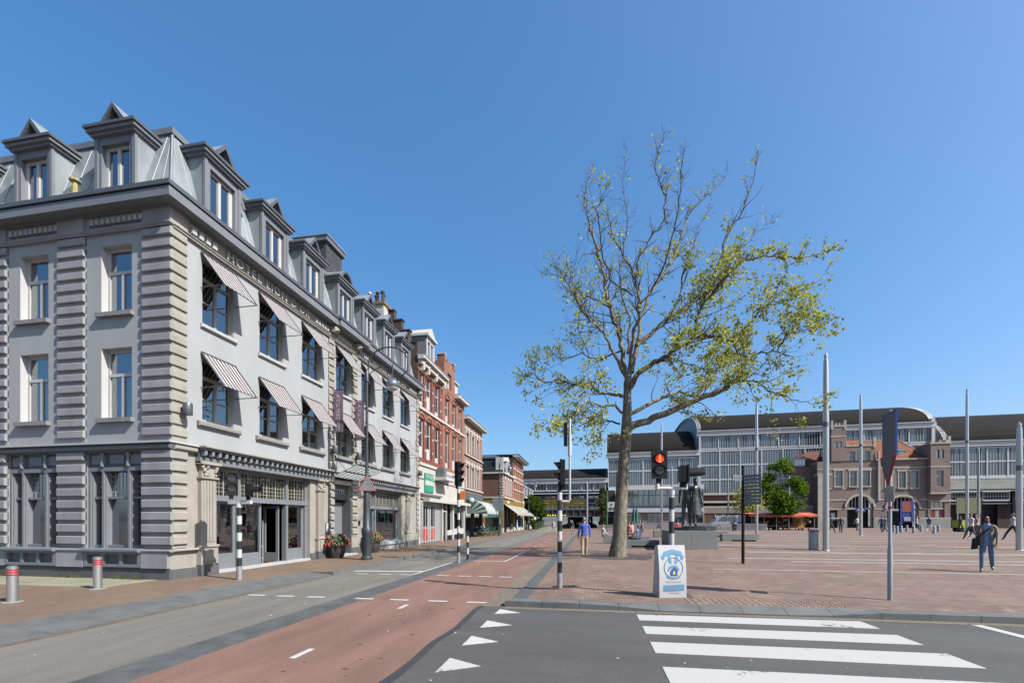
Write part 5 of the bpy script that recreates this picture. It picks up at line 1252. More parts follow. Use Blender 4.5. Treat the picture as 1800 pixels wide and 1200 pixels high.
sighead(t2,-5.26,17.56,3.15,R(-12),3,.3,w_=.3,vis=.2,lit=None,d_=.16)
ts=thing('marker_post','short striped black and white post right behind the tall three lens signal','post',(-5.24,18.67,0))
b=MB(); striped(b,-5.24,18.67,0,1.32,.052,.02,.26); b.build('pole',PM,ts)
t3=thing('traffic_signal','striped signal post with an offset white upright, left of the plane tree','traffic signal',(-.72,10.77,.12))
b=MB(); striped(b,-.72,10.77,.12,2.42,.058,.36,.25); b.build('pole',PM,t3)
MB().lathe((-.72,10.77,2.42),[(.045,0),(.045,.25)],10).build('neck',M_black,t3)
sighead(t3,-.70,10.77,2.6,R(188),2,.26,w_=.26,vis=.17,d_=.1)
b=MB().tube([(-.72,10.77,2.2),(-.5,10.81,2.2),(-.48,10.81,2.25),(-.48,10.81,4.2)],.028,10).lathe((-.48,10.81,3.3),[(.045,0),(.045,.5)],10); b.build('offset_upright',M_white2,t3,smooth=True)
b=MB().box(-.62,-.54,10.7,10.92,3.55,4.08); b.build('high_signal',M_black,t3)
t4=thing('traffic_signal','striped signal post showing a red man, directly behind the white poster','traffic signal',(1.75,10.12,.12))
b=MB(); striped(b,1.75,10.12,.12,2.38,.057,.3,.26); b.build('pole',PM,t4)
b=MB().lathe((1.75,10.12,2.3),[(.066,0),(.07,.1)],14); rx,ry=.985,.173
b.tube([(1.75-rx*.34,10.12-ry*.34,2.44),(1.75+rx*.34,10.12+ry*.34,2.44)],.036,10).lathe((1.75-rx*.31,10.12-ry*.31,2.42),[(.045,0),(.045,.12)],10).lathe((1.75+rx*.31,10.12+ry*.31,2.42),[(.045,0),(.045,.12)],10)
b.build('bracket',M_white2,t4,smooth=True)
sighead(t4,1.75-rx*.27,10.07-ry*.27,2.66,R(-90+9),2,.255,w_=.3,vis=.1,lit=0)
hh=sighead(t4,1.75+rx*.34,10.12+ry*.34,2.58,R(2),1,.27,w_=.28,vis=.17,hood=True,d_=.15)
# ---- poster board leaning on the post
ps=thing('poster_board','white poster board with blue ribbon emblem leaning at the foot of the red man signal','poster',(1.7,9.86,.12))
FP=Fr((1.7,9.88,.12),(math.cos(R(13)),math.sin(R(13)),0),(math.sin(R(13)),-math.cos(R(13)),0))
n=10; b=MB(FP)
def pd(z): return .035*math.sin(PI*z/1.1)+.10*(1-z/1.1)
for k in range(n):
    z0,z1=1.1*k/n,1.1*(k+1)/n
    b.mesh([(-.29,pd(z0),z0),(.29,pd(z0),z0),(.29,pd(z1),z1),(-.29,pd(z1),z1),(-.29,pd(z0)-.008,z0),(.29,pd(z0)-.008,z0),(.29,pd(z1)-.008,z1),(-.29,pd(z1)-.008,z1)],[(0,1,2,3),(7,6,5,4),(0,3,7,4),(1,5,6,2)])
b.build('front_board',M_white2,ps)
b=MB(FP)
b.mesh([(-.29,.1,0),(-.29,.0,1.1),(-.29,-.16,1.08),(-.29,-.3,0)],[(0,1,2,3)]); b.mesh([(-.29,-.3,0),(.29,-.3,0),(.29,-.1,1.09),(-.29,-.1,1.09)],[(0,1,2,3)]); b.build('back_board',M_white2,ps,recalc=False)
M_lb=mat('print_light_blue',(.13,.38,.62),.5,var=.05); M_db=mat('print_deep_blue',(.03,.12,.38),.5,var=.05); M_py=mat('print_pale_orange',(.70,.50,.28),.5,var=.05)
def pp(pts,m,nm,off=.004):
    b=MB(FP); b.prism([p for p in pts],0,.002,1); 
    for i,v in enumerate(b.v):
        z=v.z-.12; rel=(v-Vector((1.7,9.88,.12))).dot(FP.out); b.v[i]=v+FP.out*(pd(max(0,min(1.1,z)))+off)
    return b.build(nm,m,ps)
def arcp(cx,cz,r0,r1,a0,a1,n=20,sx=1.): 
    o=[(cx+r1*sx*math.cos(a0+(a1-a0)*k/n),cz+r1*math.sin(a0+(a1-a0)*k/n)) for k in range(n+1)]; i=[(cx+r0*sx*math.cos(a0+(a1-a0)*k/n),cz+r0*math.sin(a0+(a1-a0)*k/n)) for k in range(n+1)]
    return o+i[::-1]
pp(arcp(.02,.62,.205,.215,0,2*PI,40,.95),M_db,'emblem_ring'); 
pp([(-.2,.88),(-.17,.96),(0,1.01),(.2,.97),(.23,.89),(.2,.87),(.02,.91),(-.17,.86)],M_lb,'ribbon',.006)
pp([(-.24,.86),(-.17,.9),(-.16,.83),(-.2,.78)],M_lb,'ribbon',.005); pp([(.27,.87),(.2,.9),(.18,.83),(.22,.78)],M_lb,'ribbon',.005)
pp([(-.09,.87),(-.04,.88),(-.01,.74),(-.04,.70),(-.08,.76)],M_lb,'emblem'); pp([(.13,.88),(.08,.88),(.05,.73),(.08,.70),(.12,.76)],M_lb,'emblem')
pp([(-.05,.46),(-.05,.55),(0,.62),(.05,.63),(.1,.58),(.1,.46)],M_db,'emblem',.006); pp([(-.11,.56),(-.06,.66),(0,.68),(.1,.67),(.15,.58),(.11,.56),(.08,.61),(.02,.64),(-.04,.61),(-.08,.56)],M_lb,'emblem',.007)
pp([(.0,.48),(0,.53),(.02,.56),(.05,.54),(.05,.49)],mat('print_yellow',(.75,.68,.12),.5),'emblem',.008)
pp([(-.14,.46),(-.10,.41),(.02,.39),(.14,.41),(.17,.46),(.13,.44),(.02,.43),(-.09,.44)],M_lb,'ribbon',.006)
pp([(-.2,.13),(.24,.15),(.24,.28),(-.2,.26)],M_lb,'text_panel')
def ptx(s,size,u,z,m,sx=1):
    M=FP.mtx(u,pd(z)+.009,z); o=ptext(s,size,.0005,m,ps,M,name='poster_lettering',sx=sx)
ptx('DE HAARLEMSE',.035,.02,.965,M_win); ptx('BLOEMENCORSO',.05,.02,.925,M_win); ptx('GRATIS TOEGANG',.042,.02,.335,M_py); ptx('KERMIS EN',.04,.02,.24,M_win); ptx('BLOEMENMARKT',.05,.02,.185,M_win); ptx('21 t/m 29 april',.036,.02,.1,M_db)
# ---- road sign seen from behind
sp=thing('road_sign','grey road sign pole with blue edged board and red triangle seen from behind','road sign',(6.03,10.25,.12))
b=MB().lathe((6.03,10.25,.12),[(.043,0),(.043,1.05),(.032,1.1),(.03,3.87)],14); b.build('pole',M_galv,sp,smooth=True)
q=R(-99); FG=Fr((6.03+.05*math.cos(q),10.25+.05*math.sin(q),0),(math.cos(q),math.sin(q),0),(math.sin(q),-math.cos(q),0)); ang=q
b=MB(FG); b.box(-.16,.38,.06,.08,3.05,3.9); M_sgb=mat('sign_back_grey',(.15,.155,.16),.6,var=.08); r_=b.build('rectangular_board',M_sgb,sp)
b=MB(FG); 
for (a,c,z0,z1) in ((-.17,-.155,3.03,3.92),(.378,.395,3.03,3.92),(-.175,.40,3.03,3.05),(-.175,.40,3.9,3.92)): b.box(a,c,.055,.085,z0,z1)
b.build('blue_rim',mat('sign_blue',(.01,.08,.38),.4,var=.05),r_)
b=MB(FG); b.prism([(-.2,3.04),(.42,3.04),(.11,2.46)],.085,.10,1); g_=b.build('triangular_board',M_sgb,sp)
b=MB(FG)
for p,q_ in (((-.21,3.03),(.43,3.03)),((.43,3.03),(.11,2.44)),((.11,2.44),(-.21,3.03))): b.tube([(p[0],.10,p[1]),(q_[0],.10,q_[1])],.02 if p[0]>.4 else .009,6)
b.build('red_rim',M_redb,g_)
MB(FG).box(-.1,.3,.06,.08,2.12,2.42).build('small_plate',M_galv,sp)
b=MB(FG)
for z in (3.3,3.8,2.95,2.7,2.2,2.36): b.box(-.07,.05,-.04,.07,z-.02,z+.02)
b.build('clamp',M_steel,sp)
MB().lathe((6.03,10.25,1.98),[(.033,0),(.033,.05)],14).build('red_sticker',M_redb,sp)
# ---- black fingerpost
bp=thing('signpost','thin black fingerpost with a stack of slatted direction boards beside the statue','signpost',(5.62,17.78,.13))
MB().lathe((5.62,17.78,.13),[(.055,0),(.055,1.4),(.06,2.2),(.05,2.25),(.045,3.55)],12).ball((5.62,17.78,3.74),.06,10).build('post',M_black,bp,smooth=True)
F_=Fr((5.62,17.78,0),(math.cos(R(-35)),math.sin(R(-35)),0),(math.sin(R(-35)),-math.cos(R(-35)),0))
for k in range(9): 
    MB(F_).box(.06,.62,-.015,.015,2.32+k*.125,2.42+k*.125).build('direction_board',M_zincd,bp)
F2=Fr((5.62,17.78,0),(math.cos(R(30)),math.sin(R(30)),0),(math.sin(R(30)),-math.cos(R(30)),0))
for k in range(2): MB(F2).box(-.5,-.06,-.015,.015,3.2+k*.125,3.3+k*.125).build('direction_board',M_zincd,bp)
# ---- light masts
MASTS=[(11.32,23.93,9.94,.135,'thickest steel light mast on the plaza, with the litter bin at its foot'),(22.68,42.28,12.56,.125,'steel light mast in front of the left station arch'),(32.77,45.5,13.47,.12,'tall steel light mast before the right hand shed, left of the walking man'),
 (20.43,25.35,6.49,.125,'cut off thick steel mast at the right edge of the photo'),(13.47,39.32,11.71,.115,'steel light mast between the fingerpost and the green tree'),(6.38,41.82,10.67,.095,'slender steel light mast rising just above the red man signal'),
 (27.79,68.71,10.09,.12,'distant grey mast in front of the green tree and market stall'),(19.29,67.22,9.69,.11,'distant thin mast behind the parked van'),(45.88,62.07,10.51,.13,'distant mast beside the yellow cart'),(11.43,65.84,9.45,.11,'distant thin mast behind the statue signal head'),(-.48,78.15,8.4,.16,'pale mast in front of the viaduct, above the man in blue'),(20.5,12.3,11,.2,'steel light mast just off the right edge')]
for (x,y,zt,r,lab) in MASTS[:11]:
    z0=gz(x,y); t=thing('light_mast',lab,'light mast',(x,y,z0),'steel light masts on the plaza'); H=zt-z0
    MB().lathe((x,y,z0),[(r*1.0,0),(r*.95,H*.66),(r*.85,H*.9),(r*.75,H*.955)],16).build('shaft',M_galv if y>60 else M_steel,t,smooth=True)
    b=MB(); 
    for k in (-1,1): b.box(x-r*.9,x-r*.5,y-r*.2,y+r*.2,z0,z0+.01) if 0 else None
    MB().lathe((x,y,z0+H*.955),[(r*.55,0),(r*.55,H*.02),(r*.7,H*.021),(r*.6,H*.03)],12).lathe((x,y,z0+H*.985),[(r*.25,0),(r*.1,H*.02)],8).build('lamp_head',M_stl,t)
    MB().lathe((x,y,z0),[(r+.03,0),(r+.02,.02)],16).build('base_plate',M_galv,t)
    if y<50: MB().lathe((x,y,z0+H*.62),[(r*1.02,0),(r*1.02,.25)],16).build('service_collar',M_zincd,t,smooth=True)
# bin
t=thing('litter_bin','round grey litter bin at the foot of the thickest light mast','litter bin',(12.19-1.2,24.6,gz(11,24.6)))
x,y,z=10.95,24.3,gz(11,24.3); t.location=(x,y,z)
MB().lathe((x,y,z),[(.2,0),(.22,.02),(.22,.85),(.2,.9)],18).build('body',M_galv,t,smooth=True); MB().lathe((x,y,z),[(.235,.9),(.235,.96),(.16,1.0)],18).build('rim',M_zincd,t,smooth=True)
# ---- concrete benches
def bench(x0,x1,y,wd,h,lab):
    z=gz((x0+x1)/2,y); t=thing('bench',lab,'bench',((x0+x1)/2,y,z),'long concrete block benches on the plaza')
    MB().box(x0,x1,y,y+wd,z+.09,z+h,0).build('seat_block',M_conc,t); MB().box(x0+.25*(x1-x0),x1-.06*(x1-x0),y+.1,y+wd-.1,z-.02,z+.09).build('plinth',M_black,t); MB().box(x0,x0+.25*(x1-x0),y,y+wd,z-.02,z+.088).build('end_block',M_conc,t)
bench(atX(1094,26.5),atX(1159,26.5),26.5,.55,.42,'front long concrete bench right of the plane tree trunk, seating a man in checked shirt')
bench(atX(1061,31.5),atX(1142,31.5),31.5,.55,.46,'long concrete bench behind the plane tree trunk')
bench(atX(1150,38),atX(1200,38),38,.6,.5,'short concrete bench just left of the statue plinth')
bench(atX(1270,30),atX(1334,30),30,.6,.45,'long concrete bench between statue plinth and light mast')
bench(atX(1240,37),atX(1279,37),37,.6,.45,'small far concrete bench behind the statue plinth')
# ---- plinth
pl=thing('statue_plinth','large grey granite block plinth carrying the bronze couple','plinth',(5.5,24.4,.23))
xa,xb=atX(1176,24.0),atX(1262,24.0)
b=MB().box(xa,(xa+xb)*.5-.08,24.0,26.4,.18,1.2).build('block',M_conc,pl); b=MB().box((xa+xb)*.5-.068,xb-.32,24.0,26.4,.18,1.2).build('block',M_conc,pl); MB().box(xb-.31,xb,24.05,26.4,.18,1.19).build('block',M_conc,pl)
M_brz=mat('dark_bronze',(.055,.06,.065),.38,.75,var=.35,scale=5,bump=.3,bscale=14)
rs=random.Random(4); b=MB(); xc=atX(1222,25)
b.prism([(xc+1.05*math.cos(a)*(1+.1*rs.random()),25.1+.7*math.sin(a)*(1+.1*rs.random())) for a in [2*PI*k/16 for k in range(16)]],1.2,1.36,2)
b.prism([(xc+.2+.8*math.cos(a)*(1+.12*rs.random()),25.1+.5*math.sin(a)*(1+.1*rs.random())) for a in [2*PI*k/14 for k in range(14)]],1.36,1.43,2)
b.build('bronze_base',M_brz,pl)
# ---- picket fence
fe=thing('picket_fence','long low white picket fence with a black letter A across the plaza','fence',(12,63,.42))
xs0,ys0,xs1,ys1=22.0,60.8,1.0,66.0; n=26
for k in range(n):
    b=MB()
    for j in range(7):
        t_=(k+j/7)/n; x=xs0+(xs1-xs0)*t_; y=ys0+(ys1-ys0)*t_; z=gz(x,y); b.box(x-.035,x+.035,y-.012,y+.012,z+.02,z+.88)
    x0,y0=xs0+(xs1-xs0)*k/n,ys0+(ys1-ys0)*k/n; x1,y1=xs0+(xs1-xs0)*(k+1)/n,ys0+(ys1-ys0)*(k+1)/n
    for zz in (.2,.7): z=gz(x0,y0); b.mesh([(x0,y0+.02,z+zz),(x1,y1+.02,gz(x1,y1)+zz),(x1,y1+.02,gz(x1,y1)+zz+.07),(x0,y0+.02,z+zz+.07),(x0,y0+.05,z+zz),(x1,y1+.05,gz(x1,y1)+zz),(x1,y1+.05,gz(x1,y1)+zz+.07),(x0,y0+.05,z+zz+.07)],[(0,1,2,3),(4,7,6,5),(3,2,6,7),(0,4,5,1)])
    b.build('picket_panel',mat('picket_white',(.56,.50,.51),.6,var=.05),fe)
_fx=atX(1155,63.4); M=Matrix.Identity(4); M.col[0][:3]=(.97,-.24,0); M.col[1][:3]=(0,0,1); M.col[2][:3]=(-.24,-.97,0); M.col[3][:3]=(_fx,62.1,.85)
ptext('A',1.0,.01,M_black,fe,M,name='letter_a')
# ================================================================ people (one continuous skinned body each)
def seg(tag_,a,b): return (tag_,Vector(a),Vector(b))
SKM={}
def pm(name,col,rough=.8): return mat('cloth_'+name,tuple(min(.8,c*1.5) for c in col),rough,var=.14,scale=9)
SKIN=mat('skin',(.62,.36,.26),.55,var=.06,scale=20); SKIND=mat('skin_tan',(.33,.20,.15),.55,var=.06,scale=20)
HAIRM={'black':mat('hair_black',(.015,.012,.01),.6),'grey':mat('hair_grey',(.28,.27,.26),.7),'brown':mat('hair_brown',(.06,.035,.02),.6),'blond':mat('hair_blond',(.30,.20,.09),.6)}
def person(label,loc,yaw,H=1.76,pose='walk',top=(.2,.2,.2),legs=(.05,.06,.1),shoe=(.04,.04,.04),skin=None,hair='brown',group=None,stride=.26,detail=0,shirt=None,sleeve='long',coat=0,dress=None,bronze=None,noclip=False,lean=0.,armup=0,name='person',cat='person',build=1.,phase=1,rawmesh=False):
    k=H/1.76; V=[];E=[];Rr=[]
    def v(p,r,par=None):
        V.append(Vector(p)*k); Rr.append((r[0]*k,r[1]*k) if hasattr(r,'__len__') else (r*k,r*k))
        if par is not None: E.append((par,len(V)-1))
        return len(V)-1
    segs=[]
    def S(tg,i,j): segs.append((tg,V[i].copy(),V[j].copy()))
    sit=pose=='sit'; zp=.52 if sit else .94
    ln=lean
    B=build
    pel=v((0,0,zp),(.135*B,.11*B)); sp=v((0,ln*.3,zp+.19),(.135*B,.10*B),pel); chst=v((0,ln*.7,zp+.38),(.165*B,.115*B),sp); up=v((0,ln*.9,zp+.49),(.12*B,.085*B),chst)
    nk=v((0,ln+.005,zp+.575),.05,up); hd0=v((0,ln+.02,zp+.65),(.066,.078),nk); hd1=v((0,ln+.022,zp+.725),(.077,.092),hd0); hd2=v((0,ln+.012,zp+.80),(.055,.065),hd1)
    S('top',pel,sp);S('top',sp,chst);S('top',chst,up);S('skin',nk,hd0);S('skin',hd0,hd1);S('skin',hd1,hd2)
    if detail: ns=v((0,ln+.115,zp+.70),.014,hd1)
    st=stride
    for s in (-1,1):
        ph=s*phase
        # arms
        sh=v((s*.175*B,ln*.9,zp+.47),(.058,.058),up)
        if sit: el=v((s*.24,ln*.9+.08,zp+.22),.043,sh); wr=v((s*.15,ln+.30,zp+.16),.03,el); ha=v((s*.12,ln+.38,zp+.15),.028,wr)
        elif armup and s==armup: el=v((s*.30,ln+.10,zp+.42),.043,sh); wr=v((s*.14,ln+.26,zp+.56),.03,el); ha=v((s*.08,ln+.26,zp+.62),.03,wr)
        else:
            sw=-ph*st*.75; el=v((s*.215*B,ln*.9+sw*.35,zp+.20),.047,sh); wr=v((s*.222*B,ln*.9+sw*1.0+.05,zp-.03),.033,el); ha=v((s*.215*B,ln*.9+sw*1.15+.07,zp-.11),(.022,.036),wr)
        S('arm',sh,el); S('fore',el,wr); S('skin',wr,ha)
        if detail:
            hv=(V[ha]-V[wr])/k; hv.normalize(); base=V[ha]/k
            for fi,(off,le) in enumerate(((-.028,.055),(-.010,.068),(.009,.062),(.027,.048))):
                o=Vector((0,off,0)) ; f1=v(base+o+hv*.04,.0095,ha); f2=v(base+o+hv*(.04+le)+Vector((-s*.02,0,0)),.008,f1); S('skin',f1,f2)
            th=v(base+Vector((-s*.01,.045,-.005)),.011,ha); t2=v(base+Vector((-s*.015,.06,-.045)),.009,th); S('skin',th,t2)
        # legs
        if sit: hp=v((s*.09,.03,zp-.02),(.085,.085),pel); kn=v((s*.12,.44,zp+.0),.06,hp); an=v((s*.12,.46-(.1 if s>0 else 0),.09),.04,kn); to=v((s*.13,.60-(.1 if s>0 else 0),.045),(.04,.03),an)
        else:
            hp=v((s*.09*B,0,zp-.06),(.09*B,.09*B),pel); fy=ph*st; 
            kn=v((s*.095,fy*.55+(.09 if fy<0 else .06)*min(1,st*4),.50),.07,hp); zz=.09+(.09 if fy<0 else 0)*min(1,st*4)
            an=v((s*.10,fy*1.15-(.04 if fy<0 else -.02),zz),.05,kn); to=v((s*.115,fy*1.15+.12-(.03 if fy<0 else 0),max(.035,zz-.055-(.03 if fy<0 else 0))),(.042,.028),an)
        S('leg',hp,kn); S('leg',kn,an); S('shoe',an+0,to)
        segs[-1]=('shoe',V[an]*.5+V[to]*.5,V[to].copy())
    segs.append(('leg',V[pel].copy()-Vector((0,0,.07*k)),V[pel].copy()-Vector((0,0,.02*k))))
    me=bpy.data.meshes.new('person'); me.from_pydata([tuple(p) for p in V],E,[])
    o=bpy.data.objects.new('tmp',me); C.objects.link(o)
    md=o.modifiers.new('s','SKIN'); md.use_smooth_shade=True; md.branch_smoothing=.35
    if not me.skin_vertices: me.attributes.new('x','FLOAT','POINT')
    lay=me.skin_vertices[0].data
    for i,r in enumerate(Rr): lay[i].radius=r
    for i in range(len(lay)): lay[i].use_root=(i==0)
    sb=o.modifiers.new('b','SUBSURF'); sb.levels=2 if detail else 1; sb.render_levels=sb.levels
    bpy.context.view_layer.update(); dg=bpy.context.evaluated_depsgraph_get()
    nm=bpy.data.meshes.new_from_object(o.evaluated_get(dg)); bpy.data.objects.remove(o)
    ms=[pm(str(top),top),pm(str(legs),legs),pm(str(shoe),shoe,.5),skin or SKIN,pm(str(shirt or top),shirt or top)]
    if bronze: ms=[bronze]*5
    nm.materials.clear()
    for m in ms: nm.materials.append(m)
    for p in nm.polygons:
        c=p.center; best=None;bt='top'
        for tg,a,b_ in segs:
            ab=b_-a; t=0 if ab.length<1e-6 else max(0,min(1,(c-a).dot(ab)/ab.length_squared)); d=(c-a-ab*t).length-(.06 if tg=='top' else 0)*k
            if best is None or d<best: best=d;bt=tg
        i={'top':0,'arm':0,'fore':0 if sleeve=='long' else 3,'skin':3,'leg':1,'shoe':2}[bt]
        if bt=='arm' and sleeve=='short':
            i=0
        if bt in('top',) and c.z<(zp-.0)*k and not sit: i=1 if not coat else 0
        if shirt and bt=='top' and c.y>.03 and abs(c.x)<.062*k: i=4
        p.material_index=i; p.use_smooth=True
    ob=bpy.data.objects.new(name,nm); C.objects.link(ob); ob.location=loc; ob.rotation_euler=(0,0,yaw)
    tag(ob,label,cat,group)
    # hair cap
    if hair!='bald':
        b=MB(); hc=V[hd1]; n=12
        b.ball((hc.x,hc.y-.018*k,hc.z+.022*k),.092*k,n,(.93,1.08,1.0)); 
        hb=b.build('hair',bronze or HAIRM[hair],None,smooth=True,loc=(0,0,0)); 
        bm=bmesh.new(); bm.from_mesh(hb.data)
        ds=[q for q in bm.verts if (q.co.y-hc.y)>.035*k and q.co.z<hc.z+.055*k or q.co.z<hc.z-.055*k]
        bmesh.ops.delete(bm,geom=ds,context='VERTS'); bm.to_mesh(hb.data); bm.free()
        hb.parent=ob; hb.location=(0,0,0)
    if dress:
        b=MB(); n=18; rings=[]
        for (z,r) in ((zp+.12,.145),(zp-.02,.175),(zp-.25,.21),(zp-.52,dress[1])):
            rings.append([((r+(.018 if j%2 else -.012)*(zp+.1-z)*2)*math.cos(2*PI*j/n)*k,((r*.8)*math.sin(2*PI*j/n)+ln*.2)*k,z*k) for j in range(n)])
        vs=[p for r in rings for p in r]; fs=[(i*n+j,i*n+(j+1)%n,(i+1)*n+(j+1)%n,(i+1)*n+j) for i in range(3) for j in range(n)]
        q=MB().mesh(vs,fs).build('skirt',bronze or pm(str(dress[0]),dress[0]),None,smooth=True,loc=(0,0,0),recalc=False); q.parent=ob; q.location=(0,0,0)
    if coat:
        b=MB(); n=16; rings=[]
        for (z,r) in ((zp+.30,.172),(zp+.12,.165),(zp-.02,.178),(zp-.13,.188)):
            rings.append([((r)*math.cos(a)*k*B,(r*.78*math.sin(a)+ln*.4)*k,z*k) for a in [PI/2+.42+(2*PI-.84)*j/(n-1) for j in range(n)]])
        vs=[p for r in rings for p in r]; fs=[(i*n+j,i*n+j+1,(i+1)*n+j+1,(i+1)*n+j) for i in range(3) for j in range(n-1)]
        q=MB().mesh(vs,fs).build('jacket',pm(str(top),top),None,smooth=True,loc=(0,0,0),recalc=False); q.parent=ob; q.location=(0,0,0)
        sm=q.modifiers.new('t','SOLIDIFY'); sm.thickness=.012
    return ob
def put(px,Y): X=atX(px,Y); return (X,Y,gz(X,Y) if X>-1.3 else .05)
A9=R(9.96)
# the bronze couple
s1=person('dark bronze man of the statue couple, standing left on the plinth',(atX(1207,25.1),25.1,1.42),R(155),2.62,'stand',bronze=M_brz,stride=.06,hair='brown',name='statue',cat='statue',build=1.15,group=None)
s2=person('dark bronze woman of the statue couple in a long pleated skirt, arm raised',(atX(1222,25.0),25.0,1.42),R(205),2.55,'stand',bronze=M_brz,stride=.08,armup=1,dress=((.1,.1,.1),.27),name='statue',cat='statue',group=None)
# man with shoulder bag
wx,wy=12.25,16.26; wz=gz(wx,wy)
YW=R(140)
w1=person('man in grey brown jacket, blue shirt and jeans walking towards the camera with shoulder bag',(wx,wy,wz),YW,1.78,'walk',top=(.17,.155,.125),legs=(.11,.17,.25),shoe=(.10,.10,.11),skin=SKIND,hair='bald',stride=.20,detail=1,shirt=(.22,.29,.52),coat=1)
b=MB(); b.ball((0,0,1.635),.012,6); 
g=MB().box(-.052,.052,.10,.112,1.668,1.692).build('sunglasses',M_black,None,loc=(0,0,0)); g.parent=w1; g.location=(0,0,0)
g=MB().ball((0,.062,1.585),.062,10,(.85,.75,.6)).build('beard',HAIRM['black'],None,smooth=True,loc=(0,0,0)); g.parent=w1; g.location=(0,0,0)
for n_,fn in (('a',0),):
    Mw=Matrix.Translation((wx,wy,wz))@Matrix.Rotation(YW,4,'Z')
    t=thing('shoulder_bag','black shoulder bag on a diagonal strap, carried by the man in jeans','bag',tuple(Mw@Vector((.27,.02,.72))))
    def L(p): return Mw@Vector(p)
    b=MB(); vs=[(.20,-.14,.72),(.33,-.12,.70),(.35,.16,.70),(.22,.19,.72),(.20,-.15,1.05),(.30,-.13,1.07),(.32,.16,1.06),(.21,.19,1.04)]
    b.mesh([tuple(L(p)) for p in vs],[(0,3,2,1),(4,5,6,7),(0,1,5,4),(1,2,6,5),(2,3,7,6),(3,0,4,7)]); o=b.build('bag_body',pm('bag',(.012,.012,.013)),t)
    m=o.modifiers.new('b','BEVEL'); m.width=.03; m.segments=2
    pts=[(.24,.12,1.03),(.16,.15,1.12),(.06,.16,1.25),(-.06,.15,1.37),(-.12,.09,1.45),(-.13,.0,1.49),(-.08,-.11,1.42),(.05,-.14,1.25),(.2,-.12,1.06)]
    b=MB(); P2=[L(p) for p in pts]
    for i in range(len(P2)-1):
        p,q=P2[i],P2[i+1]; up=Vector((0,0,.028)); b.poly([p-up,q-up,q+up,p+up],raw=True)
    o=b.build('strap',pm('bag',(.012,.012,.013)),t,recalc=False); m=o.modifiers.new('s','SOLIDIFY'); m.thickness=.008
person('grey haired man in blue shirt and khaki trousers walking away beside the plane tree',(-.24,19.66,.12),A9,1.74,'walk',top=(.035,.085,.33),legs=(.30,.23,.12),hair='grey',stride=.09,detail=1,build=1.12)
person('man in white T-shirt and dark shorts walking left, behind the man with the bag',(*put(1707,36)[:2],.42),R(95),1.76,'walk',top=(.58,.54,.56),legs=(.07,.065,.06),hair='brown',sleeve='short',stride=.3)
person('man in pale blue T-shirt and navy jeans striding left near the right edge',(*put(1781,35)[:2],.42),R(80),1.78,'walk',top=(.42,.50,.60),legs=(.015,.02,.05),hair='brown',sleeve='short',stride=.36)
person('person half hidden behind the man in the white T-shirt',(*put(1716,41)[:2],.42),R(90),1.74,'walk',top=(.35,.22,.20),legs=(.03,.03,.04),hair='blond',stride=.3)
ST_P=[(1461,50,R(-100),(.02,.02,.025),(.02,.02,.03),'black','dark clad person walking left of the arched station door'),(1478,50,R(170),(.02,.02,.02),(.025,.025,.03),'black','person in a long black coat standing below the left tower'),
 (1550,53,R(-10),(.015,.02,.06),(.02,.025,.06),'brown','person in navy with a backpack between the two arches, nearer the left arch'),(1556,54,R(20),(.03,.035,.07),(.02,.02,.05),'black','companion in dark blue just right of the navy person with backpack'),
 (1612,56,R(60),(.50,.36,.38),(.03,.03,.04),'blond','person in pink top beside the blue information column'),(1633,53,R(-60),(.05,.07,.14),(.55,.55,.56),'grey','person in white trousers near the right arch'),
 (1688,54,R(-80),(.05,.055,.08),(.03,.03,.035),'brown','person with white stripes striding left of the yellow cart'),
 (1507,60,R(0),(.5,.5,.5),(.04,.04,.05),'brown','person in white entering the left station arch')]
for px,Y,yw,tp,lg,hr,lab in ST_P:
    person(lab,put(px,Y),yw,1.75,'walk' if 'standing' not in lab else 'stand',top=tp,legs=lg,hair=hr,stride=.25 if 'standing' not in lab else .04)
person('pedestrian in pale patterned coat on the cycle lane, left of the striped signal post',(*put(973,54)[:2],.0),R(180),1.72,'walk',top=(.40,.33,.32),legs=(.25,.24,.25),hair='blond',stride=.16)
person('dark clad pedestrian in front of the underpass, right of the striped signal post',(*put(1006,58)[:2],.0),R(180),1.76,'walk',top=(.03,.03,.035),legs=(.22,.20,.22),hair='black',stride=.12)
person('woman in long light blue dress on the pavement by the ochre shop',(*put(909,60)[:2],.08),R(100),1.68,'walk',top=(.20,.33,.60),legs=(.20,.33,.60),hair='blond',stride=.15,dress=((.20,.33,.60),.24))
person('person in white shirt beside the parked scooter under the cream awning',(*put(899,64)[:2],.08),R(60),1.7,'sit',top=(.55,.53,.52),legs=(.5,.48,.47),hair='brown')
# seated people
def seated(px,Y,z,yw,tp,lg,hr,lab): person(lab,(atX(px,Y),Y,z),yw,1.72,'sit',top=tp,legs=lg,hair=hr,lean=.05)
seated(1122,26.9,gz(3,27)-.02,R(10),(.34,.36,.46),(.08,.09,.12),'grey','man in checked shirt sitting with his back turned on the front bench')
seated(1104,30.5,.35-.0,R(-60),(.40,.16,.15),(.10,.05,.05),'brown','person in red top, left of the pair sitting by the benches')
seated(1112,30.8,.35,R(60),(.48,.25,.24),(.30,.12,.12),'brown','person in pink, right of the pair sitting by the benches')
seated(1130,34,.38,R(100),(.16,.09,.09),(.1,.07,.07),'black','dark haired seated person behind the man in checked shirt')
seated(1059,31.7,gz(0,31)+.02,R(-70),(.5,.45,.45),(.02,.025,.06),'blond','person reclining in white top and navy trousers left of the plane tree trunk')
seated(1192,45,.40,R(20),(.45,.06,.07),(.05,.05,.06),'brown','person in red sitting far behind the statue plinth')
t=thing('backpack','black backpack lying on the front bench','bag',(atX(1110,26.8),26.8,.2+.44)); 
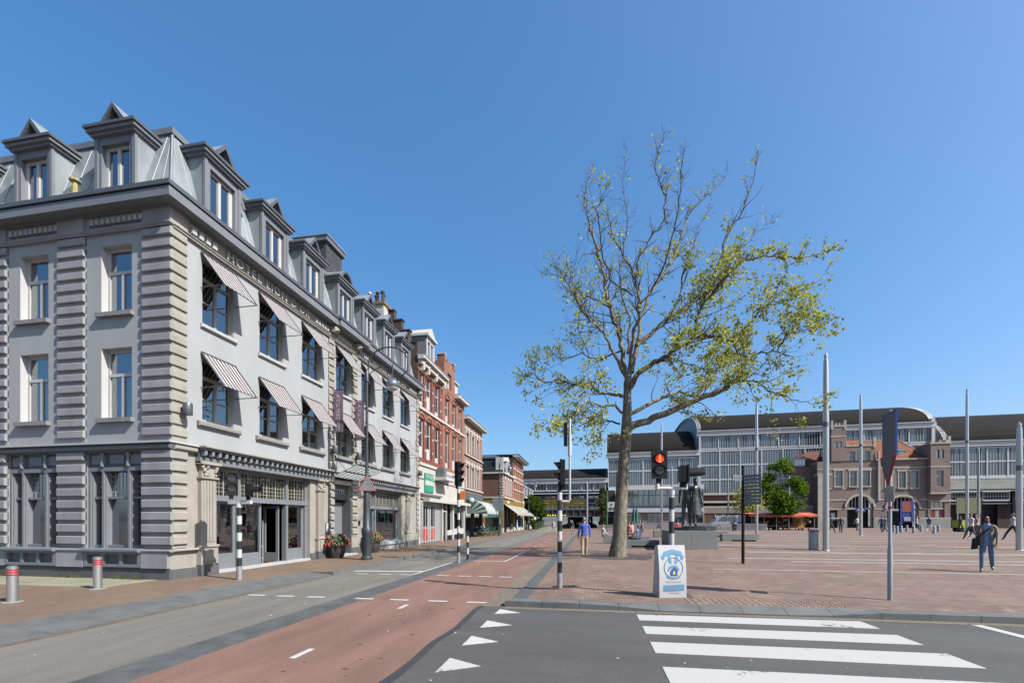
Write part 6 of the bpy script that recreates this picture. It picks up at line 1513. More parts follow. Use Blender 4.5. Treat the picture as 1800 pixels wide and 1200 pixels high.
x=atX(1110,26.8); z=gz(3,26.6)+.42; t.location=(x,26.8,z); MB().ball((x,26.8,z+.1),.16,10,(1.2,.8,.65)).build('bag_body',pm('bag',(.012,.012,.013)),t,smooth=True); MB().tube([(x-.12,26.7,z+.18),(x,26.68,z+.24),(x+.12,26.7,z+.18)],.012,6).build('strap',M_black,t)
# ================================================================ trees
M_bark=None
def barkmat():
    m,t,b=_new('plane_bark'); N=t.nodes; L=t.links; b.inputs['Roughness'].default_value=.85
    tc=N.new('ShaderNodeTexCoord'); mp=N.new('ShaderNodeMapping'); mp.inputs['Scale'].default_value=(3.2,3.2,1.7); L.new(tc.outputs['Object'],mp.inputs[0])
    n=N.new('ShaderNodeTexNoise'); n.inputs['Scale'].default_value=1.6; n.inputs['Detail'].default_value=6; n.inputs['Roughness'].default_value=.65; L.new(mp.outputs[0],n.inputs['Vector'])
    vo=N.new('ShaderNodeTexVoronoi'); vo.inputs['Scale'].default_value=3.2; L.new(mp.outputs[0],vo.inputs['Vector'])
    ad=N.new('ShaderNodeMath'); ad.operation='ADD'; L.new(n.outputs[0],ad.inputs[0]); sc_=N.new('ShaderNodeMath'); sc_.operation='MULTIPLY'; sc_.inputs[1].default_value=.25; L.new(vo.outputs['Distance'],sc_.inputs[0]); L.new(sc_.outputs[0],ad.inputs[1])
    cr=N.new('ShaderNodeValToRGB'); e=cr.color_ramp.elements; e[0].position=.38; e[0].color=(.05,.043,.03,1); e[1].position=.78; e[1].color=(.155,.138,.105,1)
    x=e.new(.52); x.color=(.078,.069,.048,1); x=e.new(.64); x.color=(.108,.096,.068,1)
    L.new(ad.outputs[0],cr.inputs[0]); L.new(cr.outputs[0],b.inputs['Base Color'])
    bp=N.new('ShaderNodeBump'); bp.inputs['Strength'].default_value=.8; bp.inputs['Distance'].default_value=.03; L.new(ad.outputs[0],bp.inputs['Height']); L.new(bp.outputs[0],b.inputs['Normal'])
    return m
M_bark=barkmat(); M_twig=mat('twig_bark',(.085,.062,.045),.9,var=.25,scale=3)
def leafmat(name,c,tr=.45):
    m,t,b=_new(name); N=t.nodes; L=t.links
    tc=N.new('ShaderNodeTexCoord'); n=N.new('ShaderNodeTexNoise'); n.inputs['Scale'].default_value=1.9; L.new(tc.outputs['Object'],n.inputs['Vector'])
    cr=N.new('ShaderNodeValToRGB'); cr.color_ramp.elements[0].position=.35; cr.color_ramp.elements[1].position=.65; cr.color_ramp.elements[0].color=_mul(c,.65); cr.color_ramp.elements[1].color=_mul(c,1.25); L.new(n.outputs[0],cr.inputs[0])
    d=N.new('ShaderNodeBsdfDiffuse'); tl=N.new('ShaderNodeBsdfTranslucent'); mx=N.new('ShaderNodeMixShader'); mx.inputs[0].default_value=tr
    L.new(cr.outputs[0],d.inputs[0]); L.new(cr.outputs[0],tl.inputs[0]); L.new(d.outputs[0],mx.inputs[1]); L.new(tl.outputs[0],mx.inputs[2]); L.new(mx.outputs[0],N['Material Output'].inputs[0]); return m
M_lf=leafmat('young_plane_leaf',(.56,.58,.12),.4); M_lfg=leafmat('spring_green_leaf',(.15,.25,.025)); M_lfd=leafmat('dark_green_leaf',(.07,.12,.02))
RX=Vector((math.cos(A9),math.sin(A9),0)); FW=Vector((-math.sin(A9),math.cos(A9),0)); TB=Vector((1.19,20.19,.12))
def tp(x,y,dd=0):   # tree-plane sketch units -> metres from the trunk base
    px=880+x/2.068; py=220+y/2.068; D=19.68+dd; return FW*D+RX*((px-900)/780*D)+Vector((0,0,1.75+(913.5-py)/780*D))
rs=random.Random(11)
limbs=[ # (points, r0, r1, depth drift)
 ([(465,1100),(560,1062),(700,1003),(800,965),(870,915),(887,860),(880,800)],.17,.045,-.5),
 ([(800,965),(880,925),(930,935),(985,968),(1060,995),(1128,1012)],.05,.012,-1.2),
 ([(468,1050),(520,1025),(590,985),(650,968),(705,985),(760,945),(790,880),(800,800)],.10,.02,1.4),
 ([(462,960),(500,905),(560,860),(625,820),(700,775),(770,758),(835,778),(870,830)],.13,.03,-1.6),
 ([(700,775),(715,700),(740,640),(800,580),(815,545)],.07,.035,-1.6),
 ([(475,900),(492,800),(560,745),(620,702),(690,650),(760,602),(820,548),(890,495),(960,472),(1030,482),(1100,478),(1190,460)],.12,.012,.6),
 ([(820,548),(806,430),(850,350),(890,290),(915,210),(938,110)],.05,.01,.3),
 ([(458,960),(450,880),(440,800),(420,730),(400,660),(380,590),(366,500),(340,420),(318,350),(305,290),(312,220),(335,160)],.12,.01,.8),
 ([(470,880),(482,780),(500,700),(505,640),(488,550),(450,480),(410,400),(392,330)],.09,.015,-.8),
 ([(495,800),(508,700),(545,610),(590,540),(640,462),(665,380),(685,318),(740,262),(780,225),(822,175)],.08,.009,1.5),
 ([(488,560),(505,480),(545,410),(590,350),(600,260),(575,200),(560,150),(572,90),(598,48)],.05,.008,.2),
 ([(445,900),(410,820),(375,750),(330,715),(295,670),(262,610),(240,560),(210,525)],.075,.01,-1.1),
 ([(400,660),(350,640),(300,625),(270,600),(240,480)],.04,.01,1.6),
 ([(445,985),(420,975),(360,975),(330,945),(270,942),(215,925),(160,935),(120,900),(85,905)],.075,.012,.4),
 ([(440,1045),(415,1015),(370,1020),(320,1010),(270,1050),(220,1060),(160,1070)],.06,.012,-1.3),
 ([(432,1085),(390,1072),(350,1075),(310,1095),(270,1080)],.045,.012,1.2),
 ([(620,702),(655,600),(668,520),(700,440),(720,370),(760,300)],.05,.009,2.0),
 ([(835,778),(900,740),(930,690),(985,640),(1050,655),(1100,680)],.035,.008,-2.0),
 ([(887,860),(930,830),(1000,820),(1050,760),(1110,745),(1145,735)],.04,.008,-.9),
 ([(440,820),(360,850),(290,830),(230,850),(180,835)],.04,.01,2.0),
 ([(460,830),(470,700),(440,620),(430,520),(455,400),(460,300),(440,200),(460,95)],.05,.007,2.4),
 ([(560,860),(640,850),(720,880),(780,860),(840,880)],.04,.01,2.2),
 ([(545,610),(600,500),(640,330),(655,220),(660,110)],.04,.007,-2.2),
 ([(760,602),(800,480),(870,450),(940,390),(990,340)],.035,.008,2.2),
 ([(480,620),(400,560),(360,420),(350,300),(380,240)],.04,.008,-2.4)]
trunkpts=[tp(424,1568),tp(432,1500),tp(437,1380),tp(445,1260),tp(452,1180),tp(456,1110),tp(460,1040),tp(461,955),tp(470,880)]
b=MB(); b.tube(trunkpts,[.40,.31,.275,.25,.235,.225,.20,.16,.1],18)
tw=MB(); leaves=MB(); lc=0
def leafcl(p,n,s,sz):
    for _ in range(n):
        c=p+Vector((rs.gauss(0,s),rs.gauss(0,s),rs.gauss(0,s)*.8)); u=Vector((rs.gauss(0,1),rs.gauss(0,1),rs.gauss(0,1))).normalized(); w_=u.cross(Vector((rs.gauss(0,1),rs.gauss(0,1),rs.gauss(0,1)))).normalized(); l=sz*rs.uniform(.6,1.25)
        leaves.poly([c-u*l,c-u*l*.2+w_*l*.8,c+u*l*.9,c-u*l*.1-w_*l*.75],raw=True)
def twig(p,d,L_,r,lev,dens):
    if p.z>13.5: L_*=.6
    elif p.z>12: L_*=.8
    n=max(3,int(L_/.32)); pts=[p]; rr=[r]
    q=p.copy(); dd=d.normalized()
    for i in range(n):
        up=.10 if p.z>7 else .02
        dd=(dd+Vector((rs.gauss(0,.20),rs.gauss(0,.20),rs.gauss(0,.16)+up))).normalized(); q=q+dd*(L_/n); pts.append(q.copy()); rr.append(r*(1-.8*(i+1)/n))
        if lev>0 and rs.random()<(.62 if lev>1 else .5):
            sd=(dd+Vector((rs.gauss(0,.6),rs.gauss(0,.6),rs.gauss(0,.45)))).normalized(); twig(q,sd,L_*rs.uniform(.35,.6),max(.005,rr[-1]*.65),lev-1,dens)
        elif lev<=1 and rs.random()<dens*.75: leafcl(q,rs.randint(2,4),.10,.062)
    tw.tube(pts,[max(x,.0045) for x in rr],4,caps=False)
    if rs.random()<dens: leafcl(q,rs.randint(3,6),.13,.066)
def dens_at(p):
    z=p.z; u=(p-TB).dot(RX)
    d=.85 if z<9 else (.5 if z<9.5 else (.3 if z<11 else (.10 if z<14 else .03)))
    if 9<z<14.5 and u>3: d+=.35
    if z>15: d=.03
    return min(d,1)
for pts,r0,r1,drift in limbs:
    n=len(pts); P_=[]
    for i,(x,y) in enumerate(pts):
        t=i/(n-1); P_.append(tp(x,y,drift*t**.8*1.5))
    # refine with wiggle
    Q=[];RRR=[]
    for i in range(n-1):
        for s in range(4):
            t=(i+s/4)/(n-1); a=P_[i].lerp(P_[i+1],s/4); 
            if i or s: a=a+Vector((rs.gauss(0,.035),rs.gauss(0,.035),rs.gauss(0,.035)))
            Q.append(a); RRR.append(r0+(r1-r0)*t)
    Q.append(P_[-1]); RRR.append(r1)
    (b if r0>.055 else tw).tube(Q,RRR,8 if r0>.055 else 5,caps=False)
    for i in range(3,len(Q)):
        t=i/(len(Q)-1); den=dens_at(Q[i])
        prob=.95
        if t<.18: prob=.15
        for _k in range((2 if Q[i].z>8.5 and t>.25 else 1) if rs.random()<prob else 0):
            d=(Q[i]-Q[i-1]).normalized(); sd=(d*rs.uniform(.3,1.1)+Vector((rs.gauss(0,.55),rs.gauss(0,.6),rs.gauss(0,.5)+(.25 if Q[i].z>9 else -.05)))).normalized()
            twig(Q[i],sd,rs.uniform(.8,2.1)*(1-.55*t),max(.008,min(.026,RRR[i]*.5)),2,den)
    twig(Q[-1],(Q[-1]-Q[-3]).normalized(),.5,r1,1,dens_at(Q[-1]))
tr=thing('plane_tree','large plane tree with a sparse crown of young yellow green leaves, on the plaza edge','tree',(1.19,20.19,.12))
b.build('trunk',M_bark,tr,smooth=True,recalc=False); tw.build('branches',M_twig,tr,smooth=True,recalc=False); leaves.build('crown',M_lf,tr,recalc=False)
print('tree faces',len(b.f),len(tw.f),len(leaves.f))
def bushtree(name,lab,x,y,z,h,w_,trunk,m,n=2600,sz=.16,cat='tree',group=None,seed=1):
    q=random.Random(seed); t=thing(name,lab,cat,(x,y,z),group)
    if trunk: 
        tb=MB(); tb.tube([(x,y,z),(x+.05,y,z+trunk*.6),(x,y+.05,z+trunk*1.3),(x+.1,y,z+h*.75)],[.16,.12,.09,.03],8)
        for k in range(7): a=q.uniform(0,6.3); z0=z+trunk*q.uniform(.8,1.4); tb.tube([(x,y,z0),(x+w_*.25*math.cos(a),y+w_*.25*math.sin(a),z0+h*.2),(x+w_*.4*math.cos(a),y+w_*.4*math.sin(a),z0+h*.35)],[.05,.035,.015],5)
        tb.build('trunk',M_twig,t)
    cl=[]
    for k in range(46):
        a=q.uniform(0,2*PI); ze=q.uniform(-1,1); rr=math.sqrt(1-ze*ze)*q.uniform(.45,1.0); cl.append((Vector((x+w_/2*rr*math.cos(a),y+w_/2*rr*math.sin(a),z+trunk+(h-trunk)/2*(1+ze*.95))),q.uniform(.10,.17)*w_))
    b=MB()
    for k in range(n):
        c,s=q.choice(cl); d=Vector((q.gauss(0,1),q.gauss(0,1),q.gauss(0,1))).normalized()*s*q.uniform(.5,1.05); c=c+d
        u=Vector((q.gauss(0,1),q.gauss(0,1),q.gauss(0,.6))).normalized(); v_=u.orthogonal().normalized(); l=sz*q.uniform(.6,1.3)
        b.poly([c-u*l,c+v_*l*.7,c+u*l,c-v_*l*.7],raw=True)
    b.build('crown',m,t,recalc=False); return t
bushtree('street_tree','bright green young tree in front of the station side wing',atX(1375,64),64,.42,zat(812,atX(1375,64),64)-.42,5.6,1.9,M_lfg,5200,.17,seed=3)
bushtree('street_tree','small yellowish green tree behind the fingerpost boards',atX(1313,70),70,.42,6.6,4.6,2.6,M_lf,1800,.16,seed=4)
bushtree('bush_tree','round dark green tree beside the white house at the end of the street',atX(936,80),80,.05,zat(874,atX(936,80),80),5.2,.4,M_lfd,5200,.2,seed=5)
bushtree('street_tree','green tree glimpsed through the underpass',atX(1018,125),125,-.3,6.5,7,1.5,M_lfg,1500,.3,seed=6)
bushtree('ivy','yellow green ivy climbing the end pillar of the viaduct',atX(1060,76),75.5,.1,7.0,2.2,.2,M_lfd,1500,.15,cat='ivy',seed=8)
# weeds at the hotel foot
b=MB(); q=random.Random(9)
for k in range(60):
    x=q.choice([-13.2,-13.9,-14.8,-15.3,-16.9,-17.4,-12.6])+q.gauss(0,.18)
    for j in range(5):
        c=Vector((x+q.gauss(0,.03),10.44+q.gauss(0,.02),.08)); d=Vector((q.gauss(0,.35),q.gauss(0,.2)-.1,1)).normalized()*q.uniform(.05,.16); s=Vector((.012,0,0)); b.poly([c-s,c+s,c+d],raw=True)
tag(b.build('weeds',mat('weed_green',(.20,.22,.06),.8,var=.3,scale=7),recalc=False),'tufts of yellow green weeds at the foot of the hotel wall','weeds',kind='stuff')
# hump of grass + railing left of the street end
gx0,gx1=atX(939,66),atX(986,66)
b=MB(); n=14
for k in range(n):
    x0=gx0+(gx1-gx0)*k/n; x1=gx0+(gx1-gx0)*(k+1)/n; h=lambda x:.15+.8*math.sin(PI*min(1,(x-gx0)/(gx1-gx0)*1.0)*.9)
    b.mesh([(x0,65,.0),(x1,65,.0),(x1,66,h(x1)),(x0,66,h(x0)),(x1,70,h(x1)),(x0,70,h(x0))],[(0,1,2,3),(3,2,4,5)])
struct(b.build('grass_bank',mat('bank_green',(.22,.22,.16),.9,var=.3,scale=3)))
t=thing('railing','low pale green railing on the grass bank by the street end','railing',((gx0+gx1)/2,66,.3)); b=MB()
for k in range(30): x=gx0+(gx1-gx0)*k/29; z=.15+.8*math.sin(PI*(x-gx0)/(gx1-gx0)*.9); b.box(x-.02,x+.02,65.9,65.94,z-.1,z+.8)
pts=[(gx0+(gx1-gx0)*k/10,65.92,.15+.8*math.sin(PI*k/10*.9)+.8) for k in range(11)]; b.build('balusters',mat('rail_green',(.16,.24,.17),.6),t); MB().tube(pts,.03,5).build('handrail',MATS['rail_green'],t)
# ================================================================ stall, van, scooter, kiosk, terrace, parasols
x0,x1=atX(1312,64),atX(1432,64); Y0=64
st=thing('market_stall','long market stall under an orange red canopy, stacked with baskets of goods','market stall',((x0+x1)/2,Y0,.42))
M_or=mat('orange_canvas',(.62,.13,.06),.8,var=.12,scale=1.5)
b=MB(); n=10
for k in range(n):
    a,c=x0+(x1-x0)*k/n,x0+(x1-x0)*(k+1)/n; sg=.05*((-1)**k)
    b.mesh([(a,Y0-1,2.35+sg),(c,Y0-1,2.35-sg),(c,Y0+1.2,2.75),(a,Y0+1.2,2.75),(a,Y0-1,2.15+sg),(c,Y0-1,2.15-sg),(c,Y0+3,2.4),(a,Y0+3,2.4)],[(0,1,2,3),(4,5,1,0),(3,2,6,7)])
b.build('canopy',M_or,st,recalc=False)
b=MB()
for k in range(6): x=x0+.4+(x1-x0-.8)*k/5; b.tube([(x,Y0-.8,.42),(x,Y0-.8,2.3)],.035,6)
b.build('posts',M_galv,st)
MB().box(x0+.3,x1-2.2,Y0+1.2,Y0+1.3,.42,2.5).build('back_sheet',M_dark,st)
q=random.Random(2); tb=MB(); tb.box(x0+.4,x1-2.4,Y0-.2,Y0+1.1,.95,1.02); tb.build('table',M_wood,st)
gm=[mat('goods_%s'%n_,c) for n_,c in (('red',(.35,.05,.04)),('brown',(.16,.09,.05)),('cream',(.42,.38,.30)),('orange',(.5,.22,.04)))]
for k in range(46):
    x=q.uniform(x0+.5,x1-.6); y=Y0+q.uniform(-.9,.9); low_=y<Y0-.3; z=.42 if low_ else 1.02+q.choice((0,.3,.6))
    g=MB().lathe((x,y,z),[(.10,0),(.16,.18),(.17,.22),(.12,.30),(.05,.32)],7).build('basket',gm[q.randrange(4)],st)
t=thing('yellow_locker','upright yellow orange cabinet at the right end of the market stall','cabinet',(atX(1407,64),64.3,.42)); x=atX(1411,64)
MB().box(x-.45,x+.45,64.6,65.2,.5,2.1).build('body',MATS['train_yellow'],t); MB().box(x-.4,x+.4,64.56,64.6,.6,2.0).build('door',mat('ochre_door',(.6,.3,.02),.5),t)
# van
def van(px,Y,lab,col):
    x=atX(px,Y); t=thing('parked_van',lab,'van',(x,Y,.42)); m=mat('van_paint',col,.3,var=.03)
    L_=3.3; pr=[(-2.1,.35),(-2.15,.9),(-1.75,1.15),(-1.0,1.95),(1.7,2.05),(2.0,1.9),(2.05,.4)]
    b=MB(Fr((x,Y,.42),(1,0,0),(0,1,0))); b.prism(pr,0,1.8,1); b.build('body',m,t)
    F_=Fr((x,Y,.42),(1,0,0),(0,-1,0))
    MB(F_).prism([(-1.45,1.15),(-.95,1.75),(-.2,1.8),(-.2,1.15)],.0,.01,1).build('side_window',M_glassd,t); MB(F_).prism([(-.05,1.15),(-.05,1.8),(.9,1.82),(.9,1.15)],.0,.01,1).build('side_window',M_glassd,t)
    MB(Fr((x,Y,.42))).mesh([(-1.72,-.15,1.2),(-1.72,-1.65,1.2),(-1.03,-1.6,1.93),(-1.03,-.2,1.93)],[(0,1,2,3)]).build('windscreen',M_glassd,t,recalc=False)
    for a in (-1.3,1.3):
        for d in (0,1.65):
            w_=MB(Fr((x,Y,.42),(1,0,0),(0,1,0))).tube([(a,d-.02,.33),(a,d+.2,.33)],.33,16).build('wheel',M_black,t); MB(Fr((x,Y,.42),(1,0,0),(0,1,0))).tube([(a,d-.035,.33),(a,d-.02,.33)],.19,12).build('rim',M_steel,w_)
    MB(F_).box(.2,1.6,.0,.012,.8,1.05).build('stripe',mat('van_stripe',(.03,.10,.25),.5),t)
    MB(F_).box(-2.17,-2.1,-.3,-.05,.85,1.0).build('headlight',M_win,t); MB(F_).box(-2.17,-2.1,-1.7,-1.45,.85,1.0).build('headlight',M_win,t)
van(1281,64,'pale blue grey van parked behind the white picket fence',(.42,.47,.52))
# scooter
def scooter(x,y,z,yaw,lab,grp=None):
    t=thing('scooter',lab,'scooter',(x,y,z),grp); F_=Fr((x,y,z),(math.cos(yaw),math.sin(yaw),0),(-math.sin(yaw),math.cos(yaw),0))
    for a in (-.6,.6):
        b=MB(F_); b.tube([(a+.23*math.cos(k*PI/8),0,.25+.23*math.sin(k*PI/8)) for k in range(17)],.05,6); b.build('wheel',M_black,t)
    MB(F_).prism([(-.75,.45),(-.5,.75),(.0,.72),(.1,.4),(.35,.35),(.5,.9),(.6,.9),(.55,.3),(-.3,.25)],-.13,.13,1).build('body',mat('scooter_paint',(.03,.03,.035),.3),t)
    MB(F_).prism([(-.72,.76),(-.1,.74),(-.08,.84),(-.7,.86)],-.12,.12,1).build('seat',M_black,t)
    MB(F_).tube([(.5,-.3,1.05),(.48,0,1.0),(.5,.3,1.05)],.02,6).tube([(.5,0,.9),(.6,0,.25)],.03,6).build('handlebar',M_black,t); MB(F_).ball((.6,0,.88),.08,8).build('headlight',M_steel,t)
X=atX(1291,58); scooter(X,58,.42,R(60),'black scooter parked before the white picket fence below the van'); scooter(atX(893,63),63,.08,R(20),'black scooter under the cream awnings of the ochre shop')
# info column
x=atX(1597,60); t=thing('information_column','blue station information column with a red and orange display','information sign',(x,60,.42))
zb=lambda py:zat(py,x,60)
MB().box(x-.85,x+.55,60.05,60.25,zb(917),zb(880)).build('upper_panel',M_nsblue,t); MB().box(x-.85,x-.65,60,60.3,.42,zb(880)).box(x+.3,x+.55,60,60.3,zb(917),zb(880)).build('posts',M_nsblue,t)
MB().box(x-.64,x+.29,60.0,60.04,zb(899),zb(881)).build('display',mat('display_red_orange',(.40,.09,.04),.4,var=.4,scale=2),t); MB().box(x-.5,x+.2,59.95,60.0,zb(915),zb(908)).build('timetable_case',M_galv,t)
# bollards before the station
for k,(px,py) in enumerate(((1571,934),(1584,936),(1594,933),(1606,937),(1619,933),(1642,938),(1650,934),(1577,938))):
    Y=50+ (938-py)*1.6; x=atX(px,Y); t=thing('bollard','short round grey bollard in the cluster before the right station arch','bollard',(x,Y,.42),'grey bollards before the station arches')
    MB().lathe((x,Y,.42),[(.12,0),(.12,.68),(.10,.72),(.01,.73)],12).build('post',M_galv,t,smooth=True); MB().lathe((x,Y,.42),[(.123,.55),(.123,.6)],12).build('ring',M_black,t)
# yellow cart, board
x=atX(1703,58); t=thing('yellow_cart','bright yellow green promotional cart before the right hand shed','cart',(x,58,.42)); MB().box(x-1.0,x+1.0,58,58.9,.9,1.75).build('box',mat('acid_yellow',(.55,.60,.03),.5,var=.04),t)
for a in (-.7,.7): MB().tube([(x+a,57.95,.67),(x+a,58.95,.67)],.25,12).build('wheel',M_black,t)
x=atX(1683,66); t=thing('notice_board','olive green notice panel on two posts between the light masts','notice board',(x,66,.42)); MB().box(x-.1,x+2.6,66,66.1,2.6,4.6).build('panel',mat('olive_panel',(.20,.20,.09),.6),t); MB().box(x,x+.1,66,66.1,.42,2.6).box(x+2.4,x+2.5,66,66.1,.42,2.6).build('posts',M_galv,t)
# closed parasols
for k,px in enumerate((1099,1114,1119)):
    Y=58; x=atX(px,Y); z=gz(x,Y); t=thing('parasol',('folded green parasol nearest the plane tree trunk','folded green parasol, left of the two close together','folded green parasol, right of the two close together')[k],'parasol',(x,Y,z),'folded green parasols')
    MB().tube([(x,Y,z),(x,Y,z+3.1)],.03,6).build('pole',M_steel,t); MB().lathe((x,Y,z),[(.26,1.1),(.22,1.6),(.2,2.3),(.05,3.1)],8).build('cover',mat('parasol_green',(.02,.13,.09),.8,var=.1),t); MB().lathe((x,Y,z),[(.35,0),(.35,.08)],12).build('base',M_conc,t)
# small blue-white sign on pole by the tree
x=atX(1073,50); t=thing('bicycle_sign','white bicycle parking sign on a thin green pole left of the plane tree','sign',(x-.25,50,.12)); MB().tube([(x-.35,50,.12),(x-.35,50,5)],.05,8).build('pole',mat('sign_green_pole',(.05,.20,.15),.5),t); MB().box(x-.3,x+.75,49.98,50.04,2.7,3.75).build('panel',M_win,t)
MB().tube([(x-.0,49.96,3.0),(x-.0,49.975,3.0)],.2,14).tube([(x+.45,49.96,3.0),(x+.45,49.975,3.0)],.2,14).tube([(x+.1,49.96,3.45),(x+.1,49.975,3.45)],.12,10).build('pictogram',mat('pictogram_grey',(.06,.07,.08),.6),t)
# terrace chairs and tables
M_ter=mat('terrace_green',(.04,.09,.07),.6,var=.1); M_wick=mat('wicker',(.28,.19,.09),.8,var=.2)
def chair(x,y,yaw):
    t=thing('terrace_chair','green and wicker cafe chair in the terrace rows under the awnings','chair',(x,y,.08),'cafe terrace chairs'); F_=Fr((x,y,.08),(math.cos(yaw),math.sin(yaw),0),(-math.sin(yaw),math.cos(yaw),0))
    MB(F_).box(-.22,.22,-.22,.22,.43,.47).build('seat',M_wick,t); MB(F_).box(-.22,.22,.2,.24,.5,.88).build('backrest',M_ter,t)
    for a in (-.2,.2):
        for d in (-.2,.2): MB(F_).tube([(a,d,0),(a,d,.45 if d<0 else .85)],.018,5).build('leg',M_ter,t)
    return t
c0=chair(-11,44,0); q=random.Random(6)
spots=[(-10.2,43.2),(-10.9,43.3),(-11.6,43.2),(-10.1,44.9),(-11.6,44.9),(-10.3,46.2),(-11.0,46.3),(-11.7,46.2),(-10.2,47.7),(-11.1,47.8),(-12,47.7),(-10.6,49.4),(-11.5,49.5),(-12.4,49.4),(-10.9,51),(-12,51.1),(-13,51)]
for (x,y) in spots: copy_tree(c0,loc=(x,y,.08),rz=q.uniform(-.6,.6)+(PI if q.random()<.5 else 0))
def table(x,y):
    t=thing('terrace_table','small round cafe table among the terrace chairs','table',(x,y,.08),'cafe terrace tables'); MB().lathe((x,y,.08),[(.36,.72),(.36,.75)],16).build('tabletop',M_win,t); MB().tube([(x,y,.08),(x,y,.8)],.03,6).build('pedestal',M_ter,t); MB().lathe((x,y,.08),[(.22,0),(.2,.03)],12).build('base',M_ter,t); return t
t0=table(-10.7,44.2)
for (x,y) in ((-11.3,46.9),(-10.6,48.6),(-11.9,50.2)): copy_tree(t0,loc=(x,y,.08))
for k,(x,y,c,l) in enumerate(((-11.3,45.6,(.5,.5,.5),'seated cafe guest in white on the terrace'),(-11.9,47.2,(.35,.08,.07),'seated cafe guest in red on the terrace'),(-11.4,48.9,(.05,.06,.1),'seated cafe guest in dark blue on the terrace'),(-12.3,50.6,(.45,.35,.28),'seated cafe guest in beige at the back of the terrace'))):
    person(l,(x,y,.06),q.uniform(0,6),1.7,'sit',top=c,legs=(.05,.05,.07),hair=('brown','blond','black','grey')[k])
# info board on pavement, bikes, parked cars in the underpass
x=atX(875,45); t=thing('information_board','grey blue information cabinet on the pavement before the ochre shop','sign',(x,45,.08)); 
MB().box(x-.55,x+.55,45,45.15,zat(898,x,45),zat(875,x,45)).build('panel',mat('cabinet_blue_grey',(.17,.22,.25),.5),t); MB().tube([(x+.1,45.08,.08),(x+.1,45.08,3.1)],.05,8).build('pole',M_lampb,t)
def bike(x,y,z,yaw,lab,grp):
    t=thing('bicycle',lab,'bicycle',(x,y,z),grp); F_=Fr((x,y,z),(math.cos(yaw),math.sin(yaw),0),(-math.sin(yaw),math.cos(yaw),0))
    for a in (-.52,.52): MB(F_).tube([(a+.33*math.cos(k*PI/8),0,.34+.33*math.sin(k*PI/8)) for k in range(17)],.02,5).build('wheel',M_black,t)
    MB(F_).tube([(-.52,0,.34),(-.15,0,.3),(.4,0,.85),(.52,0,.34)],.018,5).tube([(-.15,0,.3),(-.25,0,.95)],.018,5).tube([(-.25,0,.85),(.4,0,.85)],.018,5).build('frame',M_black,t)
    MB(F_).box(-.38,-.15,-.07,.07,.95,1.0).build('saddle',M_black,t); MB(F_).tube([(.3,-.25,1.05),(.42,0,1.0),(.3,.25,1.05)],.015,5).build('handlebar',M_black,t)
bike(atX(1439,62),62,.42,R(0),'bicycle leaning by the left corner of the station entrance',None); bike(atX(926,68),68,.08,R(30),'bicycle parked at the most distant street lamp',None)
def car(x,y,z,col,lab,grp=None):
    t=thing('parked_car',lab,'car',(x,y,z),grp); F_=Fr((x,y,z),(1,0,0),(0,1,0)); m=mat('car_'+str(col),col,.3,var=.03)
    MB(F_).prism([(-2.1,.3),(-2.15,.75),(-1.2,.9),(-.6,1.4),(.9,1.42),(1.7,.95),(2.1,.85),(2.1,.3)],-.85,.85,1).build('body',m,t)
    MB(F_).prism([(-1.05,.95),(-.52,1.33),(.85,1.35),(1.45,.97)],-.86,.86,1).build('side_window',M_glassd,t)
    for a in (-1.3,1.3):
        for d in (-.8,.8): MB(F_).tube([(a,d-.1,.32),(a,d+.1,.32)],.32,14).build('wheel',M_black,t)
    for d in (-.6,.6): MB(F_).box(-2.17,-2.1,d-.15,d+.15,.6,.75).build('headlight',M_win,t)
car(atX(1020,112),112,-.25,(.35,.02,.02),'small red car under the viaduct'); car(atX(1034,118),118,-.25,(.5,.5,.52),'white car under the viaduct, right of the red one'); car(atX(1003,122),122,-.25,(.3,.32,.35),'silver car under the viaduct, left of the red one')
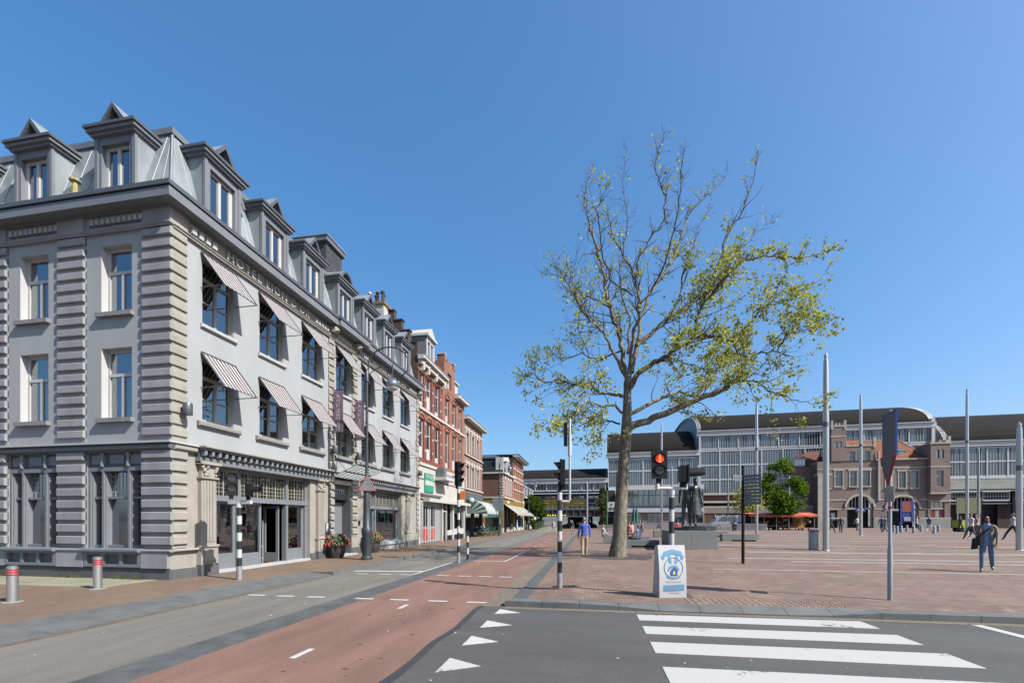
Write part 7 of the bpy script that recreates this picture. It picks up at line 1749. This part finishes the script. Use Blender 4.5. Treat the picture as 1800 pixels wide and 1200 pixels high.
# ================================================================ pieces that stand apart become parts of their own
def split_part(o,gap):
    me=o.data; n=len(me.vertices); par=list(range(n))
    def find(a):
        while par[a]!=a: par[a]=par[par[a]]; a=par[a]
        return a
    for p in me.polygons:
        vs=p.vertices; r=find(vs[0])
        for q in vs[1:]:
            s=find(q)
            if s!=r: par[s]=r
    isl={}
    for i,v in enumerate(me.vertices):
        r=find(i); c=v.co
        if r in isl:
            a,b=isl[r]; isl[r]=([min(a[k],c[k]) for k in range(3)],[max(b[k],c[k]) for k in range(3)])
        else: isl[r]=(list(c),list(c))
    ks=list(isl); cp={k:k for k in ks}
    def f2(a):
        while cp[a]!=a: cp[a]=cp[cp[a]]; a=cp[a]
        return a
    for i,a in enumerate(ks):
        A=isl[a]
        for b in ks[i+1:]:
            B=isl[b]
            if all(A[0][k]-gap<=B[1][k] and B[0][k]-gap<=A[1][k] for k in range(3)):
                x,y=f2(a),f2(b)
                if x!=y: cp[y]=x
    groups={}
    for p in me.polygons: groups.setdefault(f2(find(p.vertices[0])),[]).append(p)
    if len(groups)<2 or len(groups)>40: return
    for g in list(groups)[0:]:
        idx={};vs=[];fs=[];mi=[];sm=[]
        for p in groups[g]:
            f=[]
            for v in p.vertices:
                if v not in idx: idx[v]=len(vs); vs.append(tuple(me.vertices[v].co))
                f.append(idx[v])
            fs.append(f); mi.append(p.material_index); sm.append(p.use_smooth)
        nm=bpy.data.meshes.new(me.name); nm.from_pydata(vs,[],fs)
        for m in me.materials: nm.materials.append(m)
        for p,i,s in zip(nm.polygons,mi,sm): p.material_index=i; p.use_smooth=s
        q=bpy.data.objects.new(o.name.split('.')[0],nm); C.objects.link(q); q.parent=o.parent; q.location=o.location; q.rotation_euler=o.rotation_euler
    bpy.data.objects.remove(o)
GAPS={'ledge':.02,'plinth':.05,'frieze_blocks':.25,'hotel_lettering':.1,'string_course':.02,'bracket':.1,'downpipe':.1,'stone_band':.1,'window_arches':.05,'stone_blocks':.3,'stone_trim':.02,'stone_quoins':.3,
 'shop_window':.1,'pillars':.1,'abutment':.1,'posts':.1,'battlements':.6,'clerestory_windows':.1,'white_fascia':.05,'roller_shutter':.1,'corner_column':.1,'ground_floor':.05,'leaded_lights':.02,'entrance_frame':.05,'window_frames':.1,'poster':.1,'ridge_tiles':.1,'clamp':.05,'curtain':.1,'white_band':.1,'gable_front':.1,'red_poster':.1,'shop_front':.05,'body':.1,'window':.02,'stone_bands':.02,'timetable_case':.05,'pictogram':.01,'banner_rod':.05,'banner_lettering':.08,'roof_vent':.1}
for o in list(bpy.data.objects):
    if o.type=='MESH' and o.parent and o.name.split('.')[0] in GAPS and not any(q.parent==o for q in bpy.data.objects) and o.data.users==1:
        if o.name.split('.')[0] in('body','window','curtain') : continue
        split_part(o,GAPS[o.name.split('.')[0]])
